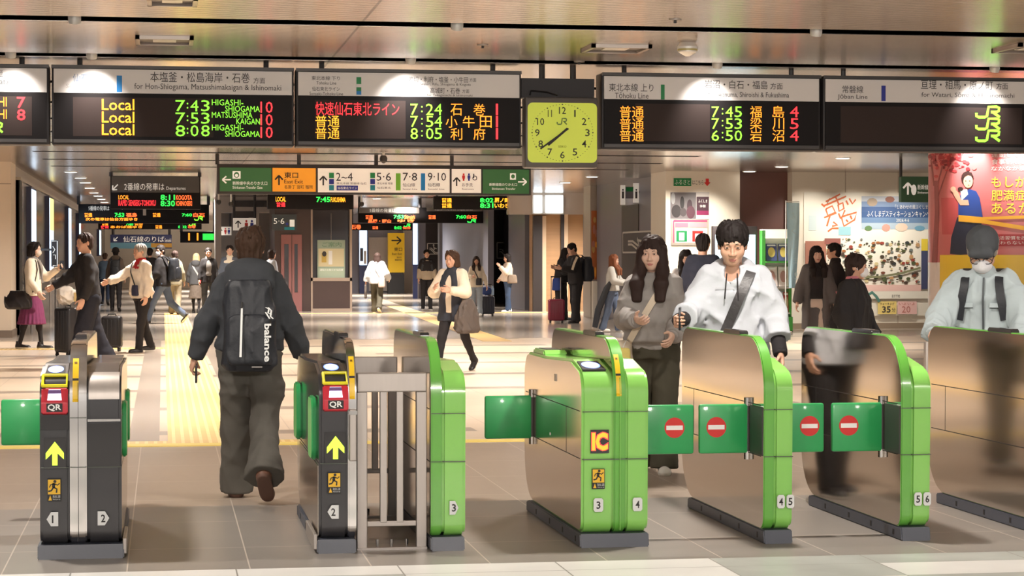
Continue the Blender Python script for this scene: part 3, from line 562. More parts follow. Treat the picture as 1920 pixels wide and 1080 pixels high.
# ---------------------------------------------------------------- ticket gates
GREEN = M('gate_green', (140, 208, 98), .22, .0, coat=.6, var=.02, scale=2); GREEND = M('gate_green_deep', (104, 178, 70), .25, coat=.5)
GBLK = M('gate_black', (58, 57, 60), .28, .1, coat=.3); GBLKG = M('gate_gloss_black', (44, 42, 44), .14, coat=.5)
MIRROR = M('gate_mirror_steel', (212, 200, 188), .17, 1., var=.03, scale=3); FINM = M('fin_mirror', (200, 190, 180), .1, 1.)
PLINTH = M('plinth_slate', (72, 76, 88), .4); FLAPG = M('flap_green', (44, 164, 90), .38, coat=.2, var=.03, scale=3)
TAGW = M('tag_white', (226, 228, 228), .4); GY0 = 11.2; GL = 1.85
LOWP = rpoly([(.02, .07, .07), (.0, .925, .13), (.34, .985, .2), (1.1, .965, .3), (1.85, .965, .16), (1.85, .07, .3)], 8)
FINP = rpoly([(.012, .07, .07), (-.006, 1.108, .3), (1.86, 1.108, .13), (1.86, .07, .3)], 12)
def prof_strip(b, prof, z0, z1, x0, x1, off, m):       # a label wrapped on the front curve of an outline
    pts = [(y, z) for y, z in prof if y < .3 and z0 <= z <= z1]
    pts.sort(key=lambda q: q[1]); v = []
    for i, (y, z) in enumerate(pts):
        a = np.array(pts[max(i-1, 0)]); c = np.array(pts[min(i+1, len(pts)-1)]); t = (c-a)/np.linalg.norm(c-a); nn = np.array([-t[1], t[0]]); 
        if nn[0] > 0: nn = -nn
        v += [(x0, y+nn[0]*off, z+nn[1]*off), (x1, y+nn[0]*off, z+nn[1]*off)]
    b.add(v, [(2*i, 2*i+1, 2*i+3, 2*i+2) for i in range(len(pts)-1)], m)
FINPF = rpoly([(.012, .07, .07), (-.006, 1.108, .3), (1.86, 1.108, .13), (1.86, .07, .3)], 40)
FINPF = [(y, z) for y, z in FINPF]+[(-.006+.018*(1-k/40), .15+.66*k/40) for k in range(41)]
def plate(root, x, z, ch_, d, w_=.052):                # numbered tag with a pointed side: d = -1 left, 1 right, 0 chamfered
    b = MB(); h = .036; y = -.006
    if d == 0: pts = [(x-w_/2+.008, z-h), (x+w_/2-.008, z-h), (x+w_/2, z-h+.01), (x+w_/2, z+h-.01), (x+w_/2-.008, z+h), (x-w_/2+.008, z+h), (x-w_/2, z+h-.01), (x-w_/2, z-h+.01)]
    else: pts = [(x-d*w_/2, z-h), (x+d*w_*.2, z-h), (x+d*w_*.62, z), (x+d*w_*.2, z+h), (x-d*w_/2, z+h)]
    n = len(pts); b.add([(a, y, c) for a, c in pts]+[(a, .002, c) for a, c in pts], [tuple(range(n))[::-1 if d < 0 else 1]]+[(i, (i+1) % n, n+(i+1) % n, n+i) for i in range(n)], TAGW)
    b.text(ch_, x-.011+d*.002, x+.011+d*.002, y-.001, z-.02, z+.02, INKB, .02, keep=True); b.build('number_plate', root, smooth=False)
def warn(root, x, z0, z1, w_=.068):
    b = MB(); y = -.005; b.box(x-w_/2, x+w_/2, y, .002, z0, z1, INKB); zm = z0+(z1-z0)*.32; b.box(x-w_/2+.003, x+w_/2-.003, y-.001, y, zm, z1-.003, M('warning_yellow', (236, 186, 42), .4))
    cx, cz, k = x, (zm+z1)/2, (z1-zm)*.5; y -= .002
    b.disc((cx+k*.1, y, cz+k*.68), k*.2, k*.2, INKB, 14)
    for L, t_ in (([(cx, cz+k*.45), (cx-k*.1, cz-k*.1)], .38), ([(cx-k*.1, cz-k*.05), (cx+k*.35, cz-k*.3), (cx+k*.3, cz-k*.8)], .2), ([(cx-k*.1, cz-k*.1), (cx-k*.35, cz-k*.5), (cx-k*.75, cz-k*.6)], .2), ([(cx, cz+k*.4), (cx+k*.45, cz+k*.2), (cx+k*.7, cz+k*.45)], .14), ([(cx, cz+k*.4), (cx-k*.45, cz+k*.25), (cx-k*.6, cz-k*.1)], .14)): b.stroke(L, k*t_, y, INKB)
    b.poly([(x-w_*.42, y, z0+.006), (x-w_*.16, y, z0+.006), (x-w_*.29, y, zm-.004)], M('warning_yellow', (0, 0, 0))); b.text('飛び出し注意', x-w_*.1, x+w_*.45, y, z0+(zm-z0)*.5, zm-.004, TAGW); b.text('Watch your step', x-w_*.1, x+w_*.45, y, z0+.006, z0+(zm-z0)*.4, TAGW); b.build('warning_sticker', root, smooth=False)
SEAM = M('seam_grey', (92, 98, 88), .5)
def seams(b, x0, x1, zs, m=SEAM):
    for z in zs: b.box(x0, x1, -.0045, .3, z-.0018, z+.0018, m)
def sideseams(b, x, zs, lines=()):
    for z in zs: b.box(x-.001, x+.001, .06, GL-.06, z-.0025, z+.0025, DARK)
    for (y, z0, z1) in lines: b.box(x-.001, x+.001, y-.002, y+.002, z0, z1, DARK)
def plinth(root, x0, x1):
    b = MB(); b.prism([(-.015, .0), (-.0, .072), (1.62, .072), (1.70, .06), (1.70, 0)], x0-.012, x1+.012, PLINTH, PLINTH, .006)
    for k in (.12, .5, .9, 1.35): b.box(x0-.014, x0-.011, k-.012, k+.012, .02, .05, DARK)
    b.build('plinth', root, ang=.3)
def icpad(root, xc, w_=.11, dark=INKB):
    b = MB(); y0, z0 = .07, .9375; t = math.atan(.06/.34); L = .2; c, s_ = math.cos(t), math.sin(t)
    def q(u, v, o): return (xc+u, y0+v*c-o*s_, z0+v*s_+o*c)
    v = [q(a, d, o) for o in (-.01, .004) for a, d in ((-w_/2, 0), (w_/2, 0), (w_/2*.9, L), (-w_/2*.9, L))]
    b.add(v, [(4, 5, 6, 7), (0, 1, 5, 4), (1, 2, 6, 5), (2, 3, 7, 6), (3, 0, 4, 7)], dark)
    b.add([q(.4*w_*math.cos(a), L/2+.08*math.sin(a), .006) for a in np.linspace(0, 2*math.pi, 28, endpoint=False)], [tuple(range(28))], M('reader_glow_blue', (120, 150, 255), .3, emit=1.3))
    b.add([q(.33*w_*math.cos(a), L/2+.06*math.sin(a), .008) for a in np.linspace(0, 2*math.pi, 28, endpoint=False)], [tuple(range(28))], M('reader_glow_white', (225, 235, 255), .3, emit=1.5)); b.build('card_reader', root, smooth=False)
def flap(root, xa, xb, y, hinge, sign, z0=.462, z1=.732, turn=0.):
    b = MB(); b.box(min(xa, xb), max(xa, xb), y-.018, y+.018, z0, z1, FLAPG, .012); o = b.build('flap', root)
    if sign is not None:
        m = MB(); m.disc((sign, y-.0195, (z0+z1)/2+.01), .056, .056, RED, 32); m.box(sign-.046, sign+.046, y-.021, y-.019, (z0+z1)/2-.002, (z0+z1)/2+.022, WHITE); m.build('no_entry_mark', o, smooth=False)
    h = MB()
    for za, zb, mm in ((z1-.01, z1+.035, CHROME), (z0-.035, z0+.01, CHROME), (z0+.01, z1-.01, CHARC)): h.tube([(hinge, y+.005, za), (hinge, y+.005, zb)], .02, mm, 14)
    h.build('hinge', root)
def arrow_led(root, x, z0, z1, w_=.09):
    b = MB(); y = -.003; b.box(x-w_*.62, x+w_*.62, y, .002, z0-.02, z1+.02, GBLKG); y -= .002; zm = (z0+z1)/2; m = M('arrow_green', (200, 255, 60), .5, emit=1.5)
    b.poly([(x-.013, y, z0), (x+.013, y, z0), (x+.013, y, z1-.03), (x-.013, y, z1-.03)], m); b.poly([(x, y-.0005, z1), (x-w_/2, y-.0005, zm+.002), (x-w_/2, y-.0005, zm-.03), (x, y-.0005, z1-.045)], m); b.poly([(x, y-.0005, z1), (x, y-.0005, z1-.045), (x+w_/2, y-.0005, zm-.03), (x+w_/2, y-.0005, zm+.002)], m); b.build('arrow_display', root, smooth=False)
QRED = M('reader_red', (206, 44, 62), .3, coat=.4); QYEL = M('reader_yellow', (232, 224, 40), .35)
def qr(root, x):
    b = MB(); pts = rpoly([(.01, .735, .01), (-.03, .745, .012), (-.03, .80, .01), (.0, .872, .012), (.05, .872, .01), (.05, .735, .01)], 4); b.prism(pts, x-.066, x+.066, QRED, QRED, .006)
    def f(u, z, o=0.): k = (z-.80)/.072; return (x+u, -.03+.03*k-.0015-o, z)
    b.add([f(-.036, .812), f(.036, .812), f(.03, .866), (f(-.03, .866))], [(0, 1, 2, 3)], M('reader_screen', (236, 226, 250), .3, emit=1.2)); b.add([f(-.034, .846, .001), f(.034, .846, .001), f(.03, .864, .001), f(-.03, .864, .001)], [(0, 1, 2, 3)], M('reader_screen_violet', (120, 90, 150), .3))
    b.box(x-.04, x+.04, -.0325, -.029, .753, .797, GBLKG); b.text('QR', x-.034, x+.034, -.034, .757, .793, WHITE, .025); b.build('code_reader', root)
    b = MB(); P4 = [(x-.06, -.005, .885), (x-.06, .06, .935), (x+.06, .06, .935), (x+.06, -.005, .885)]; b.tube(P4+[P4[0], P4[1]], .009, QYEL, 8); b.build('yellow_guard', root)
def label_strip(root, x0, x1, z0=.80, z1=1.02):
    b = MB(); prof_strip(b, FINPF, z0, z1, x0, x1, .003, M('label_yellow', (244, 200, 40), .35)); zs = (z0+z1)/2
    prof_strip(b, FINPF, zs-.012, zs+.02, x0, x1, .0045, INKB)
    for k in range(6): 
        if k != 2 and k != 3: prof_strip(b, FINPF, z0+.02+k*.033, z0+.036+k*.033, x0+.008, x1-.008, .0045, M('label_ink_brown', (120, 84, 20), .4))
    b.build('warning_strip', root)
def fin_knob(root, xc, w_):
    b = MB(); b.prism(rpoly([(.5, 1.10, .01), (.52, 1.128, .02), (.86, 1.128, .02), (.88, 1.10, .01)], 4), xc-w_/2, xc+w_/2, GBLKG, GBLKG, .004); b.build('sensor_bar', root)
GG = 'ticket gates in a row'
def gate(x, label): return empty('ticket_gate', (x, GY0, 0), label, 'ticket gate', GG)
# black double gate 1|2
r = gate(-.62, 'black double ticket gate with tags 1 and 2, leftmost in the row')
b = MB(); b.prism(LOWP, 0, .15, GBLK, GBLK, .014); seams(b, .005, .145, (.467,)); b.box(.005, .145, -.0045, .02, .66, .735, GBLKG); b.build('reader_housing', r, ang=.3)
b = MB(); b.prism(FINP, .15, .235, CHROME, FINM, .008); b.box(.1915, .1935, -.009, .05, .09, .9, DARK); seams(b, .152, .233, (.467, .72)); b.build('shield', r, ang=.3)
b = MB(); b.prism(LOWP, .235, .41, GBLK, MIRROR, .016); prof_strip(b, LOWP, .715, .96, .245, .40, .003, STEEL); b.box(.24, .405, -.006, .1, .70, .712, CHROME); b.box(.24, .405, -.0045, .03, .47, .69, GBLKG); seams(b, .24, .405, (.467,)); sideseams(b, .41, (.467, .72)); b.build('exit_housing', r, ang=.3)
plinth(r, 0, .41); icpad(r, .075, .1); qr(r, .076); arrow_led(r, .076, .48, .60); warn(r, .072, .295, .41); plate(r, .066, .205, '1', -1); plate(r, .315, .205, '2', 1); label_strip(r, .165, .195); fin_knob(r, .19, .06)
b = MB()
for y0 in (.25, 1.25): b.prism(rpoly([(y0, .49, .06), (y0, .78, .06), (y0+.27, .78, .06), (y0+.27, .49, .06)]), .408, .432, FLAPG, FLAPG, .006); b.build('folded_flap', r, ang=.3); b = MB()
b.box(.415, .435, -.0, .5, .02, .10, STEEL, .004); b.build('kick_plate', r, ang=.3)
flap(r, -.30, -.02, 1.52, -.012, None, .455, .72)
# black half gate 2
r = gate(.80, 'black ticket gate with red code reader beside the steel fence, tag 2')
b = MB(); b.prism(LOWP, 0, .15, GBLK, GBLKG, .014); seams(b, .005, .145, (.467,)); sideseams(b, 0, (.467,)); b.build('reader_housing', r, ang=.3)
b = MB(); b.prism(FINP, .15, .195, CHROME, GBLKG, .008); b.box(.155, .193, -.03, .02, .48, .75, STEEL, .006); b.box(.153, .196, -.035, .0, .722, .742, CHROME); b.build('shield', r, ang=.3)
plinth(r, 0, .18); icpad(r, .075, .1); qr(r, .085); arrow_led(r, .085, .49, .61); warn(r, .078, .31, .42); plate(r, .075, .215, '2', -1); label_strip(r, .158, .186); fin_knob(r, .17, .05)
for y0 in (.14, 1.42): b = MB(); b.prism(rpoly([(y0, .47, .07), (y0, .80, .07), (y0+.30, .80, .07), (y0+.30, .47, .07)]), -.03, .002, FLAPG, M('flap_edge_lime', (110, 200, 110), .3), .008); b.build('folded_flap', r, ang=.3)
b = MB(); b.box(-.03, -.01, .0, .62, .02, .10, STEEL, .004); b.box(-.002, .0, .08, 1.6, .08, .45, MIRROR); b.build('kick_plate', r, ang=.3)
# green single-sided gates: a tall mirror shield with a low body behind it
def single(x, w_, label, tags, lf=None, rf=None, left_hinge=True):
    r = gate(x, label); fw = .058
    b = MB(); b.prism(FINP, 0, fw, GREEND, FINM, .006); seams(b, .002, fw-.002, (.467, .72)); sideseams(b, 0, (.465, .74), ((1.55, .465, .74), )); b.build('shield', r, ang=.3)
    b = MB(); b.prism(LOWP, fw, w_, GREEN, MIRROR, .016); seams(b, fw+.004, w_-.004, (.467, .72)); b.build('low_body', r, ang=.3); plinth(r, .01, w_-.02); fin_knob(r, fw/2, .05)
    if len(tags) == 2: plate(r, fw+.036, .225, tags[0], 0, .042); plate(r, fw+.088, .225, tags[1], 0, .042)
    else: plate(r, fw+.06, .225, tags[0], 1, .042)
    return r
r3 = single(1.385, .185, 'green ticket gate with mirror shield, right of the steel fence, tag 3', '3')
r45 = single(3.185, .165, 'green ticket gate tagged 4 and 5 with the white-hooded man behind', '45')
r56 = single(3.955, .172, 'green ticket gate tagged 5 and 6, second from the right', '56')
r67 = single(4.785, .172, 'rightmost ticket gate, only its mirrored side in the frame', '67')
# green double gate 3|4
r = gate(2.19, 'green double ticket gate with IC display, tags 3 and 4')
b = MB(); b.prism(LOWP, 0, .175, GREEN, MIRROR, .014); seams(b, .005, .17, (.467, .72)); sideseams(b, 0, (.467, .72), ((.45, .467, .72),)); b.build('reader_housing', r, ang=.3)
b = MB(); b.prism(FINP, .172, .238, GREEND, FINM, .008); b.box(.203, .206, -.008, .05, .09, .9, GREEN); seams(b, .174, .236, (.467, .72)); b.build('shield', r, ang=.3)
b = MB(); b.prism(LOWP, .235, .363, GREEN, MIRROR, .016); seams(b, .24, .358, (.467, .72)); b.build('exit_housing', r, ang=.3)
plinth(r, .0, .35); icpad(r, .08, .125); label_strip(r, .185, .212); fin_knob(r, .2, .05); warn(r, .088, .31, .418); plate(r, .088, .225, '3', 0); plate(r, .30, .225, '4', 0)
b = MB(); b.box(.045, .145, -.004, .002, .50, .625, GBLKG); b.text('IC', .049, .141, -.0055, .511, .614, LR, .09); b.text('IC', .052, .138, -.006, .515, .61, M('ic_orange', (255, 150, 40), .5, emit=1.2), .05); b.build('ic_display', r, smooth=False)
b = MB(); b.prism(rpoly([(1.25, .96, .02), (1.3, .992, .03), (1.62, .992, .03), (1.66, .96, .02)], 4), .02, .16, GREEN, GREEN, .008); b.box(.045, .135, 1.34, 1.58, .991, .995, CHARC); b.build('far_reader', r)
b = MB(); b.box(-.004, 0, .75, .80, .84, .88, STEEL); b.box(-.003, 0, .95, .985, .52, .535, CHROME); b.build('keyhole', r, smooth=False)
# flaps that close the lanes
flap(r3, .185, .34, 1.52, .19, None, .455, .712); flap(r, -.295, -.012, 1.52, -.008, None, .455, .712)
flap(r, .37, .68, .30, .372, .57); flap(r45, -.285, -.01, .30, -.008, -.19); flap(r45, .17, .425, .30, .172, .34); flap(r56, -.30, -.01, .30, -.008, -.205)
for q in (r45, r56): b = MB(); b.box(-.006, 0, .02, .26, .47, .73, CHARC); b.build('flap_pocket', q, smooth=False)
# ---- steel fences closing the gap between gates 2 and 3
def fence(y, x0, x1, label, zt, bars, rail):
    b0 = (x0, y, 0); r = empty('steel_fence', b0, label, 'fence', 'steel fences between two gates')
    for a in (x0, x1-.055): b = MB(b0); b.box(a, a+.055, y, y+.05, 0, zt-.1, STEEL, .004); b.build('post', r, ang=.3)
    b = MB(b0); b.box(x0, x1, y-.004, y+.054, zt-.10, zt, STEEL, .006); b.build('top_plate', r, ang=.3); b = MB(b0); b.box(x0+.055, x1-.055, y+.01, y+.04, rail, rail+.028, STEEL, .003); b.build('lower_rail', r, ang=.3)
    for k in range(bars):
        a = x0+.055+(x1-x0-.11)*(k+1)/(bars+1); b = MB(b0); b.box(a-.018, a+.018, y+.008, y+.044, rail+.02, zt-.09, STEEL, .003); b.build('bar', r, ang=.3)
    b = MB(b0); b.box(x0, x1, y-.02, y+.08, 0, .012, STEEL)
    for k in (.3, .5, .72): a = x0+(x1-x0)*k; b.tube([(a, y+.03, .01), (a, y+.03, .05)], .008, CHROME, 8)
    b.build('base_plate', r, ang=.3)
fence(11.3, 1.005, 1.375, 'steel barred fence standing between gate tags 2 and 3, front one', .93, 2, .12)
fence(12.7, 1.03, 1.37, 'second steel barred fence, behind the front one', .95, 2, .26)
# ---------------------------------------------------------------- people: smooth distance-field modelling
class Field:
    def __init__(s, lo, hi, h):
        s.h = h; s.lo = np.array(lo, float)-2*h; n = np.ceil((np.array(hi)+2*h-s.lo)/h).astype(int)+1
        s.ax = [s.lo[i]+h*np.arange(n[i]) for i in range(3)]; s.f = np.full(n, .5, np.float32)
    def blk(s, lo, hi, pad):
        sl = []
        for i in range(3):
            a = int(max(0, math.floor((lo[i]-pad-s.lo[i])/s.h))); b = int(min(len(s.ax[i]), math.ceil((hi[i]+pad-s.lo[i])/s.h)+1)); sl.append(slice(a, max(a+1, b)))
        X, Y, Z = (s.ax[i][sl[i]] for i in range(3)); return tuple(sl), X[:, None, None], Y[None, :, None], Z[None, None, :]
    def op(s, fn, lo, hi, k=.02, mode='add'):
        sl, X, Y, Z = s.blk(lo, hi, k+2.5*s.h); d = fn(X, Y, Z); f = s.f[sl]
        if mode == 'add': m = np.maximum(k-np.abs(f-d), 0)/k; s.f[sl] = np.minimum(f, d)-m*m*k*.25
        else: d = -d; m = np.maximum(k-np.abs(f-d), 0)/k; s.f[sl] = np.maximum(f, d)+m*m*k*.25
        return s
    def cap(s, a, b, ra, rb, k=.02, flat=False, wr=None, mode='add', sq=(1, 1, 1)):
        a, b = np.array(a, float), np.array(b, float); ba = b-a; L2 = max(ba@ba, 1e-9); R_ = max(ra, rb); L = math.sqrt(L2)
        def fn(X, Y, Z):
            x, y, z = X-a[0], Y-a[1], Z-a[2]; tr = (x*ba[0]+y*ba[1]+z*ba[2])/L2; t = np.clip(tr, 0, 1)
            d = np.sqrt(((x-t*ba[0])/sq[0])**2+((y-t*ba[1])/sq[1])**2+((z-t*ba[2])/sq[2])**2)-(ra+(rb-ra)*t)
            if wr: d = d+wr(X, Y, Z)
            if flat: d = np.maximum(d, (tr-1)*L)
            return d
        q = R_*max(sq); return s.op(fn, np.minimum(a, b)-q, np.maximum(a, b)+q, k, mode)
    def ell(s, c, r, k=.02, R=None, mode='add', wr=None):
        c, r = np.array(c, float), np.array(r, float)
        def fn(X, Y, Z):
            x, y, z = X-c[0], Y-c[1], Z-c[2]
            if R is not None: x, y, z = (R[0, i]*x+R[1, i]*y+R[2, i]*z for i in range(3))
            q = np.sqrt((x/r[0])**2+(y/r[1])**2+(z/r[2])**2); g = np.sqrt((x/r[0]**2)**2+(y/r[1]**2)**2+(z/r[2]**2)**2)+1e-6
            d = q*(q-1)/g; return d+wr(X, Y, Z) if wr else d
        m = r.max() if R is not None else r; return s.op(fn, c-m, c+m, k, mode)
    def loft(s, keys, k=.03, wr=None, pw=2.4, mode='add', th=None):     # keys: (z, rx, ry, cx, cy)
        K = np.array(keys, float); K = K[np.argsort(K[:, 0])]; z0, z1 = K[0, 0], K[-1, 0]
        def fn(X, Y, Z):
            zc = np.clip(Z, z0, z1); rx, ry, cx, cy = (np.interp(zc.ravel(), K[:, 0], K[:, i]).reshape(zc.shape) for i in range(1, 5))
            x, y = (X-cx), (Y-cy); q = ((np.abs(x)/rx)**pw+(np.abs(y)/ry)**pw)**(1/pw); d = (q-1)*np.minimum(rx, ry)*.9
            if th: d = d+th(x, y, Z)
            if wr: d = d+wr(X, Y, Z)
            return np.maximum(np.maximum(d, Z-z1), z0-Z)
        m = [K[:, 3].min()-K[:, 1].max(), K[:, 4].min()-K[:, 2].max(), z0]; M_ = [K[:, 3].max()+K[:, 1].max(), K[:, 4].max()+K[:, 2].max(), z1]
        return s.op(fn, m, M_, k, mode)
    def halfspace(s, p, n, k=.01):                     # removes the side n points to
        p, n = np.array(p, float), np.array(n, float); n /= np.linalg.norm(n)
        X, Y, Z = s.ax[0][:, None, None], s.ax[1][None, :, None], s.ax[2][None, None, :]
        s.f = np.maximum(s.f, (X-p[0])*n[0]+(Y-p[1])*n[1]+(Z-p[2])*n[2]).astype(np.float32); return s
    def mesh(s):
        f = s.f; ins = f < 0; n = f.shape
        occ = np.zeros([a-1 for a in n], np.int8); sh = [(i, j, k) for i in (0, 1) for j in (0, 1) for k in (0, 1)]
        def cut(A, i, j, k): return A[i:n[0]-1+i, j:n[1]-1+j, k:n[2]-1+k]
        for t in sh: occ += cut(ins, *t)
        cells = np.argwhere((occ > 0) & (occ < 8))
        if len(cells) == 0: return np.zeros((0, 3)), np.zeros((0, 4), int)
        idx = np.full(occ.shape, -1, np.int32); idx[tuple(cells.T)] = np.arange(len(cells))
        acc = np.zeros((len(cells), 3)); cnt = np.zeros(len(cells)); val = {t: f[cells[:, 0]+t[0], cells[:, 1]+t[1], cells[:, 2]+t[2]] for t in sh}
        for a in sh:
            for ax in range(3):
                if a[ax]: continue
                b = tuple(1 if i == ax else a[i] for i in range(3)); va, vb = val[a], val[b]; m = (va < 0) != (vb < 0)
                t = np.where(m, va/np.where(m, va-vb, 1), 0)
                for i in range(3): acc[:, i] += np.where(m, a[i]+(t if i == ax else 0), 0)
                cnt += m
        V = s.lo+(cells+acc/cnt[:, None])*s.h; Q = []
        for ax in range(3):
            u, v = (ax+1) % 3, (ax+2) % 3; A = [slice(None)]*3; B = [slice(None)]*3; A[ax] = slice(0, n[ax]-1); B[ax] = slice(1, n[ax])
            a_, b_ = ins[tuple(A)], ins[tuple(B)]; e = np.argwhere(a_ != b_); 
            e = e[(e[:, u] > 0) & (e[:, v] > 0) & (e[:, u] < n[u]-1) & (e[:, v] < n[v]-1)]
            if not len(e): continue
            fl = a_[tuple(e.T)]; c = []
            for du, dv in ((-1, -1), (0, -1), (0, 0), (-1, 0)):
                q = e.copy(); q[:, u] += du; q[:, v] += dv; c.append(idx[tuple(q.T)])
            q = np.stack(c, 1); q[~fl] = q[~fl][:, ::-1]; Q.append(q)
        return V, np.concatenate(Q)
def wrinkle(amp, seed, fr=26., vert=.55):              # soft cloth folds
    if amp <= 0: return None
    r = np.random.default_rng(seed); K = r.normal(size=(6, 3))*np.array([1, 1, vert])*fr*np.array([.8, .8, 1.2, 1.4, 1.7, 2.])[:, None]; ph = r.uniform(0, 6.3, 6); K2 = r.normal(size=(6, 3))*8
    def w(X, Y, Z):
        t = 0
        for i in range(6): t = t+((1-np.abs(np.sin(.5*(K[i, 0]*X+K[i, 1]*Y+K[i, 2]*Z+ph[i]+1.6*np.sin(K2[i, 0]*X+K2[i, 1]*Y+K2[i, 2]*Z)))))**2-.23)/(1+.22*i)
        return -amp*1.1*t
    return w
def rotm(axis, a):
    c, s_ = math.cos(a), math.sin(a)
    return np.array({'x': [[1, 0, 0], [0, c, -s_], [0, s_, c]], 'y': [[c, 0, s_], [0, 1, 0], [-s_, 0, c]], 'z': [[c, -s_, 0], [s_, c, 0], [0, 0, 1]]}[axis])
def nrm(v): v = np.array(v, float); return v/np.linalg.norm(v)
def emit_mesh(name, pieces, parent=None):              # pieces: (verts, faces, material); one mesh object
    V, Fc, mi, ms = [], [], [], []; n = 0
    for v, f, m in pieces:
        if len(v) == 0: continue
        if m not in ms: ms.append(m)
        V.append(v); Fc += [tuple(q) for q in (np.asarray(f)+n).tolist()]; mi += [ms.index(m)]*len(f); n += len(v)
    me = bpy.data.meshes.new(name); me.from_pydata(np.concatenate(V).tolist(), [], Fc)
    for m in ms: me.materials.append(m)
    me.polygons.foreach_set('material_index', mi); me.update(); me.shade_smooth()
    o = bpy.data.objects.new(name, me); COL.objects.link(o)
    if parent: o.parent = parent
    return o
_HC = {}
def hand_proto(kind, h):
    if (kind, h) in _HC: return _HC[kind, h]
    B = {'relaxed': (16, 26, 18, 0), 'grip': (62, 78, 45, 1), 'hold': (38, 48, 30, .6)}[kind]
    F_ = Field((-.03, -.09, -.2), (.1, .06, .03), h)
    F_.ell((0, .0, -.052), (.0145, .041, .052), .01); F_.cap((0, -.024, -.045), (0, -.026, -.085), .0135, .0125, .008); F_.cap((0, .022, -.045), (0, .026, -.083), .013, .011, .008); F_.cap((0, 0, .03), (0, 0, -.03), .024, .024, .02, sq=(.8, 1, 1))
    for y, L, r_, e in ((-.03, .072, .0085, 0), (-.0095, .08, .0088, 2), (.0105, .074, .0085, 5), (.029, .057, .0075, 9)):
        p = np.array([0, y, -.088]); a = 0.
        for sgm, bd in zip((.46, .3, .24), B[:3]):
            a += math.radians(bd+e); q = p+L*sgm*np.array([math.sin(a), (y*.25 if sgm == .46 else 0), -math.cos(a)]); F_.cap(p, q, r_, r_*.93, .005); p = q; r_ *= .93
    t = B[3]; p = np.array([.006, -.028, -.028]); q = p+.045*nrm((.45+.3*t, -.75+.45*t, -.75)); u = q+.034*nrm((.45+.6*t, -.2+.4*t, -.85)); F_.cap(p, q, .0135, .0105, .012); F_.cap(q, u, .0102, .008, .005)
    _HC[kind, h] = F_.mesh(); return _HC[kind, h]
def put_hand(kind, wrist, d, n, side, s=1., h=.0045):
    v, f = hand_proto(kind, h); d = nrm(d); n = nrm(np.array(n, float)-d*np.dot(n, d)); z = -d
    if side > 0: v = v*np.array([-1, 1, 1]); f = f[:, ::-1]; x = -n
    else: x = n
    y = np.cross(z, x); return wrist+(v*s)@np.stack([x, y, z]), f
SKIN = M('skin', (212, 164, 138), .5, var=.04, scale=20); SKINP = M('skin_pale', (224, 184, 162), .5, var=.04, scale=20); LIP = M('lip', (190, 122, 112), .45); EYE = M('eye_dark', (46, 34, 32), .3); EYEW = M('eye_white', (222, 214, 208), .35)
HBLACK = M('hair_black', (38, 32, 31), .62, var=.25, bump=.15, scale=60, stretch=(6, 6, .6), spec=.18); HBROWN = M('hair_brown', (74, 54, 42), .62, var=.3, bump=.15, scale=60, stretch=(6, 6, .6), spec=.18); HDKBR = M('hair_dark_brown', (56, 42, 38), .62, var=.28, bump=.15, scale=60, stretch=(6, 6, .6), spec=.18); HGREY = M('hair_grey', (150, 142, 134), .5, var=.25, bump=.15, scale=60, stretch=(6, 6, .6), spec=.18); HAUB = M('hair_auburn', (120, 72, 48), .62, var=.25, bump=.15, scale=60, stretch=(6, 6, .6), spec=.18); HBLOND = M('hair_blond', (196, 164, 124), .5, var=.2, bump=.15, scale=60, stretch=(6, 6, .6), spec=.18)
_HD = {}
def head_mesh(h):
    if h in _HD: return _HD[h]
    F_ = Field((-.1, -.13, -.2), (.1, .12, .13), h)
    F_.ell((0, .008, .03), (.076, .095, .086), .02); F_.ell((0, -.028, -.05), (.058, .062, .066), .03); F_.ell((0, -.062, -.092), (.026, .022, .02), .03)
    for s_ in (-1, 1): F_.ell((s_*.042, -.055, -.03), (.026, .028, .03), .025)
    F_.cap((-.036, -.08, .022), (.036, -.08, .022), .011, .011, .02); F_.cap((0, -.086, .008), (0, -.104, -.036), .007, .0105, .012)
    for s_ in (-1, 1):
        F_.ell((s_*.013, -.095, -.038), (.009, .011, .008), .008); F_.ell((s_*.031, -.1, .001), (.019, .014, .0105), .012, mode='sub'); F_.ell((s_*.031, -.079, 0), (.0155, .012, .0125), .004); F_.ell((s_*.078, .012, -.006), (.009, .02, .031), .008)
    F_.ell((0, -.088, -.064), (.023, .01, .0055), .005); F_.ell((0, -.087, -.074), (.019, .01, .006), .005)
    F_.cap((0, .018, -.06), (0, .034, -.19), .052, .056, .03)
    v, f = F_.mesh(); c = v[f].mean(1); lip = ((c[:, 0]/.021)**2+((c[:, 2]+.069)/.0085)**2 < 1) & (c[:, 1] < -.085)
    X = [(v, f[~lip], None), (v, f[lip], LIP)]
    for s_ in (-1, 1):
        E_ = Field((s_*.031-.02, -.1, -.015), (s_*.031+.02, -.07, .015), min(h, .004)); E_.ell((s_*.031, -.0845, .0005), (.013, .008, .0034), .002); X.append((*E_.mesh(), EYEW))
        E_ = Field((s_*.031-.02, -.1, -.015), (s_*.031+.02, -.07, .03), min(h, .004)); E_.ell((s_*.031, -.088, .0005), (.006, .0062, .0044), .001); E_.cap((s_*.017, -.0905, .004), (s_*.031, -.0925, .0065), .0018, .0024, .001); E_.cap((s_*.031, -.0925, .0065), (s_*.046, -.085, .003), .0024, .0018, .001)
        E_.cap((s_*.014, -.0925, .021), (s_*.032, -.0925, .026), .0028, .0032, .001); E_.cap((s_*.032, -.0925, .026), (s_*.05, -.078, .02), .0032, .0018, .001); X.append((*E_.mesh(), EYE))
    _HD[h] = X; return X
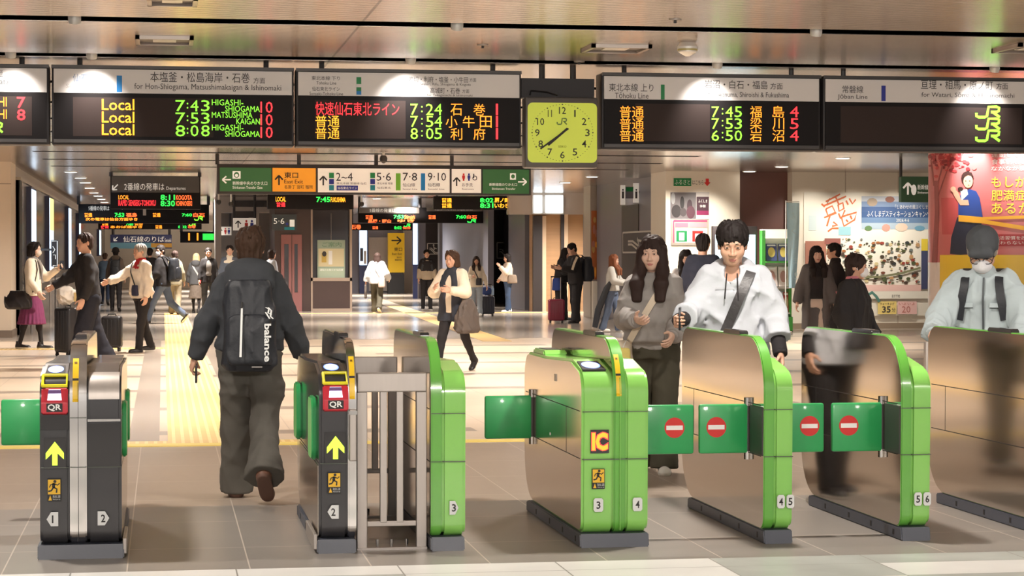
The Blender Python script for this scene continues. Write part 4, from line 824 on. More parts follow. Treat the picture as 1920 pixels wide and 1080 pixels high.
def strands(amp, n=34, seed=0):
    r = np.random.default_rng(seed); a, b, c = r.uniform(0, 6, 3)
    def w(X, Y, Z):
        th = np.arctan2(X, Y+.02); return amp*(np.sin(n*th+8*Z+a)+.7*np.sin(n*1.7*th-10*Z+b)+.8*np.sin(25*Z+9*th+c)*.5)
    return w
_HR = {}
def hair_mesh(style, h, seed=0):
    k = (style, h, seed)
    if k in _HR: return _HR[k]
    F_ = Field((-.16, -.2, -.42), (.16, .19, .18), h); w = strands(.0035, 26, seed)
    if style == 'short':
        F_.ell((0, .016, .042), (.088, .104, .09), .01, wr=strands(.006, 15, seed)); F_.ell((0, .05, -.02), (.074, .062, .085), .02, wr=w)
        for s_ in (-1, 1): F_.ell((s_*.072, -.03, .01), (.014, .03, .04), .015)
        F_.ell((0, -.105, -.02), (.074, .062, .078), .012, mode='sub')
        for s_ in (-1, 1): F_.ell((s_*.088, -.02, -.03), (.03, .045, .04), .01, mode='sub')
    elif style == 'fringe':                             # thick short hair, fringe falling to the brows
        r = np.random.default_rng(seed); F_.ell((0, .012, .048), (.09, .103, .093), .01, wr=strands(.005, 17, seed)); F_.ell((0, .05, -.02), (.074, .06, .08), .02, wr=w)
        for i in range(70):
            a = r.uniform(-2.6, 2.6); z = r.uniform(.07, .135); R_ = math.sqrt(max(0, 1-((z-.048)/.097)**2)); p = np.array([.086*R_*math.sin(a), -.098*R_*math.cos(a)+.012, z]); a2 = a+r.normal()*.12; L = r.uniform(.04, .07); z2 = max(.028 if abs(a2) < 1 else -.005, z-L); R2_ = math.sqrt(max(.05, 1-((z2-.048)/.097)**2))*1.03; q = np.array([.09*R2_*math.sin(a2), -.103*R2_*math.cos(a2)+.012, z2]); F_.cap(p, q, .012, .005, .006)
        F_.ell((0, -.115, -.05), (.078, .066, .072), .006, mode='sub')
        for s_ in (-1, 1): F_.ell((s_*.09, -.015, -.045), (.03, .045, .04), .01, mode='sub')
    elif style == 'messy':                              # layered hair: smooth cap with downward locks and lifted tips
        r = np.random.default_rng(seed); F_.ell((0, .016, .042), (.09, .102, .092), .012, wr=strands(.005, 19, seed)); F_.ell((0, .055, -.04), (.075, .052, .085), .03, wr=strands(.004, 21, seed))
        for i in range(90):
            a = r.uniform(0, 6.28); z = r.uniform(.0, .125); R_ = math.sqrt(max(.0, 1-((z-.042)/.096)**2)); p = np.array([.086*R_*math.sin(a), .016+.098*R_*math.cos(a), z]); L = r.uniform(.04, .075); z2 = z-L*(.25+.75*min(1, (1-abs(z-.05)*4))); a2 = a+r.normal()*.12; R2_ = math.sqrt(max(.35, 1-((z2-.042)/.12)**2))*1.06; q = np.array([.091*R2_*math.sin(a2), .016+.104*R2_*math.cos(a2), z2]); F_.cap(p, q, .013, .004, .008)
        for i in range(9): x = -.05+.012*i; p = np.array([x, .03+.02*r.normal(), .115]); F_.cap(p, p+np.array([-.02+.01*r.normal(), .01, .028]), .012, .003, .012)
        F_.ell((0, -.105, -.03), (.072, .06, .075), .012, mode='sub')
        for s_ in (-1, 1): F_.ell((s_*.095, -.01, -.03), (.028, .03, .034), .012, mode='sub')
    else:
        zb = {'bob': -.115, 'long': -.25, 'midlong': -.2}[style]
        F_.ell((0, .016, .04), (.09, .106, .092), .01, wr=w); F_.loft([(zb, .098, .07, 0, .035), (-.06, .1, .09, 0, .025), (.05, .088, .1, 0, .016)], .02, wr=w, pw=2)
        F_.ell((0, -.11, -.075 if style != 'bob' else -.05), (.06, .085, .125 if style != 'bob' else .13), .012, mode='sub')
        if zb < -.15: F_.loft([(zb-.05, .055, .14, 0, -.09), (-.1, .056, .14, 0, -.07), (-.02, .04, .12, 0, -.1)], .02, mode='sub', pw=2)
        if style != 'bob':
            r = np.random.default_rng(seed+1)
            for i in range(44):
                a = r.uniform(-1.35, 1.35); z = r.uniform(.085, .128); R_ = math.sqrt(max(0, 1-((z-.04)/.094)**2)); p = np.array([.084*R_*math.sin(a), -.1*R_*math.cos(a)+.014, z]); z2 = (.018 if abs(a) < .75 else -.05)+r.normal()*.007; a2 = a*1.08+r.normal()*.05; R2_ = math.sqrt(max(.05, 1-((z2-.04)/.12)**2)); q = np.array([.087*R2_*math.sin(a2), -.102*R2_*math.cos(a2)+.012, z2]); F_.cap(p, (p+q)/2*np.array([1.06, 1.06, 1]), .011, .009, .008); F_.cap((p+q)/2*np.array([1.06, 1.06, 1]), q, .009, .004, .006)
            for s_ in (-1, 1):
                [(F_.cap((s_*(.082-dx*.3), -.02-dx*.4, .02), (s_*(.09-dx*.4), -.05-dx*.4, -.12), .024, .03, .03), F_.cap((s_*(.09-dx*.4), -.05-dx*.4, -.12), (s_*(.104-dx), -.138, zb+.05), .03, .03, .04), F_.cap((s_*(.104-dx), -.138, zb+.05), (s_*(.1-dx), -.16, zb-.06), .03, .02, .03)) for dx in (0, .035)]
        else:
            for i in range(7): t_ = i/6; F_.cap((-.025, -.075, .108), (.03+.05*t_, -.092+.045*t_, .075-.06*t_), .013, .008, .012); F_.cap((-.025, -.07, .108), (-.05-.035*t_, -.085+.05*t_, .07-.07*t_), .012, .008, .012)
    _HR[k] = F_.mesh(); return _HR[k]
def shoe_mesh(h, kind='sneaker'):
    k = ('shoe', kind, h)
    if k in _HR: return _HR[k]
    F_ = Field((-.07, -.24, -.1), (.07, .1, .06), h); F_.cap((0, .03, -.04), (0, -.15, -.05), .042, .034, .02, sq=(1, 1, .95)); F_.ell((0, -.13, -.052), (.046, .062, .028), .02); F_.cap((0, .022, .03), (0, .02, -.03), .04, .043, .03); F_.loft([(-.08, .045, .13, 0, -.062), (-.055, .047, .132, 0, -.062)], .012, pw=2.6)
    F_.halfspace((0, 0, -.078), (0, 0, -1)); F_.halfspace((0, 0, .045), (0, 0, 1)); v, f = F_.mesh(); c = v[f].mean(1)[:, 2] < -.056; _HR[k] = (v, f, c); return _HR[k]
class Person: pass
def fab(name, rgb, var=.07, rough=.85, bump=.25): return M(name, rgb, rough, var=var, bump=bump, scale=18, spec=.25)
def person(label, px, py, h, face, q=1, lean=2, legs=((14, 4), (-12, 16)), armL=(5, 8, 12, 0), armR=(5, 8, 12, 0), head=(4, 0), fat=1., skin=SKIN, hair=('short', HBLACK), hands=('relaxed', 'relaxed'), palms=(None, None),
           top=None, pants=None, skirt=None, tights=None, shoes=(INKB, INKB), mask=None, shift=(0, 0), seed=1, wid=1., under=None, headscale=1., loc=None):
    g = Person(); g.s = h/1.725; hh = (.011, .017, .024)[q-1]; hd = (.0048, .0085, .012)[q-1]; hn = (.0045, .006, .0075)[q-1]
    p0 = G(px, py) if loc is None else np.array(loc, float); beta = math.atan2(p0[0], p0[1]); g.rz = math.radians(face)-beta
    g.M = Matrix.Translation(Vector((p0[0]+shift[0], p0[1]+shift[1], 0)))@Matrix.Rotation(g.rz, 4, 'Z')
    S = {'L': 1, 'R': -1}; ln = math.radians(lean); J = {}; low = 9; g.fp = {}
    for k, (hf, kf) in zip('LR', legs):
        a = math.radians(hf); b = math.radians(hf-kf); hip = np.array([S[k]*.092*wid, 0, .91]); kn = hip+.43*np.array([S[k]*.01, -math.sin(a), -math.cos(a)]); an = kn+.405*np.array([0, -math.sin(b), -math.cos(b)])
        pt = 0. if (kf < 12 and abs(hf) < 26 and hf > -14) else min(0, b)*.9 if b < 0 else b*.35; R_ = rotm('x', -pt if False else -pt)
        toe = an+R_@np.array([0, -.17, -.075]); heel = an+R_@np.array([0, .05, -.075]); low = min(low, toe[2], heel[2]); J['hip'+k], J['kn'+k], J['an'+k] = hip, kn, an; g.fp[k] = R_
    dz = -low
    for k in J: J[k] = J[k]+np.array([0, 0, dz])
    zo = dz; LR_ = lambda z: -(z-.95)*math.tan(ln) if z > .95 else 0.
    def tz(z): return z+zo
    for k, A in (('L', armL), ('R', armR)):
        f_, ab, e, i_ = (math.radians(x) for x in A); sd = S[k]; sh = np.array([sd*.168*(1+(fat-1)*.75)*wid, LR_(1.41), tz(1.405)])
        u = np.array([sd*math.sin(ab), -math.sin(f_)*math.cos(ab), -math.cos(f_)*math.cos(ab)]); el = sh+.285*u; wv_ = nrm((sd*math.sin(ab)*max(0, math.cos(e))-sd*math.sin(i_), -math.sin(f_+e)*math.cos(i_), -math.cos(f_+e)*math.cos(i_))); J['sh'+k], J['el'+k], J['wr'+k] = sh, el, el+.245*wv_; J['fd'+k] = wv_
    nb = np.array([0, LR_(1.45)+.012, tz(1.445)]); hr = rotm('z', math.radians(head[1]))@rotm('x', math.radians(head[0])); hp = math.radians(head[0]); hc = np.array([0, LR_(1.6)-.012-.06*math.sin(hp), tz(1.602)-.02*(1-math.cos(hp))]); g.J = J; g.hc = hc; g.hr = hr; g.tz = tz; g.LR = LR_; g.fat = fat
    def XF(v): return np.asarray(v)*g.s
    # ---- body: one mesh
    lo, hi = np.minimum.reduce([*J.values(), nb])-.12, np.maximum.reduce([*J.values(), hc])+.12; lo[0] -= .1; hi[0] += .1; lo[1] -= .1; hi[1] += .1; lo[2] = -.05
    B = Field(lo, hi, max(hh, .016)); B.loft([(tz(.9), .13*fat, .085, 0, 0), (tz(1.08), .115*fat, .075, 0, LR_(1.08)), (tz(1.3), .12*fat, .075, 0, LR_(1.3)), (tz(1.40), .10, .05, 0, LR_(1.40)), (tz(1.45), .06, .05, 0, LR_(1.45))], .03, pw=2)
    for k in 'LR':
        B.cap(J['hip'+k], J['kn'+k], .06, .042, .03); B.cap(J['kn'+k], J['an'+k], .042, .03, .02); B.cap(J['sh'+k]-np.array([S[k]*.04, 0, .014]), J['el'+k], .036, .032, .03); B.cap(J['el'+k], J['wr'+k], .032, .025, .015)
    B.cap(nb-np.array([0, 0, .06]), hc+np.array([0, .02, -.1]), .05, .048, .02)
    bv, bf = B.mesh(); pcs = [(XF(bv), bf, skin)]
    for v, f, m in head_mesh(hd): pcs.append((XF((v*headscale)@hr.T+hc), f, m or skin))
    for i, k in enumerate('LR'):
        n = palms[i] if palms[i] is not None else (-S[k], -.15, 0); v, f = put_hand(hands[i], J['wr'+k], J['fd'+k], n, S[k], 1., hn); pcs.append((XF(v), f, skin))
    body = emit_mesh('person', pcs); body.matrix_world = g.M; tag(body, label, 'person'); g.body = body
    def sub(name, F_, m, cols=None):
        v, f = F_.mesh(); return emit_mesh(name, [(XF(v), f, m)], body)
    g.sub = sub
    # ---- hair
    if hair:
        v, f = hair_mesh(hair[0], max(hd, .0055), seed); emit_mesh('hair', [(XF((v*headscale)@hr.T+hc), f, hair[1])], body)
    # ---- trousers, skirt, shoes
    if pants:
        m, b, flare = pants[:3]; w = wrinkle(pants[3] if len(pants) > 3 else .004, seed+5, 22, .9); F_ = Field(lo, (hi[0], hi[1], tz(1.1)), hh)
        F_.loft([(tz(.84), .155*fat+b*.5, .115*fat**.5+b*.5, 0, .01), (tz(.93), .152*fat+b*.4, .118*fat**.5+b*.4, 0, .008), (tz(1.04), .142*fat, .1*fat**.5, 0, 0)], .04, w)
        for k in 'LR':
            an = J['an'+k]+np.array([0, .0, -.01]); kn = J['kn'+k]; F_.cap(J['hip'+k]+np.array([0, .01, -.02]), kn, .088*fat**.7+b*.7, .062+b, .04, wr=w); F_.cap(kn, an+nrm(an-kn)*.025, .062+b, .047+b+flare, .03, flat=True, wr=w)
            if flare > .005: F_.cap(kn+(an-kn)*.8, an+nrm(an-kn)*.02, .05+b+flare, .056+b+flare, .03, flat=True, wr=w)
        sub('trousers', F_, m)
    if skirt:
        m, z0, flare = skirt; w = wrinkle(.004, seed+8, 16, .2); F_ = Field(lo-.15, (hi[0]+.15, hi[1]+.15, tz(1.1)), hh); cy = (J['anL'][1]+J['anR'][1])/2*.5
        F_.loft([(z0, .17+flare, .15+flare, 0, cy), (tz(.86), .165, .128, 0, .008), (tz(1.05), .13, .09, 0, 0)], .02, w, pw=2, th=lambda x, y, z: .009*np.sin(22*np.arctan2(x, y))*np.clip((tz(.95)-z)*2, 0, 1)); sub('skirt', F_, m)
    if tights:
        F_ = Field(lo, (hi[0], hi[1], tz(.9)), hh)
        for k in 'LR': F_.cap(J['hip'+k], J['kn'+k], .066, .048, .02); F_.cap(J['kn'+k], J['kn'+k]+(J['an'+k]-J['kn'+k])*.35+np.array([0, .014, 0]), .05, .053, .02); F_.cap(J['kn'+k], J['an'+k], .045, .034, .02)
        sub('tights', F_, tights)
    if shoes:
        v, f, c = shoe_mesh(max(.006, hh*.6))
        for k in 'LR':
            W = XF(v@rotm('z', S[k]*.12).T@g.fp[k].T+J['an'+k]); emit_mesh('shoe', [(W, f[~c], shoes[0]), (W, f[c], shoes[1])], body)
    # ---- upper garments, from the skin outwards
    for spec_ in ([under] if under else [])+(top if isinstance(top, list) else [top]):
        if spec_: garment(g, lo, hi, hh, seed, **spec_)
    if mask:
        F_ = Field((-.08, -.14, -.14), (.08, .02, .02), max(.005, hd)); F_.ell((0, -.062, -.052), (.059, .056, .052), .01); F_.cap((0, -.1, -.012), (0, -.105, -.05), .012, .016, .02); F_.ell((0, -.01, -.05), (.07, .05, .07), .01, mode='sub')
        for s_ in (-1, 1): F_.cap((s_*.05, -.06, -.035), (s_*.076, .0, -.01), .0045, .0045, .004)
        v, f = F_.mesh(); emit_mesh('face_mask', [(XF((v*headscale)@hr.T+hc), f, mask)], body)
    return g
def garment(g, lo, hi, hh, seed, name='jacket', m=None, hem=.86, b=.02, sl=(.062, .055, .045), slen=1., collar=None, cm=None, wr=.004, hemw=0., cut=None, cuff=None, cuffm=None, hemband=None, blouse=0., sleeves=True, vfront=False, torso=True):
    J, tz, LR_, fat = g.J, g.tz, g.LR, g.fat; w = wrinkle(wr, seed+2, 20); F_ = Field(lo-.04, hi+.04, hh); fy = fat**.6
    keys = [(tz(hem), .16*fat+b+hemw, .118*fy+b+hemw, 0, LR_(hem)), (tz(max(hem+.06, .95)), .158*fat+b+hemw*.6+blouse, .116*fy+b+hemw*.6+blouse, 0, LR_(.95)), (tz(1.1), .147*fat+b+blouse*.6, .107*fy+b+blouse*.6, 0, LR_(1.1)), (tz(1.28), .152*fat+b*.8, .114*fy+b*.9, 0, LR_(1.28)), (tz(1.38), .142*fat+b*.5, .088*fy+b*.5, 0, LR_(1.38)), (tz(1.432), .115*fat+b*.4, .07*fy+b*.3, 0, LR_(1.43)), (tz(1.47), .066+b*.2, .062+b*.2, 0, LR_(1.47)+.01)]
    if hemband: keys[0] = (tz(hem), .15*fat+b*.6, .11*fy+b*.6, 0, LR_(hem)); keys.insert(1, (tz(hem+.045), .15*fat+b*.6, .11*fy+b*.6, 0, LR_(hem+.04)))
    if torso: F_.loft(keys, .03, w); g.keys = keys; g.wr = wr
    if sleeves:
        for k in 'LR':
            sh, el, wr_ = J['sh'+k], J['el'+k], J['wr'+k]; e2 = el+(wr_-el)*min(1, max(0, slen*2-1)) if slen > .5 else None; F_.cap(sh-np.array([np.sign(sh[0])*.035, 0, .012]), el, sl[0]*.9+b*.18, sl[1]*.92+b*.25, .045, wr=w)
            if e2 is not None: F_.cap(el, e2, sl[1]*.92+b*.25, sl[2]*.95+b*.25, .025, flat=True, wr=w)
    nbv = np.array([0, LR_(1.46)+.012, tz(1.465)])
    if collar in ('hood', 'bighood'):                                # a hood lying folded on the back and around the neck
        a = np.linspace(0, 2*math.pi, 13)
        for i in range(12):
            p, q = (np.array([.098*math.sin(t), .02+.085*math.cos(t), -.012+.035*math.cos(t)])+nbv for t in a[i:i+2]); F_.cap(p, q, .034, .034, .03)
        if collar == 'bighood': F_.ell(nbv+np.array([0, .135, -.075]), (.165, .072, .115), .05, wr=wrinkle(.008, 4, 30)); F_.ell(nbv+np.array([0, .10, .0]), (.15, .085, .06), .05)
        else: F_.ell(nbv+np.array([0, .105, -.035]), (.115, .062, .095), .04)
    elif collar in ('stand', 'shirt'):
        hgt = .045 if collar == 'stand' else .03
        F_.loft([(tz(1.445), .082+b*.2, .08+b*.2, 0, LR_(1.45)+.008), (tz(1.47)+hgt, .068, .07, 0, LR_(1.5)+.008)], .01)
    if vfront: F_.ell(nbv+np.array([0, -.075, -.055]), (.05, .06, .11), .01, mode='sub')
    F_.ell(nbv+np.array([0, -.005, .05]), (.056, .058, .07), .01, mode='sub')
    if cut: cut(F_, g)
    o = g.sub(name, F_, m)
    if cuff:
        for k in 'LR': C_ = Field(J['wr'+k]-.1, J['wr'+k]+.1, hh*.8); d = J['fd'+k]; C_.cap(J['wr'+k]-d*.02, J['wr'+k]+d*.012, cuff, cuff, .01, flat=True); g.sub('cuff', C_, cuffm or m)
    return o
def surf(g, x, z, side=-1, off=.012):                   # a point on the garment torso; side -1 chest, 1 back
    off = off+.5*getattr(g, 'wr', 0)
    K = np.array(g.keys); K = K[np.argsort(K[:, 0])]; rx, ry, cx, cy = (np.interp(z, K[:, 0], K[:, i]) for i in range(1, 5)); t = min(.985, abs(x)/rx); return np.array([x, cy+side*((1-t**2.4)**(1/2.4)*ry+off), z])
def carried(g, name, label, cat, base, group=None):
    e = empty(name, g.M@Vector(np.array(base)*g.s), label, cat, group, g.rz); return e
def gm(g, base): b = MB(np.array(base)*g.s); b.gs = g.s; return b
def gbuild(b, name, parent, ang=.8):
    b.v = [tuple(c*b.gs for c in p) for p in b.v]; return b.build(name, parent, ang=ang)
def gfield(g, base, F_, name, m, parent):
    v, f = F_.mesh(); return emit_mesh(name, [((v-np.array(base))*g.s, f, m)], parent)
def cross_strap(g, b, top, bot, wid, m, n=14, back=True, thick=.008):
    for sd in ((-1, 1) if back else (-1,)):
        pts = [surf(g, top[0]+(bot[0]-top[0])*t, top[1]+(bot[1]-top[1])*t, sd, .01) for t in np.linspace(0, 1, n)]; nr = [Vector((p[0]*.6, sd, .15 if i > 2 else .8)) for i, p in enumerate(pts)]; b.strap(pts, wid, thick, m, nr)
# ---------------------------------------------------------------- the people and what they carry
BLKF = fab('cloth_black', (46, 43, 44)); CHARF = fab('cloth_charcoal', (66, 66, 68)); GREYF = fab('cloth_heather_grey', (158, 152, 148), .1); WHITEF = fab('cloth_white', (190, 193, 200), .03); CREAMF = fab('cloth_cream', (232, 218, 196)); OLIVEF = fab('cloth_olive', (78, 74, 62)); JEANF = fab('cloth_denim', (96, 108, 130), .15); NAVYF = fab('cloth_navy', (48, 56, 74)); PLUMF = fab('cloth_plum', (122, 58, 92)); BEIGEF = fab('cloth_beige', (176, 160, 138)); PALEB = fab('cloth_pale_blue_grey', (188, 200, 204), .05); REDF = fab('cloth_red', (190, 50, 56)); BRNF = fab('cloth_brown', (104, 92, 84)); TAUPEF = fab('cloth_taupe', (92, 82, 74)); MASKW = fab('mask_white', (238, 236, 240), .02, .8, .05); MASKB = fab('mask_beige', (206, 194, 182), .02, .8, .05)
SHOEB = M('shoe_black', (44, 40, 40), .45); SHOEW = M('shoe_white', (226, 222, 214), .5); SHOEBR = M('shoe_brown', (110, 76, 60), .5, var=.1, scale=25); SOLEW = M('sole_white', (224, 220, 212), .6); SOLEBR = M('sole_brown', (104, 76, 64), .7, var=.1, scale=30); PHONE = M('phone_black', (38, 38, 42), .2)
LEATH = M('bag_black', (46, 42, 44), .42, bump=.2, scale=40); NYL = M('bag_nylon_black', (40, 42, 48), .5, bump=.15, scale=60, var=.1); TOTE = M('bag_cream_canvas', (222, 206, 184), .8, bump=.2, scale=50)
def softbox(g, base, name, m, parent, c, r, h=.012, pw=3., wr=.004, keys=None, seed=3):
    F_ = Field(np.array(c)-np.array(r)*1.25-.02, np.array(c)+np.array(r)*1.25+.02, h); x, y, z = c
    k = keys or [(-1, .86, .8), (-.85, 1, 1), (.3, .98, .95), (.85, .9, .8), (1, .75, .6)]
    F_.loft([(z+r[2]*a, r[0]*b, r[1]*d, x, y) for a, b, d in k], .02, wrinkle(wr, seed, 18), pw); return gfield(g, base, F_, name, m, parent)
def backpack(g, label, m, c, r, h=.012, straps=True, sm=None, front=True, wr=.004):
    base = (c[0], c[1], c[2]-r[2]); e = carried(g, 'backpack', label, 'backpack', base); softbox(g, base, 'main_bag', m, e, c, r, h, 3, wr); softbox(g, base, 'front_pocket', m, e, (c[0], c[1]+r[1]*.8, c[2]-r[2]*.3), (r[0]*.8, r[1]*.55, r[2]*.55), h, 3, wr)
    if straps:
        for sx in (-1, 1):
            b = gm(g, base); zt = g.tz(1.47); pts = [np.array([sx*.1, c[1]-r[1]*.6, min(c[2]+r[2]*.8, zt-.02)]), np.array([sx*.105, c[1]-r[1]-.03, zt]), np.array([sx*.108, g.LR(1.45)+.01, zt+.004]), surf(g, sx*.112, g.tz(1.4), -1, .016)]+[surf(g, sx*(.115+.012*i), g.tz(1.36-.075*i), -1, .012) for i in range(4 if front else 1)]
            b.strap(pts, .055, .014, sm or m, [Vector((0, .5, .8)), Vector((0, .3, 1)), Vector((0, 0, 1)), Vector((0, -.7, .7))]+[Vector((sx*.2, -1, 0))]*(len(pts)-4)); gbuild(b, 'shoulder_strap', e)
    return e, base
def shoulder_bag(g, label, m, c, r, top=None, sm=None, h=.01, keys=None, name='shoulder_bag', cat='bag', sw=.03, back=True, wr=.004):
    base = (c[0], c[1], c[2]-r[2]); e = carried(g, name, label, cat, base); softbox(g, base, 'bag_body', m, e, c, r, h, 2.8, wr, keys)
    if top is not None: b = gm(g, base); cross_strap(g, b, top, (c[0]*.8, c[2]+r[2]*.8), sw, sm or m, back=back); gbuild(b, 'strap', e)
    return e, base
def phone(g, label, k, out=.055, up=.02):
    J = g.J; d = J['fd'+k]; s_ = 1 if k == 'L' else -1; p = J['wr'+k]+d*.085+np.array([-s_*.03, -.01, up]); base = p-np.array([0, 0, .07]); e = carried(g, 'smartphone', label, 'phone', base)
    b = gm(g, base); b.box(p[0]-.006, p[0]+.006, p[1]-.036, p[1]+.036, p[2]-.072, p[2]+.072, PHONE, .004); gbuild(b, 'phone_case', e); b = gm(g, base); b.box(p[0]-.0075 if s_ > 0 else p[0]+.006, p[0]-.006 if s_ > 0 else p[0]+.0075, p[1]-.033, p[1]+.033, p[2]-.068, p[2]+.068, M('phone_screen', (52, 56, 66), .1)); gbuild(b, 'screen', e); return e
T = lambda name, m, **k: dict(name=name, m=m, **k)
# ---- the backpacker walking away through the wide lane
g = person('person seen from behind in dark hoodie and wide grey trousers, walking through the gate lane', 470, 936, 1.735, 178, 1, 3, ((12, 3), (-8, 40)), (2, 20, 14, 0), (6, 16, 18, 0), (2, 0), 1.06, SKIN, ('messy', HBROWN), ('hold', 'relaxed'), pants=(fab('trouser_grey_brown', (92, 88, 82), .06), .026, .024, .014), shoes=(SHOEBR, SOLEBR), seed=2,
    top=T('hoodie', fab('hoodie_charcoal', (70, 72, 76)), hem=.90, b=.034, sl=(.075, .07, .056), collar='bighood', wr=.010, hemband=True, blouse=.01, cuff=.042))
phone(g, 'black smartphone in the left hand of the walking backpacker', 'L', up=-.02)
yb = .145+g.LR(1.2); e, base = backpack(g, 'black backpack with white zip and white vertical lettering', NYL, (0, yb+.085, g.tz(1.12)), (.165, .085, .285), .01, True, None, True, .006)
b = gm(g, base); ys = yb+.085+.085+.052; zt = g.tz
for (xa, za), (xb, zb_) in ((((.04, 1.235)), (.048, .93)),): b.add([(xa+.006, ys-.022, zt(za)), (xa-.006, ys-.022, zt(za)), (xb-.007, ys+.008, zt(zb_)), (xb+.007, ys+.008, zt(zb_))], [(0, 1, 2, 3)], WHITE); b.tube([(.038, ys+.0, zt(1.27)), (.04, ys, zt(1.23))], .006, CHARC, 6)
gbuild(b, 'zip', e); b = gm(g, base)
for L in ([(-.105, 1.235), (-.125, 1.225), (-.12, 1.20), (-.14, 1.19)], [(-.12, 1.235), (-.14, 1.215), (-.135, 1.18), (-.15, 1.165)], [(-.105, 1.205), (-.13, 1.165)]):
    for (xa, za), (xb, zb_) in zip(L[:-1], L[1:]): b.add([(xa+.005, ys-.035, zt(za)), (xa-.005, ys-.035, zt(za)), (xb-.005, ys-.03, zt(zb_)), (xb+.005, ys-.03, zt(zb_))], [(0, 1, 2, 3)], WHITE)
v, f, sz = text_geo('balance', .03); b.add([(-.118-(q[1]-.5)*.042, ys-.006-.02*(1-q[0])*0, zt(1.135-.235*q[0])) for q in v], f, WHITE); b.add([(-.02, ys+.0, zt(.865)), (-.085, ys, zt(.865)), (-.085, ys, zt(.872)), (-.02, ys, zt(.872))], [(0, 1, 2, 3)], GREYF); gbuild(b, 'logo_print', e)
# ---- the man in the white hooded sweatshirt
g = person('person in a white hooded sweatshirt behind the gate tagged 4 and 5', 1374, 930, 1.75, -4, 1, 3, ((8, 2), (-4, 4)), (4, 15, 26, 4), (20, 15, 66, -4), (14, 4), 1.2, SKIN, ('fringe', HBLACK), ('relaxed', 'hold'), pants=(BLKF, .02, .0), shoes=(SHOEB, SOLEW), seed=7, headscale=1.1, under=T('undershirt', BLKF, torso=False, b=0, sl=(.05, .05, .05), wr=.002, cuff=.046),
    top=T('hoodie', WHITEF, hem=.84, b=.03, sl=(.084, .082, .082), slen=.78, collar='hood', wr=.013, blouse=.01, vfront=True))
phone(g, 'black smartphone held by the man in the white hooded sweatshirt', 'R')
b = MB(); 
for sx, L in ((-.03, .16), (.035, .17)):
    b.gs = g.s; b.o = np.zeros(3); pts = [surf(g, sx*(1+.3*t), g.tz(1.42-L*t), -1, .012) for t in np.linspace(0, 1, 6)]; b.tube(pts, .0045, BLKF, 6)
gbuild(b, 'drawstring', g.body); b = MB(); b.gs = g.s
for x0, x1, z0, z1 in [(-.10, .02, 1.319, 1.331)]:
    b.add([tuple(surf(g, x, g.tz(z), -1, -.003)) for x, z in ((x0, z0), (x1, z0), (x1, z1), (x0, z1))], [(0, 1, 2, 3)], M('print_grey', (172, 174, 180), .6))
gbuild(b, 'chest_print', g.body)
shoulder_bag(g, 'black cross-body bag strap and pouch on the man in white', LEATH, (-.05, -.235, g.tz(1.0)), (.11, .045, .06), (.12, g.tz(1.43)), sw=.062)
# ---- the woman in the grey sweatshirt
g = person('person with long dark hair in a grey sweatshirt and olive trousers behind the green gates', 1224, 884, 1.695, -6, 1, 1, ((10, 3), (-6, 8)), (16, 8, 45, 14), (20, 6, 66, 30), (4, -6), 1.0, SKINP, ('long', HDKBR), ('relaxed', 'relaxed'), palms=(None, (.5, .3, .6)), pants=(OLIVEF, .028, .016), shoes=(SHOEW, SOLEW), seed=5, headscale=1.04,
    top=T('sweatshirt', GREYF, hem=.9, b=.034, sl=(.076, .076, .06), collar='crew', wr=.013, hemband=True, blouse=.015, cuff=.045))
e, base = shoulder_bag(g, 'cream canvas cross-body bag of the woman in grey', TOTE, (-.22, -.06, g.tz(.80)), (.09, .11, .17), (.12, g.tz(1.43)), sw=.048, h=.011)
e2 = carried(g, 'plush_pouch', 'small yellow pouch hanging on the cream canvas bag', 'pouch', (-.2, -.18, g.tz(.83))); softbox(g, (-.2, -.18, g.tz(.83)), 'pouch_body', fab('pouch_yellow', (226, 206, 120)), e2, (-.2, -.185, g.tz(.875)), (.055, .03, .045), .008); b = gm(g, (-.2, -.18, g.tz(.83))); b.tube([(-.2, -.175, g.tz(.92)), (-.19, -.16, g.tz(.95)), (-.18, -.14, g.tz(.97))], .005, SHOEW, 6); gbuild(b, 'loop', e2)
# ---- masked walker in a black jacket
g = person('person in white mask and black jacket walking right behind the tall gate shields', 1592, 800, 1.565, 76, 1, 5, ((18, 4), (-14, 20)), (10, 8, 16, 0), (-6, 10, 14, 0), (4, 6), 1.25, SKIN, ('messy', HDKBR), mask=MASKW, pants=(BLKF, .015, 0), shoes=(SHOEB, SOLEW), seed=9,
    under=T('scarf', fab('scarf_pink', (196, 120, 130)), hem=1.3, b=.0, collar='stand', sleeves=False, wr=.003), top=T('jacket', BLKF, hem=.80, b=.05, sl=(.09, .085, .065), collar='shirt', wr=.014, blouse=.01))
# ---- man in the grey cap
g = person('person in grey cap, white mask and pale jacket bending over the rightmost gate', 1845, 912, 1.71, -6, 1, 8, ((6, 2), (-4, 4)), (18, 16, 34, 8), (24, 16, 40, 6), (34, 2), 1.16, SKIN, ('short', HGREY), mask=MASKW, pants=(CHARF, .02, 0), shoes=(SHOEB, SOLEW), seed=12, headscale=1.16,
    top=T('jacket', PALEB, hem=.80, b=.045, sl=(.09, .088, .068), collar='shirt', wr=.012, blouse=.005, cuff=.05))
F_ = Field((-.12, -.15, -.06), (.12, .15, .18), .006); F_.ell((0, .01, .05), (.093, .112, .1), .01, wr=wrinkle(.003, 3, 30)); F_.cap((-.05, -.1, .045), (.05, -.1, .045), .022, .022, .03); F_.halfspace((0, -.0, .012), (0, .25, -1)); v, f = F_.mesh(); emit_mesh('cap', [(((v*1.17)@g.hr.T+g.hc)*g.s, f, fab('cap_grey', (84, 86, 90)))], g.body)
b = MB(); b.gs = g.s
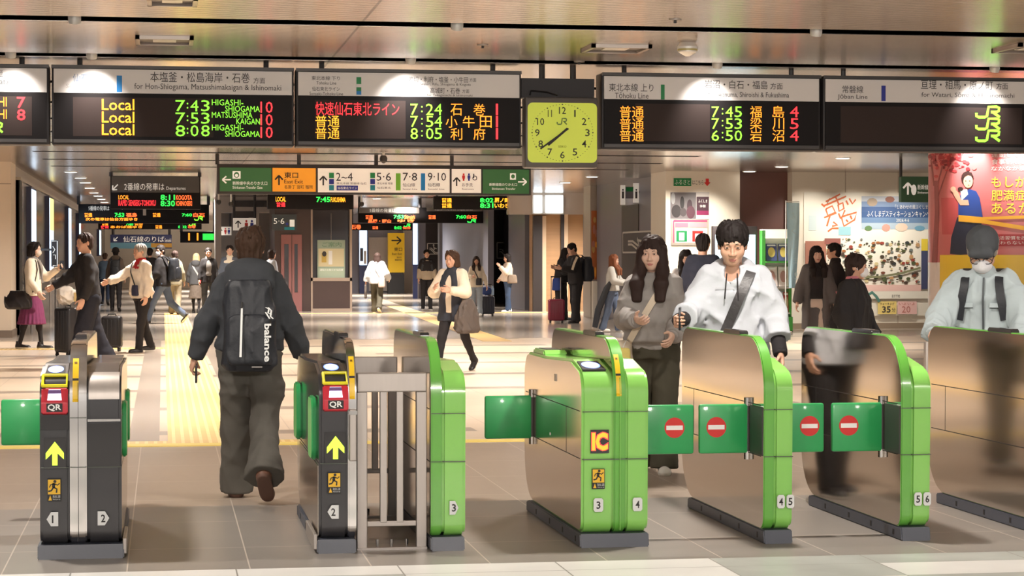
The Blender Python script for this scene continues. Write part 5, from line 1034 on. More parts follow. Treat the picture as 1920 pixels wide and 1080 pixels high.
for s_ in (-1, 1):
    b.tube([tuple(g.hr@np.array(((s_*.034+.026*math.cos(a))*1.16, -.118, (.02*math.sin(a)-.004)*1.16))+g.hc) for a in np.linspace(0, 2*math.pi, 15)], .0028, PHONE, 6); b.tube([tuple(g.hr@np.array(q)*1+g.hc) for q in ((s_*.07, -.118, .0), (s_*.092, .0, .005))], .0028, PHONE, 6)
gbuild(b, 'glasses', g.body); b = MB(); b.gs = g.s
b.strap([surf(g, .012, g.tz(z), -1, .004) for z in np.linspace(.82, 1.42, 9)], .012, .008, M('zip_grey', (70, 76, 80), .5), (0, -1, 0)); gbuild(b, 'zip', g.body)
for sx in (-1, 1): 
    b = MB(); b.gs = g.s; b.strap([surf(g, sx*.11+dx, g.tz(1.235), -1, .004) for dx in np.linspace(-.055, .055, 6)], .03, .006, PALEB, (0, -1, .1)); b.strap([surf(g, sx*.11+dx, g.tz(1.218), -1, .002) for dx in np.linspace(-.055, .055, 6)], .008, .004, CHARF, (0, -1, .1)); gbuild(b, 'pocket_flap', g.body)
backpack(g, 'black backpack worn by the man in the grey cap', NYL, (0, .27, g.tz(1.2)), (.16, .09, .23), .014)
# ---- woman in the vest with a brown bag
g = person('person in black padded vest and cream sleeves carrying a brown bag across the hall', 850, 697, 1.67, -28, 2, 2, ((-24, 14), (22, 8)), (20, 12, 78, 30), (22, 10, 84, 30), (4, -4), 1.14, SKIN, ('bob', HBROWN), ('relaxed', 'relaxed'), pants=(BLKF, .0, -.004), shoes=(SHOEB, SOLEW), seed=4,
    under=T('sweater', CREAMF, hem=.86, b=.015, sl=(.085, .09, .062), wr=.006, collar='stand', cuff=.045), top=T('vest', fab('vest_black', (58, 60, 68)), hem=.74, b=.035, sleeves=False, collar='stand', wr=.01, cut=lambda F_, g: F_.cap((0, -.2, g.tz(.7)), (0, -.16, g.tz(1.44)), .075, .045, .01, mode='sub')))
shoulder_bag(g, 'large brown gathered bag on the arm of the woman in the vest', fab('bag_brown_gathered', (98, 88, 82), .1), (.25, -.05, g.tz(.82)), (.115, .25, .24), None, keys=[(-1, .7, .85), (-.8, 1, 1), (0, .9, .92), (.6, .6, .7), (1, .3, .4)], h=.014, wr=.012)
# ---- left: woman with the plum skirt
g = person('person in beige mask, cream cardigan and plum skirt standing by the left pillar', 62, 655, 1.80, 68, 2, 1, ((8, 2), (-10, 6)), (30, 6, 92, 6), (4, 6, 30, 6), (4, 0), .98, SKINP, ('bob', HBLACK), ('hold', 'relaxed'), mask=MASKB, skirt=(PLUMF, .40, .075), tights=BLKF, shoes=(SHOEB, SOLEW), seed=6,
    under=T('scarf', fab('scarf_grey', (136, 130, 126)), hem=1.16, b=-.005, sleeves=False, collar='stand', wr=.008), top=T('cardigan', CREAMF, hem=.86, b=.012, sl=(.068, .062, .05), wr=.005, cut=lambda F_, g: F_.cap((0.02, -.2, g.tz(.98)), (.02, -.16, g.tz(1.5)), .07, .1, .01, mode='sub')))
phone(g, 'smartphone held up by the woman in the plum skirt', 'L')
shoulder_bag(g, 'large black shoulder bag of the woman in the plum skirt', LEATH, (-.20, .16, g.tz(.80)), (.08, .22, .15), (-.08, g.tz(1.44)), h=.013, back=True, sw=.02, wr=.01, keys=[(-1, .6, .75), (-.8, .95, 1), (-.2, 1, 1), (.5, .7, .8), (1, .35, .55)])
b = MB(); b.gs = g.s; b.strap([surf(g, .035+.01*k, g.tz(1.43-.045*k), -1, .006) for k in range(9)], .10, .016, fab('scarf_grey', (0, 0, 0)), (.1, -1, 0)); gbuild(b, 'scarf_end', g.body)
# ---- man in black with luggage
g = person('person all in black with a large black suitcase at left', 166, 690, 1.885, -78, 2, 3, ((12, 4), (-12, 10)), (2, 6, 18, 0), (34, 8, 26, 0), (2, 14), 1.0, SKIN, ('short', HDKBR), ('relaxed', 'grip'), pants=(fab('trouser_black_navy', (42, 42, 50)), .05, .035, .006), shoes=(SHOEB, SHOEB), seed=8, top=T('sweater', BLKF, hem=.84, b=.035, sl=(.078, .075, .055), wr=.012, collar='crew'))
CASEB = M('case_black', (40, 38, 40), .35, bump=.1, scale=50); CASER = M('case_red', (128, 36, 58), .35)
def suitcase(label, px, py, hgt, wid, dep, rz, m, handle=.0, ribs=True, h=.012):
    p = G(px, py); e = empty('suitcase', (p[0], p[1], 0), label, 'suitcase', None, math.radians(rz)); b = MB(); b.box(-wid/2, wid/2, -dep/2, dep/2, .06, hgt, m, .05, 4); 
    if ribs:
        for k in range(5): x = -wid*.36+wid*.18*k; b.box(x-.012, x+.012, -dep/2-.004, -dep/2+.01, .12, hgt-.06, m, .003)
    b.box(-wid/2-.002, wid/2+.002, -.006, .006, .08, hgt-.02, DARK); b.build('shell', e); b = MB(); b.tube([(-.07, 0, hgt-.005), (-.06, 0, hgt+.03), (.06, 0, hgt+.03), (.07, 0, hgt-.005)], .01, DARK, 8); b.build('carry_handle', e)
    for sx in (-1, 1):
        for sy in (-1, 1): b = MB(); x, y = sx*(wid/2-.05), sy*(dep/2-.04); b.box(x-.018, x+.018, y-.018, y+.018, .05, .075, DARK); b.tube([(x-.012, y, .028), (x+.012, y, .028)], .028, DARK, 12); b.build('wheel', e)
    if handle: b = MB(); y = dep/2-.05; b.tube([(-.11, y, hgt-.02), (-.11, y, hgt+handle), (.11, y, hgt+handle), (.11, y, hgt-.02)], .011, STEEL, 8); b.box(-.12, .12, y-.015, y+.015, hgt+handle-.012, hgt+handle+.014, DARK, .006); b.build('telescopic_handle', e)
    return e, p
e, p = suitcase('large black suitcase with a white bag on top, leftmost', 128, 668, .76, .40, .28, -52, CASEB)
e = empty('fabric_bag', (p[0], p[1], .79), 'crumpled white bag resting on the large black suitcase', 'bag'); F_ = Field((-.2, -.16, -.01), (.22, .16, .36), .012); F_.ell((-.03, 0, .14), (.15, .12, .145), .03, wr=wrinkle(.02, 4, 22)); F_.ell((.1, -.02, .16), (.1, .1, .08), .03, wr=wrinkle(.015, 5, 25)); v, f = F_.mesh(); emit_mesh('bag_body', [(v, f, fab('bag_white', (222, 214, 204)))], e); b = MB(); b.strap([(.12, -.125, .06), (.13, -.13, .14), (.12, -.12, .2)], .06, .01, M('gold_tag', (196, 168, 110), .4), (0, -1, 0)); b.build('gold_panel', e)
suitcase('small black ribbed suitcase between two walkers at left', 210, 659, .58, .33, .22, -8, CASEB, .0)
# ---- grey-haired man
g = person('person with grey hair in a cream jacket with red collar, pouch at the hip', 266, 660, 1.76, -58, 2, 2, ((10, 4), (-12, 8)), (-4, 8, 22, 0), (46, 12, 24, 4), (0, -6), 1.1, SKIN, ('short', HGREY), ('relaxed', 'relaxed'), pants=(BLKF, .008, .004), shoes=(SHOEB, SHOEB), seed=3, under=T('red_collar', REDF, hem=1.3, b=.008, sleeves=False, collar='stand', wr=.002), top=T('jacket', fab('jacket_cream', (230, 216, 198)), hem=.86, b=.035, sl=(.076, .07, .056), wr=.012, hemband=True, blouse=.012, vfront=True, cuff=.042))
shoulder_bag(g, 'navy pouch on a strap across the cream jacket', fab('pouch_navy', (56, 56, 76)), (.1, -.19, g.tz(.99)), (.085, .035, .085), (-.12, g.tz(1.43)), NYL, .01, sw=.022)
# ---- further people in the left hall
g = person('person in jeans and black jacket with a black backpack striding left', 306, 607, 1.88, -108, 3, 4, ((26, 8), (-18, 34)), (10, 8, 30, 0), (-10, 8, 14, 0), (6, 62), 1.0, SKIN, ('short', HBLACK), mask=MASKW, pants=(JEANF, .012, .004), shoes=(SHOEB, SOLEW), seed=11, top=T('jacket', BLKF, hem=.84, b=.03, sl=(.075, .07, .055), wr=.006, collar='stand'))
backpack(g, 'black backpack on the back of the man in jeans', NYL, (0, .24, g.tz(1.2)), (.16, .11, .25), .018)
person('person in pale green coat and khaki trousers behind the man in jeans', 328, 590, 1.70, 175, 3, 2, ((8, 2), (-8, 24)), hair=('short', HDKBR), pants=(fab('trouser_khaki', (150, 138, 116)), .02, .01), shoes=(SHOEBR, SOLEBR), seed=13, top=T('coat', fab('coat_pale_olive', (158, 150, 128)), hem=.78, b=.03, collar='hood'))
g = person('person with blond hair in dark coat and long brown skirt', 368, 587, 1.65, 170, 3, 2, ((8, 2), (-8, 6)), hair=('bob', HBLOND), skirt=(TAUPEF, .42, .05), tights=BLKF, shoes=(SHOEB, SHOEB), seed=14, top=T('coat', CHARF, hem=.82, b=.035, sl=(.078, .072, .06), collar='hood'))
shoulder_bag(g, 'red bag on a strap worn by the blond woman', fab('bag_red', (200, 50, 60)), (-.17, .12, g.tz(.95)), (.07, .06, .09), (.12, g.tz(1.43)), GREYF, .014, sw=.04)
person('person in black open jacket and grey scarf facing us in the left hall', 391, 590, 1.78, 4, 3, 0, hair=('short', HBLACK), pants=(CHARF, .01, 0), shoes=(SHOEB, SHOEB), seed=15, under=T('scarf', fab('scarf_mid_grey', (132, 126, 122)), hem=1.0, b=.022, sleeves=False, collar='stand'), top=T('jacket', BLKF, hem=.8, b=.03, cut=lambda F_, g: F_.cap((0, -.2, g.tz(.8)), (0, -.17, g.tz(1.5)), .085, .08, .01, mode='sub')))
g = person('person in black hat and brown jacket with backpack, seen from behind', 217, 584, 1.78, 178, 3, 2, ((8, 2), (-8, 20)), hair=('short', HBLACK), pants=(BLKF, .01, 0), shoes=(SHOEB, SHOEB), seed=16, top=T('jacket', BRNF, hem=.82, b=.03, collar='hood'))
v, f = hair_mesh('short', .0085, 5); F_ = Field((-.15, -.17, -.02), (.15, .17, .18), .01); F_.ell((0, .01, .06), (.1, .115, .095), .01); F_.loft([(.02, .125, .14, 0, .01), (.04, .105, .12, 0, .01)], .02, pw=2); hv, hf = F_.mesh(); emit_mesh('hat', [((hv@g.hr.T+g.hc)*g.s, hf, BLKF)], g.body)
backpack(g, 'small black backpack on the brown jacket', NYL, (0, .22, g.tz(1.18)), (.14, .09, .22), .018)
person('person in plain black walking away between two men at left', 281, 583, 1.78, 180, 3, 2, ((8, 2), (-8, 18)), hair=('short', HBLACK), pants=(BLKF, .01, 0), shoes=(SHOEB, SHOEB), seed=17, top=T('coat', BLKF, hem=.7, b=.035))
person('person in blue-grey jacket far behind the black-hatted walker', 197, 572, 1.66, 178, 3, 2, hair=('short', HBROWN), pants=(NAVYF, .01, 0), seed=18, top=T('jacket', fab('jacket_blue_grey', (86, 104, 122)), hem=.84, b=.03))
person('person in blue-grey coat with cream collar left of the backpacker', 431, 600, 1.82, 0, 3, 0, hair=('short', HBLACK), pants=(CHARF, .01, 0), seed=19, shoes=(SHOEB, SHOEB), under=T('cream_collar', CREAMF, hem=1.3, b=.012, sleeves=False, collar='stand', wr=.002), top=T('coat', fab('coat_slate', (92, 98, 110)), hem=.7, b=.03, vfront=True))
person('person in white top half hidden right of the backpacker', 508, 592, 1.73, 120, 3, 2, hair=('bob', HDKBR), pants=(BLKF, .01, 0), seed=20, top=T('shirt', WHITEF, hem=.84, b=.03))
# ---- right of the lift
g = person('person in puffy white jacket and olive trousers walking away', 707, 587, 1.66, 172, 3, 3, ((10, 3), (-10, 26)), (4, 18, 6, 0), (10, 16, 40, 0), hair=('midlong', HDKBR), pants=(OLIVEF, .02, .01), shoes=(SHOEB, SOLEW), seed=21, top=T('jacket', WHITEF, hem=.84, b=.06, sl=(.1, .1, .08), wr=.01, collar='stand'))
shoulder_bag(g, 'dark narrow tote hanging from the white-jacketed walker', fab('tote_grey_brown', (84, 76, 72)), (.33, .0, g.tz(.62)), (.035, .1, .2), None, h=.016); shoulder_bag(g, 'pinkish bag on the back of the white-jacketed walker', fab('bag_dusty_pink', (186, 164, 156)), (-.16, .2, g.tz(.88)), (.1, .07, .14), (.1, g.tz(1.43)), h=.016)
g = person('person in two-tone beige jacket with backpack straps facing us', 800, 581, 1.76, 6, 3, 0, ((6, 2), (-4, 4)), hair=('short', HBLACK), pants=(BLKF, .008, 0), shoes=(SHOEB, SOLEW), seed=22, under=T('yoke', BLKF, hem=1.3, b=.034, sl=(.07, .068, .055), slen=.4, collar='stand', wr=.002), top=T('jacket', BEIGEF, hem=.86, b=.03, sl=(.07, .066, .054), hemband=True))
backpack(g, 'black backpack of the man in the two-tone jacket', NYL, (0, .23, g.tz(1.2)), (.14, .08, .2), .02)
g = person('person in cream jacket and pale jeans pulling a navy suitcase', 893, 594, 1.55, 2, 3, 1, ((18, 3), (-12, 16)), (-4, 14, 6, 0), (24, 8, 66, 24), hair=('midlong', HDKBR), pants=(fab('denim_pale', (160, 168, 176), .12), .014, .006), shoes=(SHOEW, SOLEW), seed=23, under=T('shirt', BLKF, hem=.9, b=.005, sleeves=False), top=T('jacket', CREAMF, hem=.84, b=.03, cut=lambda F_, g: F_.cap((0, -.2, g.tz(.8)), (0, -.16, g.tz(1.5)), .05, .04, .01, mode='sub')))
shoulder_bag(g, 'black and white cross-body bag on the cream jacket', LEATH, (.07, -.2, g.tz(1.0)), (.09, .045, .1), (-.11, g.tz(1.43)), h=.016, sw=.03)
e, p = suitcase('small navy suitcase beside the woman in pale jeans', 914, 593, .52, .36, .24, 0, M('case_navy', (44, 48, 62), .4), .3)
e = empty('carry_bag', (p[0], p[1], .55), 'blue bag with a water bottle on top of the navy suitcase', 'bag'); F_ = Field((-.2, -.12, -.01), (.2, .12, .3), .014); F_.ell((-.02, 0, .11), (.15, .1, .11), .03, wr=wrinkle(.01, 8)); v, f = F_.mesh(); emit_mesh('bag_body', [(v, f, fab('bag_blue', (66, 84, 140)))], e); b = MB(); b.tube([(.13, -.05, 0), (.13, -.05, .17), (.13, -.05, .2), (.13, -.05, .24)], [.035, .035, .018, .016], M('bottle_clear_blue', (176, 206, 236), .15), 14); b.build('bottle', e)
g = person('person in cream jacket and dark jeans holding a phone near the dark pillar', 952, 585, 1.63, -72, 3, 0, ((4, 2), (-4, 4)), (30, 10, 110, 10), (6, 8, 40, 20), (6, 0), hair=('bob', HBLACK), pants=(fab('denim_dark', (58, 74, 100)), .01, .004), shoes=(SHOEW, SOLEW), seed=24, top=T('jacket', fab('jacket_oatmeal', (206, 188, 172)), hem=.9, b=.04, sl=(.08, .076, .06)))
shoulder_bag(g, 'tan shoulder bag of the woman by the dark pillar', fab('bag_tan', (128, 112, 98)), (.2, .08, g.tz(.98)), (.07, .15, .13), (.12, g.tz(1.43)), h=.016)
g = person('person in black padded jacket with blue bag beside the red suitcase', 1052, 600, 1.76, 62, 3, 8, ((4, 2), (-2, 2)), (30, 8, 60, 20), (30, 8, 60, 20), (20, 0), hair=('long', HBLACK), pants=(BLKF, .02, .01), shoes=(SHOEB, SHOEB), seed=25, top=T('jacket', BLKF, hem=.9, b=.05, sl=(.085, .08, .065)))
shoulder_bag(g, 'blue bag at the hip of the woman in black', fab('bag_royal_blue', (52, 70, 130)), (-.19, .02, g.tz(.86)), (.06, .12, .15), None, h=.016)
g = person('person in black track jacket with pale sleeve stripe looking down', 1079, 606, 1.86, -64, 3, 5, ((4, 2), (-3, 3)), (28, 8, 70, 16), (30, 8, 70, 16), (22, 0), hair=('short', HBLACK), pants=(BLKF, .03, .015), shoes=(SHOEB, SHOEB), seed=26, top=T('track_jacket', BLKF, hem=.84, b=.035, sl=(.078, .074, .058)))
b = MB(); b.gs = g.s; J = g.J; q = J['shL']+np.array([.06, -.03, .03]); b.strap([q, (q+J['elL']+np.array([.06, -.05, 0]))/2+np.array([.012, -.01, 0]), J['elL']+np.array([.07, -.04, 0])], .05, .012, CREAMF, (1, -.4, 0)); gbuild(b, 'sleeve_stripe', g.body)
backpack(g, 'large black backpack of the man in the track jacket', NYL, (0, .25, g.tz(1.17)), (.17, .12, .27), .018)
suitcase('red suitcase with raised handle before the couple in black', 1043, 606, .56, .38, .24, -4, CASER, .52)
g = person('person with long auburn hair and jeans near the food posters', 1148, 623, 1.60, 72, 3, 2, ((10, 4), (-10, 8)), (18, 8, 60, 12), (18, 8, 60, 10), (4, 0), hair=('long', HAUB), pants=(JEANF, .016, .01), shoes=(SHOEW, SOLEW), seed=27, top=T('sweater', fab('sweater_pale_grey', (186, 182, 174)), hem=.92, b=.03, sl=(.078, .074, .056)))
e = carried(g, 'instrument_case', 'long black case slung by the woman with auburn hair', 'case', (-.2, .32, g.tz(.1))); b = gm(g, (-.2, .32, g.tz(.1))); b.tube([(-.2, .34, g.tz(.12)), (-.2, .26, g.tz(.5)), (-.2, .06, g.tz(.98)), (-.19, -.02, g.tz(1.12))], [.06, .075, .07, .04], NYL, 12); gbuild(b, 'case_body', e); b = gm(g, (-.2, .32, g.tz(.1))); b.strap([(-.19, -.02, g.tz(1.1)), (-.17, -.08, g.tz(1.25)), (-.12, -.05, g.tz(1.45))], .03, .008, NYL, (-1, 0, 0)); gbuild(b, 'strap', e)
person('person in black jacket seen from behind, left of the white-hooded man', 1317, 704, 1.83, 172, 2, 2, hair=('short', HBLACK), pants=(BLKF, .01, 0), seed=28, shoes=(SHOEB, SHOEB), top=T('jacket', fab('jacket_ink', (44, 46, 58)), hem=.8, b=.04, sl=(.085, .08, .06)))
person('person with long black hair and pale top, small behind the grey sweatshirt', 1285, 690, 1.63, 14, 2, 0, hair=('long', HBLACK), pants=(CHARF, .01, 0), seed=29, shoes=(SHOEB, SHOEB), skin=SKINP, under=T('red_top', REDF, hem=1.0, b=.01, sleeves=False), top=T('jacket', fab('jacket_silver', (190, 188, 190)), hem=.84, b=.03, vfront=True))
person('person in long charcoal cardigan and black top in front of the map banner', 1530, 683, 1.70, 2, 2, 0, ((8, 2), (-6, 6)), (2, 10, 10, 0), (6, 12, 18, 0), (2, 14), hair=('long', HBLACK), skin=SKINP, pants=(fab('trouser_stone', (206, 190, 178)), .02, .01), seed=30, shoes=(SHOEB, SHOEB), under=T('knit_top', BLKF, hem=.96, b=.012, sl=(.05, .05, .045), collar='stand'), top=T('cardigan', fab('cardigan_charcoal', (100, 97, 97)), hem=.52, b=.035, sl=(.078, .078, .066), hemw=.02, cut=lambda F_, g: F_.cap((0, -.26, g.tz(.4)), (0, -.2, g.tz(1.5)), .16, .14, .01, mode='sub')))
person('person in black jacket in profile beside the woman in the cardigan', 1570, 672, 1.74, -84, 2, 4, hair=('short', HBLACK), pants=(BLKF, .01, 0), seed=31, shoes=(SHOEB, SHOEB), top=T('jacket', BLKF, hem=.8, b=.035, collar='stand'))
# ---------------------------------------------------------------- wall posters, banner, rack, advertising pillar
WHITE_E = SWHITE
s = Sign('shop_sign', 'small green plate with white letters and red arrow on the poster wall', 'sign', (1262, 332, 1334, 350), RY-.02)
s.box('panel', 1262, 1334, 332, 350, 0, .02, WHITEW); s.rect('panel', 1263, 1296, 334, 349, .004, C_GREEN); chars(s, 'panel', 'ふるさと', 1265, 1294, 337, 346, WHITE, .006); chars(s, 'panel', 'はこちら', 1298, 1319, 338, 346, INK, .006); s.st('panel', [(1326, 335), (1326, 343)], 6, .006, RED); s.part('panel').poly([(s.X(1320), s.Y-.006, s.Z(342, 1326)), (s.X(1326), s.Y-.006, s.Z(349, 1326)), (s.X(1332), s.Y-.006, s.Z(342, 1326))], RED); s.done()
s = Sign('photo_poster', 'dark photo poster with magenta foot on the white poster wall', 'poster', (1257, 360, 1330, 411), RY-.015)
s.box('sheet', 1257, 1330, 360, 411, 0, .015, M('poster_light', (206, 200, 196), .4)); s.rect('sheet', 1257, 1305, 361, 410, .003, M('poster_dusk', (112, 106, 108), .4)); s.rect('sheet', 1306, 1329, 369, 395, .003, M('poster_plum', (70, 40, 52), .4)); s.rect('sheet', 1306, 1329, 395, 403, .003, M('poster_magenta', (136, 40, 84), .4))
for cx, cy, rx_, ry_, c in ((1279, 380, 4, 12, (40, 36, 38)), (1293, 386, 5, 12, (60, 40, 48)), (1268, 396, 9, 12, (48, 42, 44)), (1295, 398, 8, 12, (84, 48, 60)), (1281, 398, 6, 8, (70, 62, 64)), (1262, 372, 4, 11, (160, 160, 162))): s.ell('sheet', cx, cy, rx_, ry_, .005, M('poster_fig_%d' % cx, c, .5))
chars(s, 'sheet', 'ふくしま', 1309, 1326, 374, 380, SINKW, .006); chars(s, 'sheet', '体験', 1312, 1323, 384, 389, SINKW, .006); s.done()
s = Sign('notice_board', 'framed pink and white notice board below the dark photo poster', 'notice board', (1259, 412, 1329, 460), RY-.03)
s.box('frame', 1259, 1329, 412, 460, .0, .03, LGREYW, .005); MAG = M('notice_pink', (204, 70, 112), .45)
s.rect('frame', 1263, 1326, 412.5, 416, .004, MAG); s.rect('frame', 1262, 1264, 414, 455, .004, MAG); s.rect('frame', 1266, 1290, 418, 426, .004, M('notice_rose', (214, 120, 140), .45)); s.rect('frame', 1293, 1325, 418, 426, .004, M('notice_blush', (226, 150, 160), .45)); s.rect('frame', 1266, 1326, 428, 455, .003, WHITE); s.rect('frame', 1268, 1288, 433, 453, .005, C_GREEN); s.rect('frame', 1273, 1283, 436, 451, .006, WHITE); s.rect('frame', 1298, 1318, 433, 453, .005, RED); s.rect('frame', 1303, 1314, 438, 453, .006, WHITE); s.done()
s = Sign('information_screen', 'tall black information screen with pale cyan display behind the hooded man', 'screen', (1337, 424, 1420, 560), 42.6)
s.box('case', 1337, 1420, 424, 560, 0, .16, BLACK, .01); s.box('display', 1341, 1416, 440, 556, -.01, .0, M('screen_cyan', (190, 226, 240), .3, emit=1.7)); chars(s, 'case', 'インフォメーション', 1345, 1395, 428, 436, M('screen_blue_ink', (110, 150, 220), .5, emit=.8)); s.part('stand').box(s.X(1345), s.X(1412), s.Y+.03, s.Y+.4, 0, s.Z(558), BLACK); s.done()
RK = 42.4
s = Sign('brochure_rack', 'green and white brochure rack beside the blue flag', 'rack', (1429, 430, 1484, 627), RK)
RG = M('rack_green', (74, 160, 66), .4); s.box('back_panel', 1430, 1484, 430, 598, .2, .26, M('rack_white', (230, 228, 214), .45)); s.box('header', 1430, 1484, 430, 447, .0, .2, M('rack_header', (244, 240, 220), .45, emit=.5)); s.box('side_panel', 1429, 1435, 432, 600, .0, .2, RG); s.box('side_panel#2', 1480, 1484, 432, 600, .0, .2, RG); s.box('base', 1430, 1484, 594, 622, -.1, .26, RG); s.part('plinth').box(s.X(1430), s.X(1484), RK-.1, RK+.26, 0, s.Z(620), CHARC)
for i, y in enumerate((490, 538, 586)): s.box('shelf#%d' % i, 1435, 1480, y, y+3, -.06, .2, RG if i == 0 else LGREYW)
s.done()
mags = [(1437, 1457, 457, 489, (84, 92, 140), (226, 206, 120)), (1460, 1478, 457, 489, (90, 96, 136), (222, 200, 110)), (1436, 1458, 500, 537, (232, 220, 214), (206, 160, 150)), (1460, 1479, 500, 537, (236, 226, 220), (190, 150, 140)), (1438, 1447, 550, 585, (226, 120, 110), (240, 220, 200)), (1449, 1458, 546, 585, (222, 206, 160), (190, 90, 80)), (1460, 1469, 546, 585, (170, 178, 190), (226, 140, 90)), (1470, 1479, 548, 585, (200, 96, 90), (236, 224, 190))]
ML = ['blue magazine with yellow cover art, top left in the rack', 'blue magazine with yellow cover art, top right in the rack', 'white magazine with rose art, middle left in the rack', 'white magazine with brownish art, middle right in the rack', 'salmon leaflet, first in the bottom row of the rack', 'straw-coloured leaflet with red art in the bottom row', 'grey leaflet with orange art in the bottom row', 'red leaflet, last in the bottom row of the rack']
for (a, b_, c, d, m1, m2), L in zip(mags, ML):
    s = Sign('magazine', L, 'magazine', (a, c, b_, d), RK+.05, 'magazines in the brochure rack'); i = mags.index((a, b_, c, d, m1, m2)); b = MB(s.o); x0, x1, z0, z1 = s.X(a), s.X(b_), s.Z(d), s.Z(c)
    v = [(x0, RK+.04, z0), (x1, RK+.04, z0), (x1, RK+.1, z1), (x0, RK+.1, z1), (x0, RK+.055, z0), (x1, RK+.055, z0), (x1, RK+.115, z1), (x0, RK+.115, z1)]; b.add(v, [(0, 1, 2, 3), (7, 6, 5, 4), (0, 4, 5, 1), (1, 5, 6, 2), (2, 6, 7, 3), (3, 7, 4, 0)], M('magazine_%d' % i, m1, .4)); f_ = lambda u, w_: (x0+(x1-x0)*u, RK+.04+.06*w_-.003, z0+(z1-z0)*w_); b.add([f_(.5+.34*math.cos(t), .5+.3*math.sin(t)) for t in np.linspace(0, 6.1, 14)], [tuple(range(14))], M('magazine_art_%d' % i, m2, .4)); b.add([f_(.1, .86), f_(.9, .86), f_(.9, .95), f_(.1, .95)], [(0, 1, 2, 3)], WHITE); b.build('cover', s.root, smooth=False)
# blue flag on its pole
fp = P(1486, 610, 41.6); e = empty('banner_flag', (fp[0], 41.6, 0), 'light blue vertical banner flag on a pole', 'flag'); b = MB((fp[0], 41.6, 0)); x0, x1 = P(1475, 500, 41.6)[0], P(1499, 500, 41.6)[0]; n = 14; v = []
for i in range(n+1):
    t = i/n; z = P(1486, 380+160*t, 41.6)[2]; w_ = 1-.45*t**2
    for j in range(7): u = j/6; v.append((x0+(x1-x0)*(.18*t+u*w_*.95), 41.6+.03*math.sin(5*u+3*t), z))
q = len(v); v += [(a, y+.006, z) for a, y, z in v]; f = [(i*7+j, i*7+j+1, (i+1)*7+j+1, (i+1)*7+j) for i in range(n) for j in range(6)]; f += [tuple(c+q for c in r_[::-1]) for r_ in f]
FLM = M('flag_blue', (176, 214, 232), .7, var=.15, scale=6); b.add(v, f, FLM); o = b.build('cloth', e); b = MB((fp[0], 41.6, 0))
for k in range(5): zc = P(1486, 405+28*k, 41.6)[2]; b.text('ふくしま!'[k], x0+.06+.02*k, x0+.17+.01*k, 41.55, zc-.07, zc+.07, M('flag_ink', (196, 222, 232), .6))
b.build('lettering', o, smooth=False); b = MB((fp[0], 41.6, 0)); b.tube([(x0-.01, 41.63, .05), (x0-.01, 41.63, P(1486, 376, 41.6)[2])], .012, WHITE, 8); b.tube([(x0-.01, 41.63, P(1486, 378, 41.6)[2]), (x1, 41.63, P(1486, 378, 41.6)[2])], .008, WHITE, 8); b.build('pole', e); b = MB((fp[0], 41.6, 0)); b.box(x0-.12, x0+.1, 41.5, 41.75, 0, .06, M('flag_base', (206, 196, 180), .5), .02); b.build('base', e)
# map banner
s = Sign('wall_banner', 'huge white campaign banner with illustrated map and blue heading on right wall', 'banner', (1507, 361, 1760, 592), RY-.04); n = 'sheet'
BANW = M('banner_white', (238, 232, 218), .45); s.box(n, 1507, 1760, 361, 592, 0, .04, BANW)
OB = M('brush_orange', (214, 108, 62), .5)
for i, (y0, y1, c) in enumerate(((368, 378, (186, 192, 202)), (378, 388, (122, 144, 178)), (388, 398, (66, 94, 142)), (398, 408, (60, 90, 138)), (408, 418, (104, 132, 168)), (418, 430, (168, 186, 200)))): s.rect(n, 1615, 1760, y0, y1, .004, M('banner_blue_%d' % i, c, .45))
for L in ([(1548, 378), (1575, 364)], [(1556, 372), (1550, 384), (1582, 370)], [(1566, 368), (1572, 382)], [(1544, 386), (1586, 368)], [(1548, 392), (1552, 404), (1566, 398), (1560, 386), (1548, 392)], [(1571, 384), (1573, 396), (1582, 391), (1580, 380), (1571, 384)], [(1586, 376), (1590, 384)], [(1592, 372), (1598, 382), (1604, 374)], [(1545, 408), (1568, 399)], [(1556, 404), (1550, 424)], [(1572, 400), (1576, 410)], [(1584, 394), (1578, 408), (1590, 402)], [(1577, 406), (1582, 424), (1602, 412), (1606, 398), (1578, 406)], [(1586, 412), (1590, 416)], [(1594, 404), (1597, 411)], [(1562, 416), (1570, 422), (1560, 424)], [(1552, 434), (1560, 428), (1572, 428)], [(1540, 382), (1546, 388)]): s.st(n, L, 2.9, .005, OB)
s.rect(n, 1572, 1595, 425, 441, .004, M('banner_patch_blue', (150, 196, 206), .5)); s.rect(n, 1516, 1530, 404, 432, .004, M('banner_patch_pale', (200, 214, 214), .5))
chars(s, n, '「しあわせの風ふくしま」', 1678, 1742, 384, 392, WHITE, .007); chars(s, n, 'ふくしまデスティネーションキャンペーン', 1625, 1786-30, 395, 407, WHITE, .007); chars(s, n, '2026.4-6', 1680, 1704, 410, 416, WHITE, .007)
for cx, cy, a, b_, c in ((1635, 379, 10, 8, (168, 150, 130)), (1668, 374, 9, 6, (150, 100, 86)), (1628, 428, 7, 5, (96, 130, 84)), (1661, 427, 8, 7, (214, 150, 136)), (1690, 426, 12, 8, (226, 200, 180)), (1724, 428, 10, 5, (110, 160, 186))): s.ell(n, cx, cy, a, b_, .006, M('banner_blob_%d' % cx, c, .5), 9)
cols = [M('map_%d' % i, c, .5) for i, c in enumerate(((62, 70, 48), (92, 98, 60), (166, 104, 60), (120, 68, 48), (78, 62, 52), (110, 116, 112), (190, 150, 106), (54, 58, 58), (150, 66, 54), (206, 190, 144), (84, 92, 60), (70, 60, 48)))]
R2 = random.Random(8)
for k in range(235):
    px, py = R2.uniform(1545, 1722), R2.uniform(446, 531); r_ = R2.uniform(1.1, 4.6)*(1 if px > 1600 else .9); s.ell(n, px, py, r_, r_*R2.uniform(.5, .95), .006, R2.choice(cols), R2.choice((6, 8, 10)))
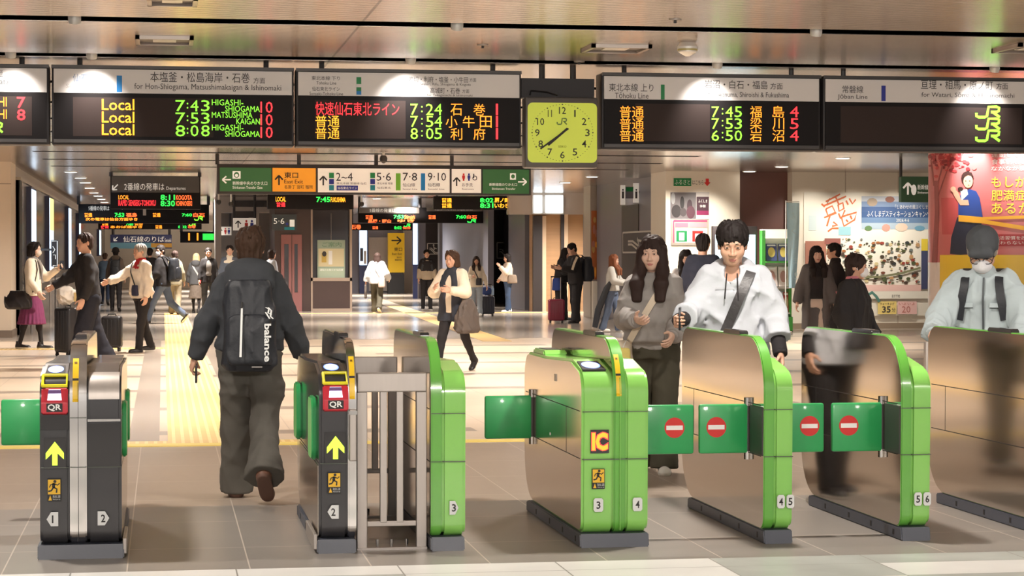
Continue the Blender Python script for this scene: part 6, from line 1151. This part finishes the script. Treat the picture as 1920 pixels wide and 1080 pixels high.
s.rect(n, 1509, 1548, 452, 500, .005, M('map_rust', (172, 118, 100), .5)); s.rect(n, 1545, 1575, 447, 458, .005, M('map_brick', (150, 92, 84), .5))
s.st(n, [(1620, 520), (1650, 519), (1690, 512), (1725, 502)], 4, .008, M('map_road', (128, 128, 96), .5)); s.rect(n, 1608, 1726, 534, 546, .014, M('banner_pink', (236, 196, 186), .5)); s.rect(n, 1608, 1760, 546, 560, .013, BANW); s.rect(n, 1726, 1738, 450, 542, .014, M('banner_edge_navy', (70, 76, 110), .5)); s.rect(n, 1726, 1738, 448, 470, .016, M('banner_edge_yellow', (232, 206, 70), .5))
s.rect(n, 1645, 1680, 565, 589, .008, M('tag_yellow', (238, 212, 130), .5)); s.rect(n, 1682, 1718, 565, 589, .008, M('tag_pink', (240, 196, 190), .5)); chars(s, n, '35', 1653, 1669, 574, 586, INK, .011, .02); chars(s, n, '分', 1671, 1678, 577, 585, INK, .011); chars(s, n, 'ウォーキング', 1649, 1676, 567, 572, INK, .011); chars(s, n, '20', 1690, 1706, 574, 586, M('ink_rose', (196, 120, 110), .5), .011); chars(s, n, 'いよいよ', 1685, 1714, 567, 572, M('ink_rose', (0, 0, 0)), .011); chars(s, n, 'おすすめ', 1671, 1686, 552, 558, INK, .016); s.st(n, [(1622, 556), (1634, 548), (1642, 556), (1648, 566)], 5, .016, M('map_teal', (86, 130, 120), .5)); s.done()
for k, px in enumerate((1560, 1650, 1725)):                # wall washers over banner and posters
    q = P(px, 300, RY-1.6); spot(q[0], RY-1.5, CEIL-.06, 125, 80, (q[0], RY, 1.5), .06, (1, .93, .82), .8)
for px in (1345, 1275): q = P(px, 300, RY-1.4); spot(q[0], RY-1.3, CEIL-.06, 170, 75, (q[0], RY, 1.7), .06, (1, .93, .82), .8)
s = Sign('direction_sign', 'small dark green sign with white up arrow hanging before the banner', 'sign', (1689, 330, 1745, 378), 38.5); s.box('panel', 1690, 1750, 331, 379, 0, .14, M('sign_dark_green', (52, 82, 56), .45, emit=.08)); arrow(s, 'panel', 1702, 354, 11, 90, .01, SINKW); s.ell('panel', 1713, 356, 5, 10, .01, SINKW); chars(s, 'panel', '新幹線', 1720, 1740, 346, 356, SINKW, .01); chars(s, 'panel', 'Shinkansen', 1720, 1740, 359, 363, SINKW, .01); s.rod(1691, 332, .03); s.rod(1746, 332, .03); s.done()
# round pillar wrapped in a red advertisement
PD, PR = 29.4, 1.12; pc = P(1897, 482, 1)*1.; bt = math.atan2(pc[0], pc[1]); RV = np.array([math.cos(bt), -math.sin(bt)]); CV = -np.array([math.sin(bt), math.cos(bt)]); kk = PD/(ray(1897, 482)@_F); C0 = (ray(1897, 482)*kk)[:2]; DEP = np.linalg.norm(C0)
def cyl_pt(px, py, off=.0):
    th = math.asin(max(-.995, min(.995, (px-1897)/(FPX*PR/PD)))); q = C0+(PR+off)*(math.sin(th)*RV+math.cos(th)*CV); d = DEP-PR*math.cos(th); return (q[0], q[1], CAMH+(482-py)*d/FPX*.99)
e = empty('advertising_pillar', (C0[0], C0[1], 0), 'round pillar wrapped in a red advertisement with yellow lettering', 'pillar'); o_ = (C0[0], C0[1], 0)
ADR = M('advert_red', (200, 112, 112), .3, var=.04, scale=2); ADW = M('advert_white', (232, 222, 216), .3); ADY = M('advert_yellow', (238, 204, 60), .35); ADN = M('advert_navy', (44, 50, 70), .4); ADB = M('advert_blue', (48, 76, 150), .4); ADDR = M('advert_dark_red', (168, 46, 52), .4)
b = MB(o_); zr = cyl_pt(1820, 492)[2]; b.cyl((C0[0], C0[1]), PR, zr, CEIL, ADR, 72); b.cyl((C0[0], C0[1]), PR, .1, zr, ADW, 72); b.cyl((C0[0], C0[1]), PR-.03, 0, .1, CHARC, 72); wrap = b.build('wrapped_shaft', e, ang=.9)
def clip(poly, a, bq):
    def half(p, c, sg):
        out = []
        for i in range(len(p)):
            u, w_ = p[i-1], p[i]; du, dw = sg*(u[0]-c), sg*(w_[0]-c)
            if (du >= 0) != (dw >= 0): t = du/(du-dw); out.append((c, u[1]+(w_[1]-u[1])*t))
            if dw >= 0: out.append(w_)
        return out
    p = half(poly, a, 1); return half(p, bq, -1) if len(p) > 2 else []
def cpoly(b, poly, m, off):
    xs = [p[0] for p in poly]; x = min(xs)
    while x < max(xs):
        q = clip(poly, x, x+6)
        if len(q) > 2: b.poly([cyl_pt(u, w_, off) for u, w_ in q], m)
        x += 6
def cell(b, cx, cy, a, c, m, off, n=14): cpoly(b, [(cx+a*math.cos(2*math.pi*i/n), cy+c*math.sin(2*math.pi*i/n)) for i in range(n)], m, off)
def ctext(b, st, x0, x1, y0, y1, m, off, bold=0.): v, f, sz = text_geo(st, bold); b.add([cyl_pt(x0+(x1-x0)*a, y1-(y1-y0)*c, off) for a, c in v], f, m)
b = MB(o_); FOL = [M('advert_leaf_%d' % i, c, .5) for i, c in enumerate(((160, 40, 48), (190, 62, 66), (132, 36, 44), (214, 110, 108)))]
cpoly(b, [(1752, 492), (1758, 400), (1756, 340), (1764, 340), (1766, 400), (1762, 492)], M('advert_trunk', (150, 76, 76), .5), .004)
for L in ([(1760, 360), (1775, 300)], [(1760, 380), (1785, 310)], [(1756, 350), (1748, 290)]):
    (xa, ya), (xb, yb_) = L; cpoly(b, [(xa-1.5, ya), (xa+1.5, ya), (xb+1, yb_), (xb-1, yb_)], M('advert_trunk', (0, 0, 0)), .004)
for k in range(170): x = R2.gauss(1782, 20); y = R2.gauss(292, 16); x = max(1748, min(1830, x)); cell(b, x, max(272, min(332, y)), R2.uniform(2, 5), R2.uniform(1.6, 4), R2.choice(FOL), .005+.00003*k, 7)
cpoly(b, [(1770, 372), (1802, 372), (1806, 440), (1772, 440)], M('advert_mid_red', (190, 84, 86), .4), .003)
cpoly(b, [(1800, 408), (1846, 408), (1842, 430), (1830, 476), (1806, 478), (1787, 476), (1789, 446)], ADN, .005); cpoly(b, [(1802, 380), (1806, 366), (1822, 356), (1834, 360), (1840, 372), (1846, 410), (1826, 412), (1802, 408)], ADB, .007)
cpoly(b, [(1806, 358), (1818, 356), (1820, 366), (1808, 378)], M('advert_pale_blue', (190, 214, 232), .4), .009); cpoly(b, [(1796, 356), (1802, 362), (1808, 376), (1820, 376), (1822, 386), (1806, 386), (1797, 372), (1790, 358)], M('advert_skin', (226, 178, 150), .4), .011); cell(b, 1793, 356, 5, 5, M('advert_skin', (0, 0, 0)), .011)
cell(b, 1818, 336, 11, 13, M('advert_hair', (62, 42, 40), .4), .009); cell(b, 1806, 356, 5, 4, M('advert_hair', (0, 0, 0)), .009); cell(b, 1820, 342, 8.5, 12, M('advert_skin', (0, 0, 0)), .012); cpoly(b, [(1810, 336), (1812, 326), (1826, 325), (1830, 334), (1820, 330)], M('advert_hair', (0, 0, 0)), .014)
for dx in (-3, 4): cell(b, 1819+dx, 341, 1.2, .8, EYE, .014, 8)
cell(b, 1821, 349, 1.6, 1.3, LIP, .014, 8); cpoly(b, [(1803, 404), (1845, 408), (1960, 404), (1960, 410), (1850, 413), (1960, 432), (1960, 440), (1848, 420), (1803, 416)], M('advert_amber', (238, 180, 60), .4), .013)
for st, y0, y1 in (('運動しても', 288, 298), ('食事制限しても', 301, 311), ('なかなか痩せない', 314, 323)): ctext(b, st, 1861, 1861+12*len(st), y0, y1, ADW, .006)
for st, y0, y1 in (('もしかして', 334, 353), ('肥満症では', 358, 378), ('あるかも?', 382, 402)): ctext(b, st, 1861, 1963, y0, y1, M('advert_letter_yellow', (244, 222, 70), .4), .006, .004)
cpoly(b, [(1862, 440), (1975, 440), (1975, 462), (1862, 462)], ADDR, .005); ctext(b, '生活習慣を改善しても', 1866, 1960, 443, 450, ADW, .008); ctext(b, '変わらない方は相談', 1866, 1960, 452, 459, ADW, .008)
cpoly(b, [(1768, 478), (1990, 478), (1990, 640), (1768, 640)], ADY, .005)
b.build('printed_artwork', wrap, smooth=False)
for px in (1826, 1912):
    q = np.array(cyl_pt(px, 330))[:2]; q2 = C0+(q-C0)/np.linalg.norm(q-C0)*(PR+.42); spot(q2[0], q2[1], CEIL-.05, 150, 52, (q[0], q[1], 2.75), .04, (1, .93, .88), .7)
# lift window poster and little notices
s = Sign('paper_poster', 'pale poster with yellow drawing hung in the lift side window', 'poster', (594, 450, 648, 522), EY+.22); n = 'sheet'; s.box(n, 595, 647, 450, 522, 0, .02, M('poster_mint', (170, 190, 172), .5)); s.rect(n, 597, 645, 466, 500, .004, M('poster_cream', (226, 216, 176), .5)); s.rect(n, 603, 612, 474, 492, .008, M('poster_gold', (206, 176, 90), .5)); s.ell(n, 608, 476, 4, 5, .01, INK); s.rect(n, 616, 623, 470, 496, .008, WHITE); s.rect(n, 597, 645, 503, 521, .005, M('poster_pale_green', (196, 214, 190), .5)); chars(s, n, '運転のお知らせ 仙石線', 600, 643, 504, 508, SINKW, .008); chars(s, n, 'ご案内', 604, 640, 454, 463, M('poster_green_ink', (110, 150, 120), .5), .008); s.part('hanger').tube([(s.X(621), EY+.23, s.Z(452)), (s.X(621), EY+.23, s.Z(400))], .008, STEEL, 6); s.done()
# posters on the pale pillar, pictogram panels
for (a, b_, c, d, lab, m_, m2) in ((1109, 1124, 395, 524, 'orange food poster on the pale pillar', (196, 110, 60), (222, 150, 90)), (1125.5, 1143, 395, 524, 'pale blue food poster beside the orange one', (176, 190, 196), (120, 90, 70))):
    s = Sign('food_poster', lab, 'poster', (a, c, b_, d), PY-.03); s.box('sheet', a, b_, c, d, 0, .03, M('food_bg_%d' % a, m_, .4, var=.2, scale=4))
    for k in range(9): s.ell('sheet', R2.uniform(a+3, b_-3), R2.uniform(c+8, d-8), R2.uniform(1.5, 3), R2.uniform(4, 11), .003+.0004*k, M('food_fg_%d_%d' % (a, k % 3), tuple(min(255, v_+R2.randint(-30, 30)) for v_ in m2), .4), 10)
    s.done()
def picto(box, Y, lab):
    x0, y0, x1, y1 = box; s = Sign('pictogram_sign', lab, 'sign', box, Y); s.box('panel', x0, x1, y0, y1, 0, .04, BLACK); w_ = x1-x0; h_ = y1-y0; k = M('picto_line', (206, 202, 194), .5); t = max(1.1, w_*.06)
    for L in ([(x0+t, y0+t), (x1-t, y0+t), (x1-t, y1-t), (x0+t, y1-t), (x0+t, y0+t)], [(x0+w_*.2, y0+h_*.45), (x0+w_*.35, y0+h_*.45), (x0+w_*.62, y0+h_*.8), (x0+w_*.8, y0+h_*.8)], [(x0+w_*.2, y0+h_*.58), (x0+w_*.32, y0+h_*.58), (x0+w_*.6, y0+h_*.92), (x0+w_*.8, y0+h_*.9)], [(x0+w_*.5, y0+h_*.25), (x0+w_*.55, y0+h_*.6)], [(x0+w_*.5, y0+h_*.4), (x0+w_*.72, y0+h_*.5)]): s.st('panel', L, t, .005, k)
    s.ell('panel', x0+w_*.5, y0+h_*.2, w_*.06, w_*.06, .006, k, 10); s.done()
picto((930, 453, 962, 486), 71.9, 'square escalator pictogram on the dark opening near the tan bag woman'); picto((800, 455, 826, 478), 83.8, 'square escalator pictogram behind the man with backpack straps')
s = Sign('pictogram_sign', 'tall white-outlined black pictogram panel beyond the woman in plum skirt', 'sign', (96, 450, 109, 500), 47.5); s.box('panel', 96, 109, 450, 500, 0, .12, BLACK); s.st('panel', [(97, 452), (107.5, 452), (107.5, 498), (99, 498)], 1.6, .006, SINKW); s.st('panel', [(99, 462), (103, 468), (99, 474)], 1.4, .006, SINKW); s.st('panel', [(100, 478), (104, 478), (104, 486)], 1.4, .006, SINKW); s.part('bracket').box(-2.82, s.X(97), s.Y+.03, s.Y+.08, s.Z(470), s.Z(466), CHARC); s.part('post').box(s.X(102), s.X(104), s.Y+.04, s.Y+.08, 0, s.Z(499), CHARC); s.done()
e = empty('pictogram_sign', (SX, 49, 1.5), 'white outlined escalator pictogram on the dark side wall doorway', 'sign'); b = side('x', 1171, 1229, 475, 432, BLACK, .05); b.o = np.array([SX, 49, 1.5]); ya, yb_ = PX(1229, 450, SX)[1], PX(1171, 450, SX)[1]; za, zb = PX(1200, 474, SX)[2], PX(1200, 434, SX)[2]; k = M('picto_line', (0, 0, 0))
def sline(L, t): 
    for (u0, w0), (u1, w1) in zip(L[:-1], L[1:]): p0 = Vector((SX-.055, yb_+(ya-yb_)*u0, za+(zb-za)*w0)); p1 = Vector((SX-.055, yb_+(ya-yb_)*u1, za+(zb-za)*w1)); b.strap([p0, p1], t, .006, k, (-1, 0, 0))
sline([(.02, .02), (.98, .02), (.98, .98), (.02, .98), (.02, .02)], .04); sline([(.2, .55), (.35, .55), (.65, .2), (.85, .2)], .05); sline([(.2, .4), (.32, .4), (.6, .06), (.85, .08)], .05); sline([(.5, .7), (.55, .4)], .06); sline([(.5, .6), (.75, .5)], .05); b.build('panel', e, smooth=False)
for a, b_, lab in ((1165, 1172, 'nearer'), (1188, 1197, 'farther')): pass
s = Sign('restroom_sign', 'white two-panel pictogram sign projecting from the dark side wall', 'sign', (1164, 343, 1198, 384), 48.9); s.box('panel', 1164, 1172.5, 347, 384, 0, .06, SWHITE); s.box('panel#2', 1188, 1198, 343, 380, 0, .06, SWHITE); s.box('cross_panel', 1172.5, 1188, 350, 372, .02, .05, BLUEG); s.rect('cross_panel', 1174, 1187, 351, 359, .0, C_GREEN)
for n_, cx in (('panel', 1168), ('panel#2', 1193)): s.ell(n_, cx, 356, 1.6, 1.8, .004, INK, 10); s.rect(n_, cx-2, cx+2, 359, 372, .004, INK)
s.part('bracket').box(s.X(1197), SX+.02, s.Y+.01, s.Y+.05, s.Z(362), s.Z(358), CHARC); s.done()
# ---- ceiling fittings
def ceil_pt(px, py): return G(px, py, CEIL)
VENT = M('vent_grey', (172, 162, 154), .35, .5); VENTD = M('vent_dark_grey', (112, 104, 100), .5)  # darker grey fills the grille inside the frame
for x0, x1, y0, y1, lab in ((255, 362, 67, 79, 'square ceiling fitting above the Local departure board'), (276, 370, -8, 5, 'square ceiling fitting at the top edge above the Local board'), (1098, 1212, 83, 94, 'square ceiling fitting above the clock'), (1882, 1990, 81, 95, 'square ceiling fitting at the far right above the boards')):
    a, c = ceil_pt((x0+x1)/2, y0), ceil_pt((x0+x1)/2, y1); w_ = (ceil_pt(x1, y1)-ceil_pt(x0, y1))[0]; cx = a[0]*.5+c[0]*.5; o_ = (cx, (a[1]+c[1])/2, CEIL-.03); e = empty('ceiling_vent', o_, lab, 'ceiling vent', 'square ceiling fittings'); L = abs(c[1]-a[1])/2; y = o_[1]
    b = MB(o_); t = .035
    for (xa, xb, ya, yb_) in ((-w_/2, w_/2, -L, -L+t), (-w_/2, w_/2, L-t, L), (-w_/2, -w_/2+t, -L, L), (w_/2-t, w_/2, -L, L)): b.box(cx+xa, cx+xb, y+ya, y+yb_, CEIL-.03, CEIL+.004, VENT)
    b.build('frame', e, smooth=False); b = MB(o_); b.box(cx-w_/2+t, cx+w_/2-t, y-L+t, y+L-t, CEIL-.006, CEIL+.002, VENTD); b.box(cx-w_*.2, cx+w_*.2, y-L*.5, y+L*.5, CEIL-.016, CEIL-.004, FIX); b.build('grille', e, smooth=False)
c = ceil_pt(1289, 80); e = empty('speaker_dome', tuple(c), 'small hanging ceiling dome right of the clock fitting', 'sensor'); b = MB(tuple(c)); b.tube([(c[0], c[1], c[2]+.02), (c[0], c[1], c[2]-.03), (c[0], c[1], c[2]-.035), (c[0], c[1], c[2]-.08), (c[0], c[1], c[2]-.115)], [.05, .085, .088, .08, .02], FIX, 18); b.build('shell', e); b = MB(tuple(c)); b.tube([(c[0], c[1], c[2]-.055), (c[0], c[1], c[2]-.07)], .086, M('dome_band', (190, 176, 110), .4), 18); b.build('band', e)
for px, py, lb in ((1266, 36, 'tiny ceiling sprinkler above and left of the dome'), (1086, 115, 'tiny ceiling disc right above the clock'), (905, 84, 'tiny ceiling sprinkler left of the clock fitting')):
    c = ceil_pt(px, py); o_ = tuple(c); e = empty('sprinkler', o_, lb, 'sprinkler', 'sprinkler heads'); b = MB(o_); b.tube([(c[0], c[1], CEIL+.01), (c[0], c[1], CEIL-.008)], .05, VENT, 14); b.tube([(c[0], c[1], CEIL-.005), (c[0], c[1], CEIL-.03)], .012, CHARC, 8); b.build('head', e)
DLM = M('downlight_glow', (255, 246, 230), .4, emit=5.)
DLL = 'small round lit downlight in the receding row at upper left'
for px, py, lb in [(a, b_, DLL) for a, b_ in ((133, 322), (151, 333), (160, 342), (168, 352), (176, 361), (184, 367), (190, 373), (196, 379))]+[(1110, 331, 'round downlight right below the clock'), (1060, 342, 'round downlight left of the daylight window top'), (1405, 321, 'round downlight at the edge of the brown panel'), (1466, 312, 'round downlight over the brochure rack'), (1580, 296, 'round downlight above the map banner'), (846, 387, 'round downlight by the 8:02 departure sign'), (706, 372, 'round downlight behind the long direction sign')]:
    c = ceil_pt(px, py); o_ = (c[0], c[1], CEIL-.012); e = empty('ceiling_downlight', o_, lb, 'downlight', 'downlights receding at upper left' if lb == DLL else None); b = MB(o_); b.tube([(c[0], c[1], CEIL+.005), (c[0], c[1], CEIL-.012)], .15, FIX, 20); b.build('trim_ring', e); b = MB(o_); b.tube([(c[0], c[1], CEIL-.011), (c[0], c[1], CEIL-.016)], .12, DLM, 20); b.build('lens', e)
def cctv(px, py, d, lab):
    c = P(px, py, d); o_ = tuple(c); e = empty('security_camera', o_, lab, 'camera', None); b = MB(o_); b.tube([(c[0], c[1], c[2]), (c[0], c[1], CEIL)], .022, FIX, 8); b.build('stem', e); b = MB(o_); b.tube([(c[0], c[1], c[2]+.05), (c[0], c[1], c[2]), (c[0], c[1]-.005, c[2]-.05), (c[0], c[1], c[2]-.085)], [.05, .07, .06, .02], CHARC, 14); b.build('dome', e)
cctv(719, 297, 37.5, 'dark dome camera hanging above the direction sign'); cctv(433, 382, 60, 'pale camera hanging left of the lift'); cctv(678, 382, 60, 'camera hanging right of the lift'); cctv(410, 378, 62, 'camera next to the portal far left of the lift')
# grey post by the right gate, railing far left
p = P(1743, 690, 19.5); e = empty('steel_post', (p[0], 19.5, 0), 'flat grey steel post behind the gate tagged 5 and 6', 'post'); b = MB((p[0], 19.5, 0)); b.box(p[0]-.05, p[0]+.05, 19.47, 19.53, .02, P(1743, 641, 19.5)[2], STEEL, .006); b.build('plate', e); b = MB((p[0], 19.5, 0)); b.box(p[0]-.09, p[0]+.09, 19.4, 19.6, 0, .02, CHARC); b.build('foot', e)
o_ = (-2.62, 46, 0); e = empty('handrail', o_, 'double steel handrail along the dark side wall', 'handrail')
for z in (.75, 1.0): b = MB(o_); b.tube([(-2.62, 44.2, z), (-2.62, 60, z)], .025, STEEL, 8); b.build('rail', e)
for y in (44.6, 48, 52, 56): b = MB(o_); b.tube([(-2.62, y, 0), (-2.62, y, 1.0)], .022, STEEL, 8); b.build('post', e)
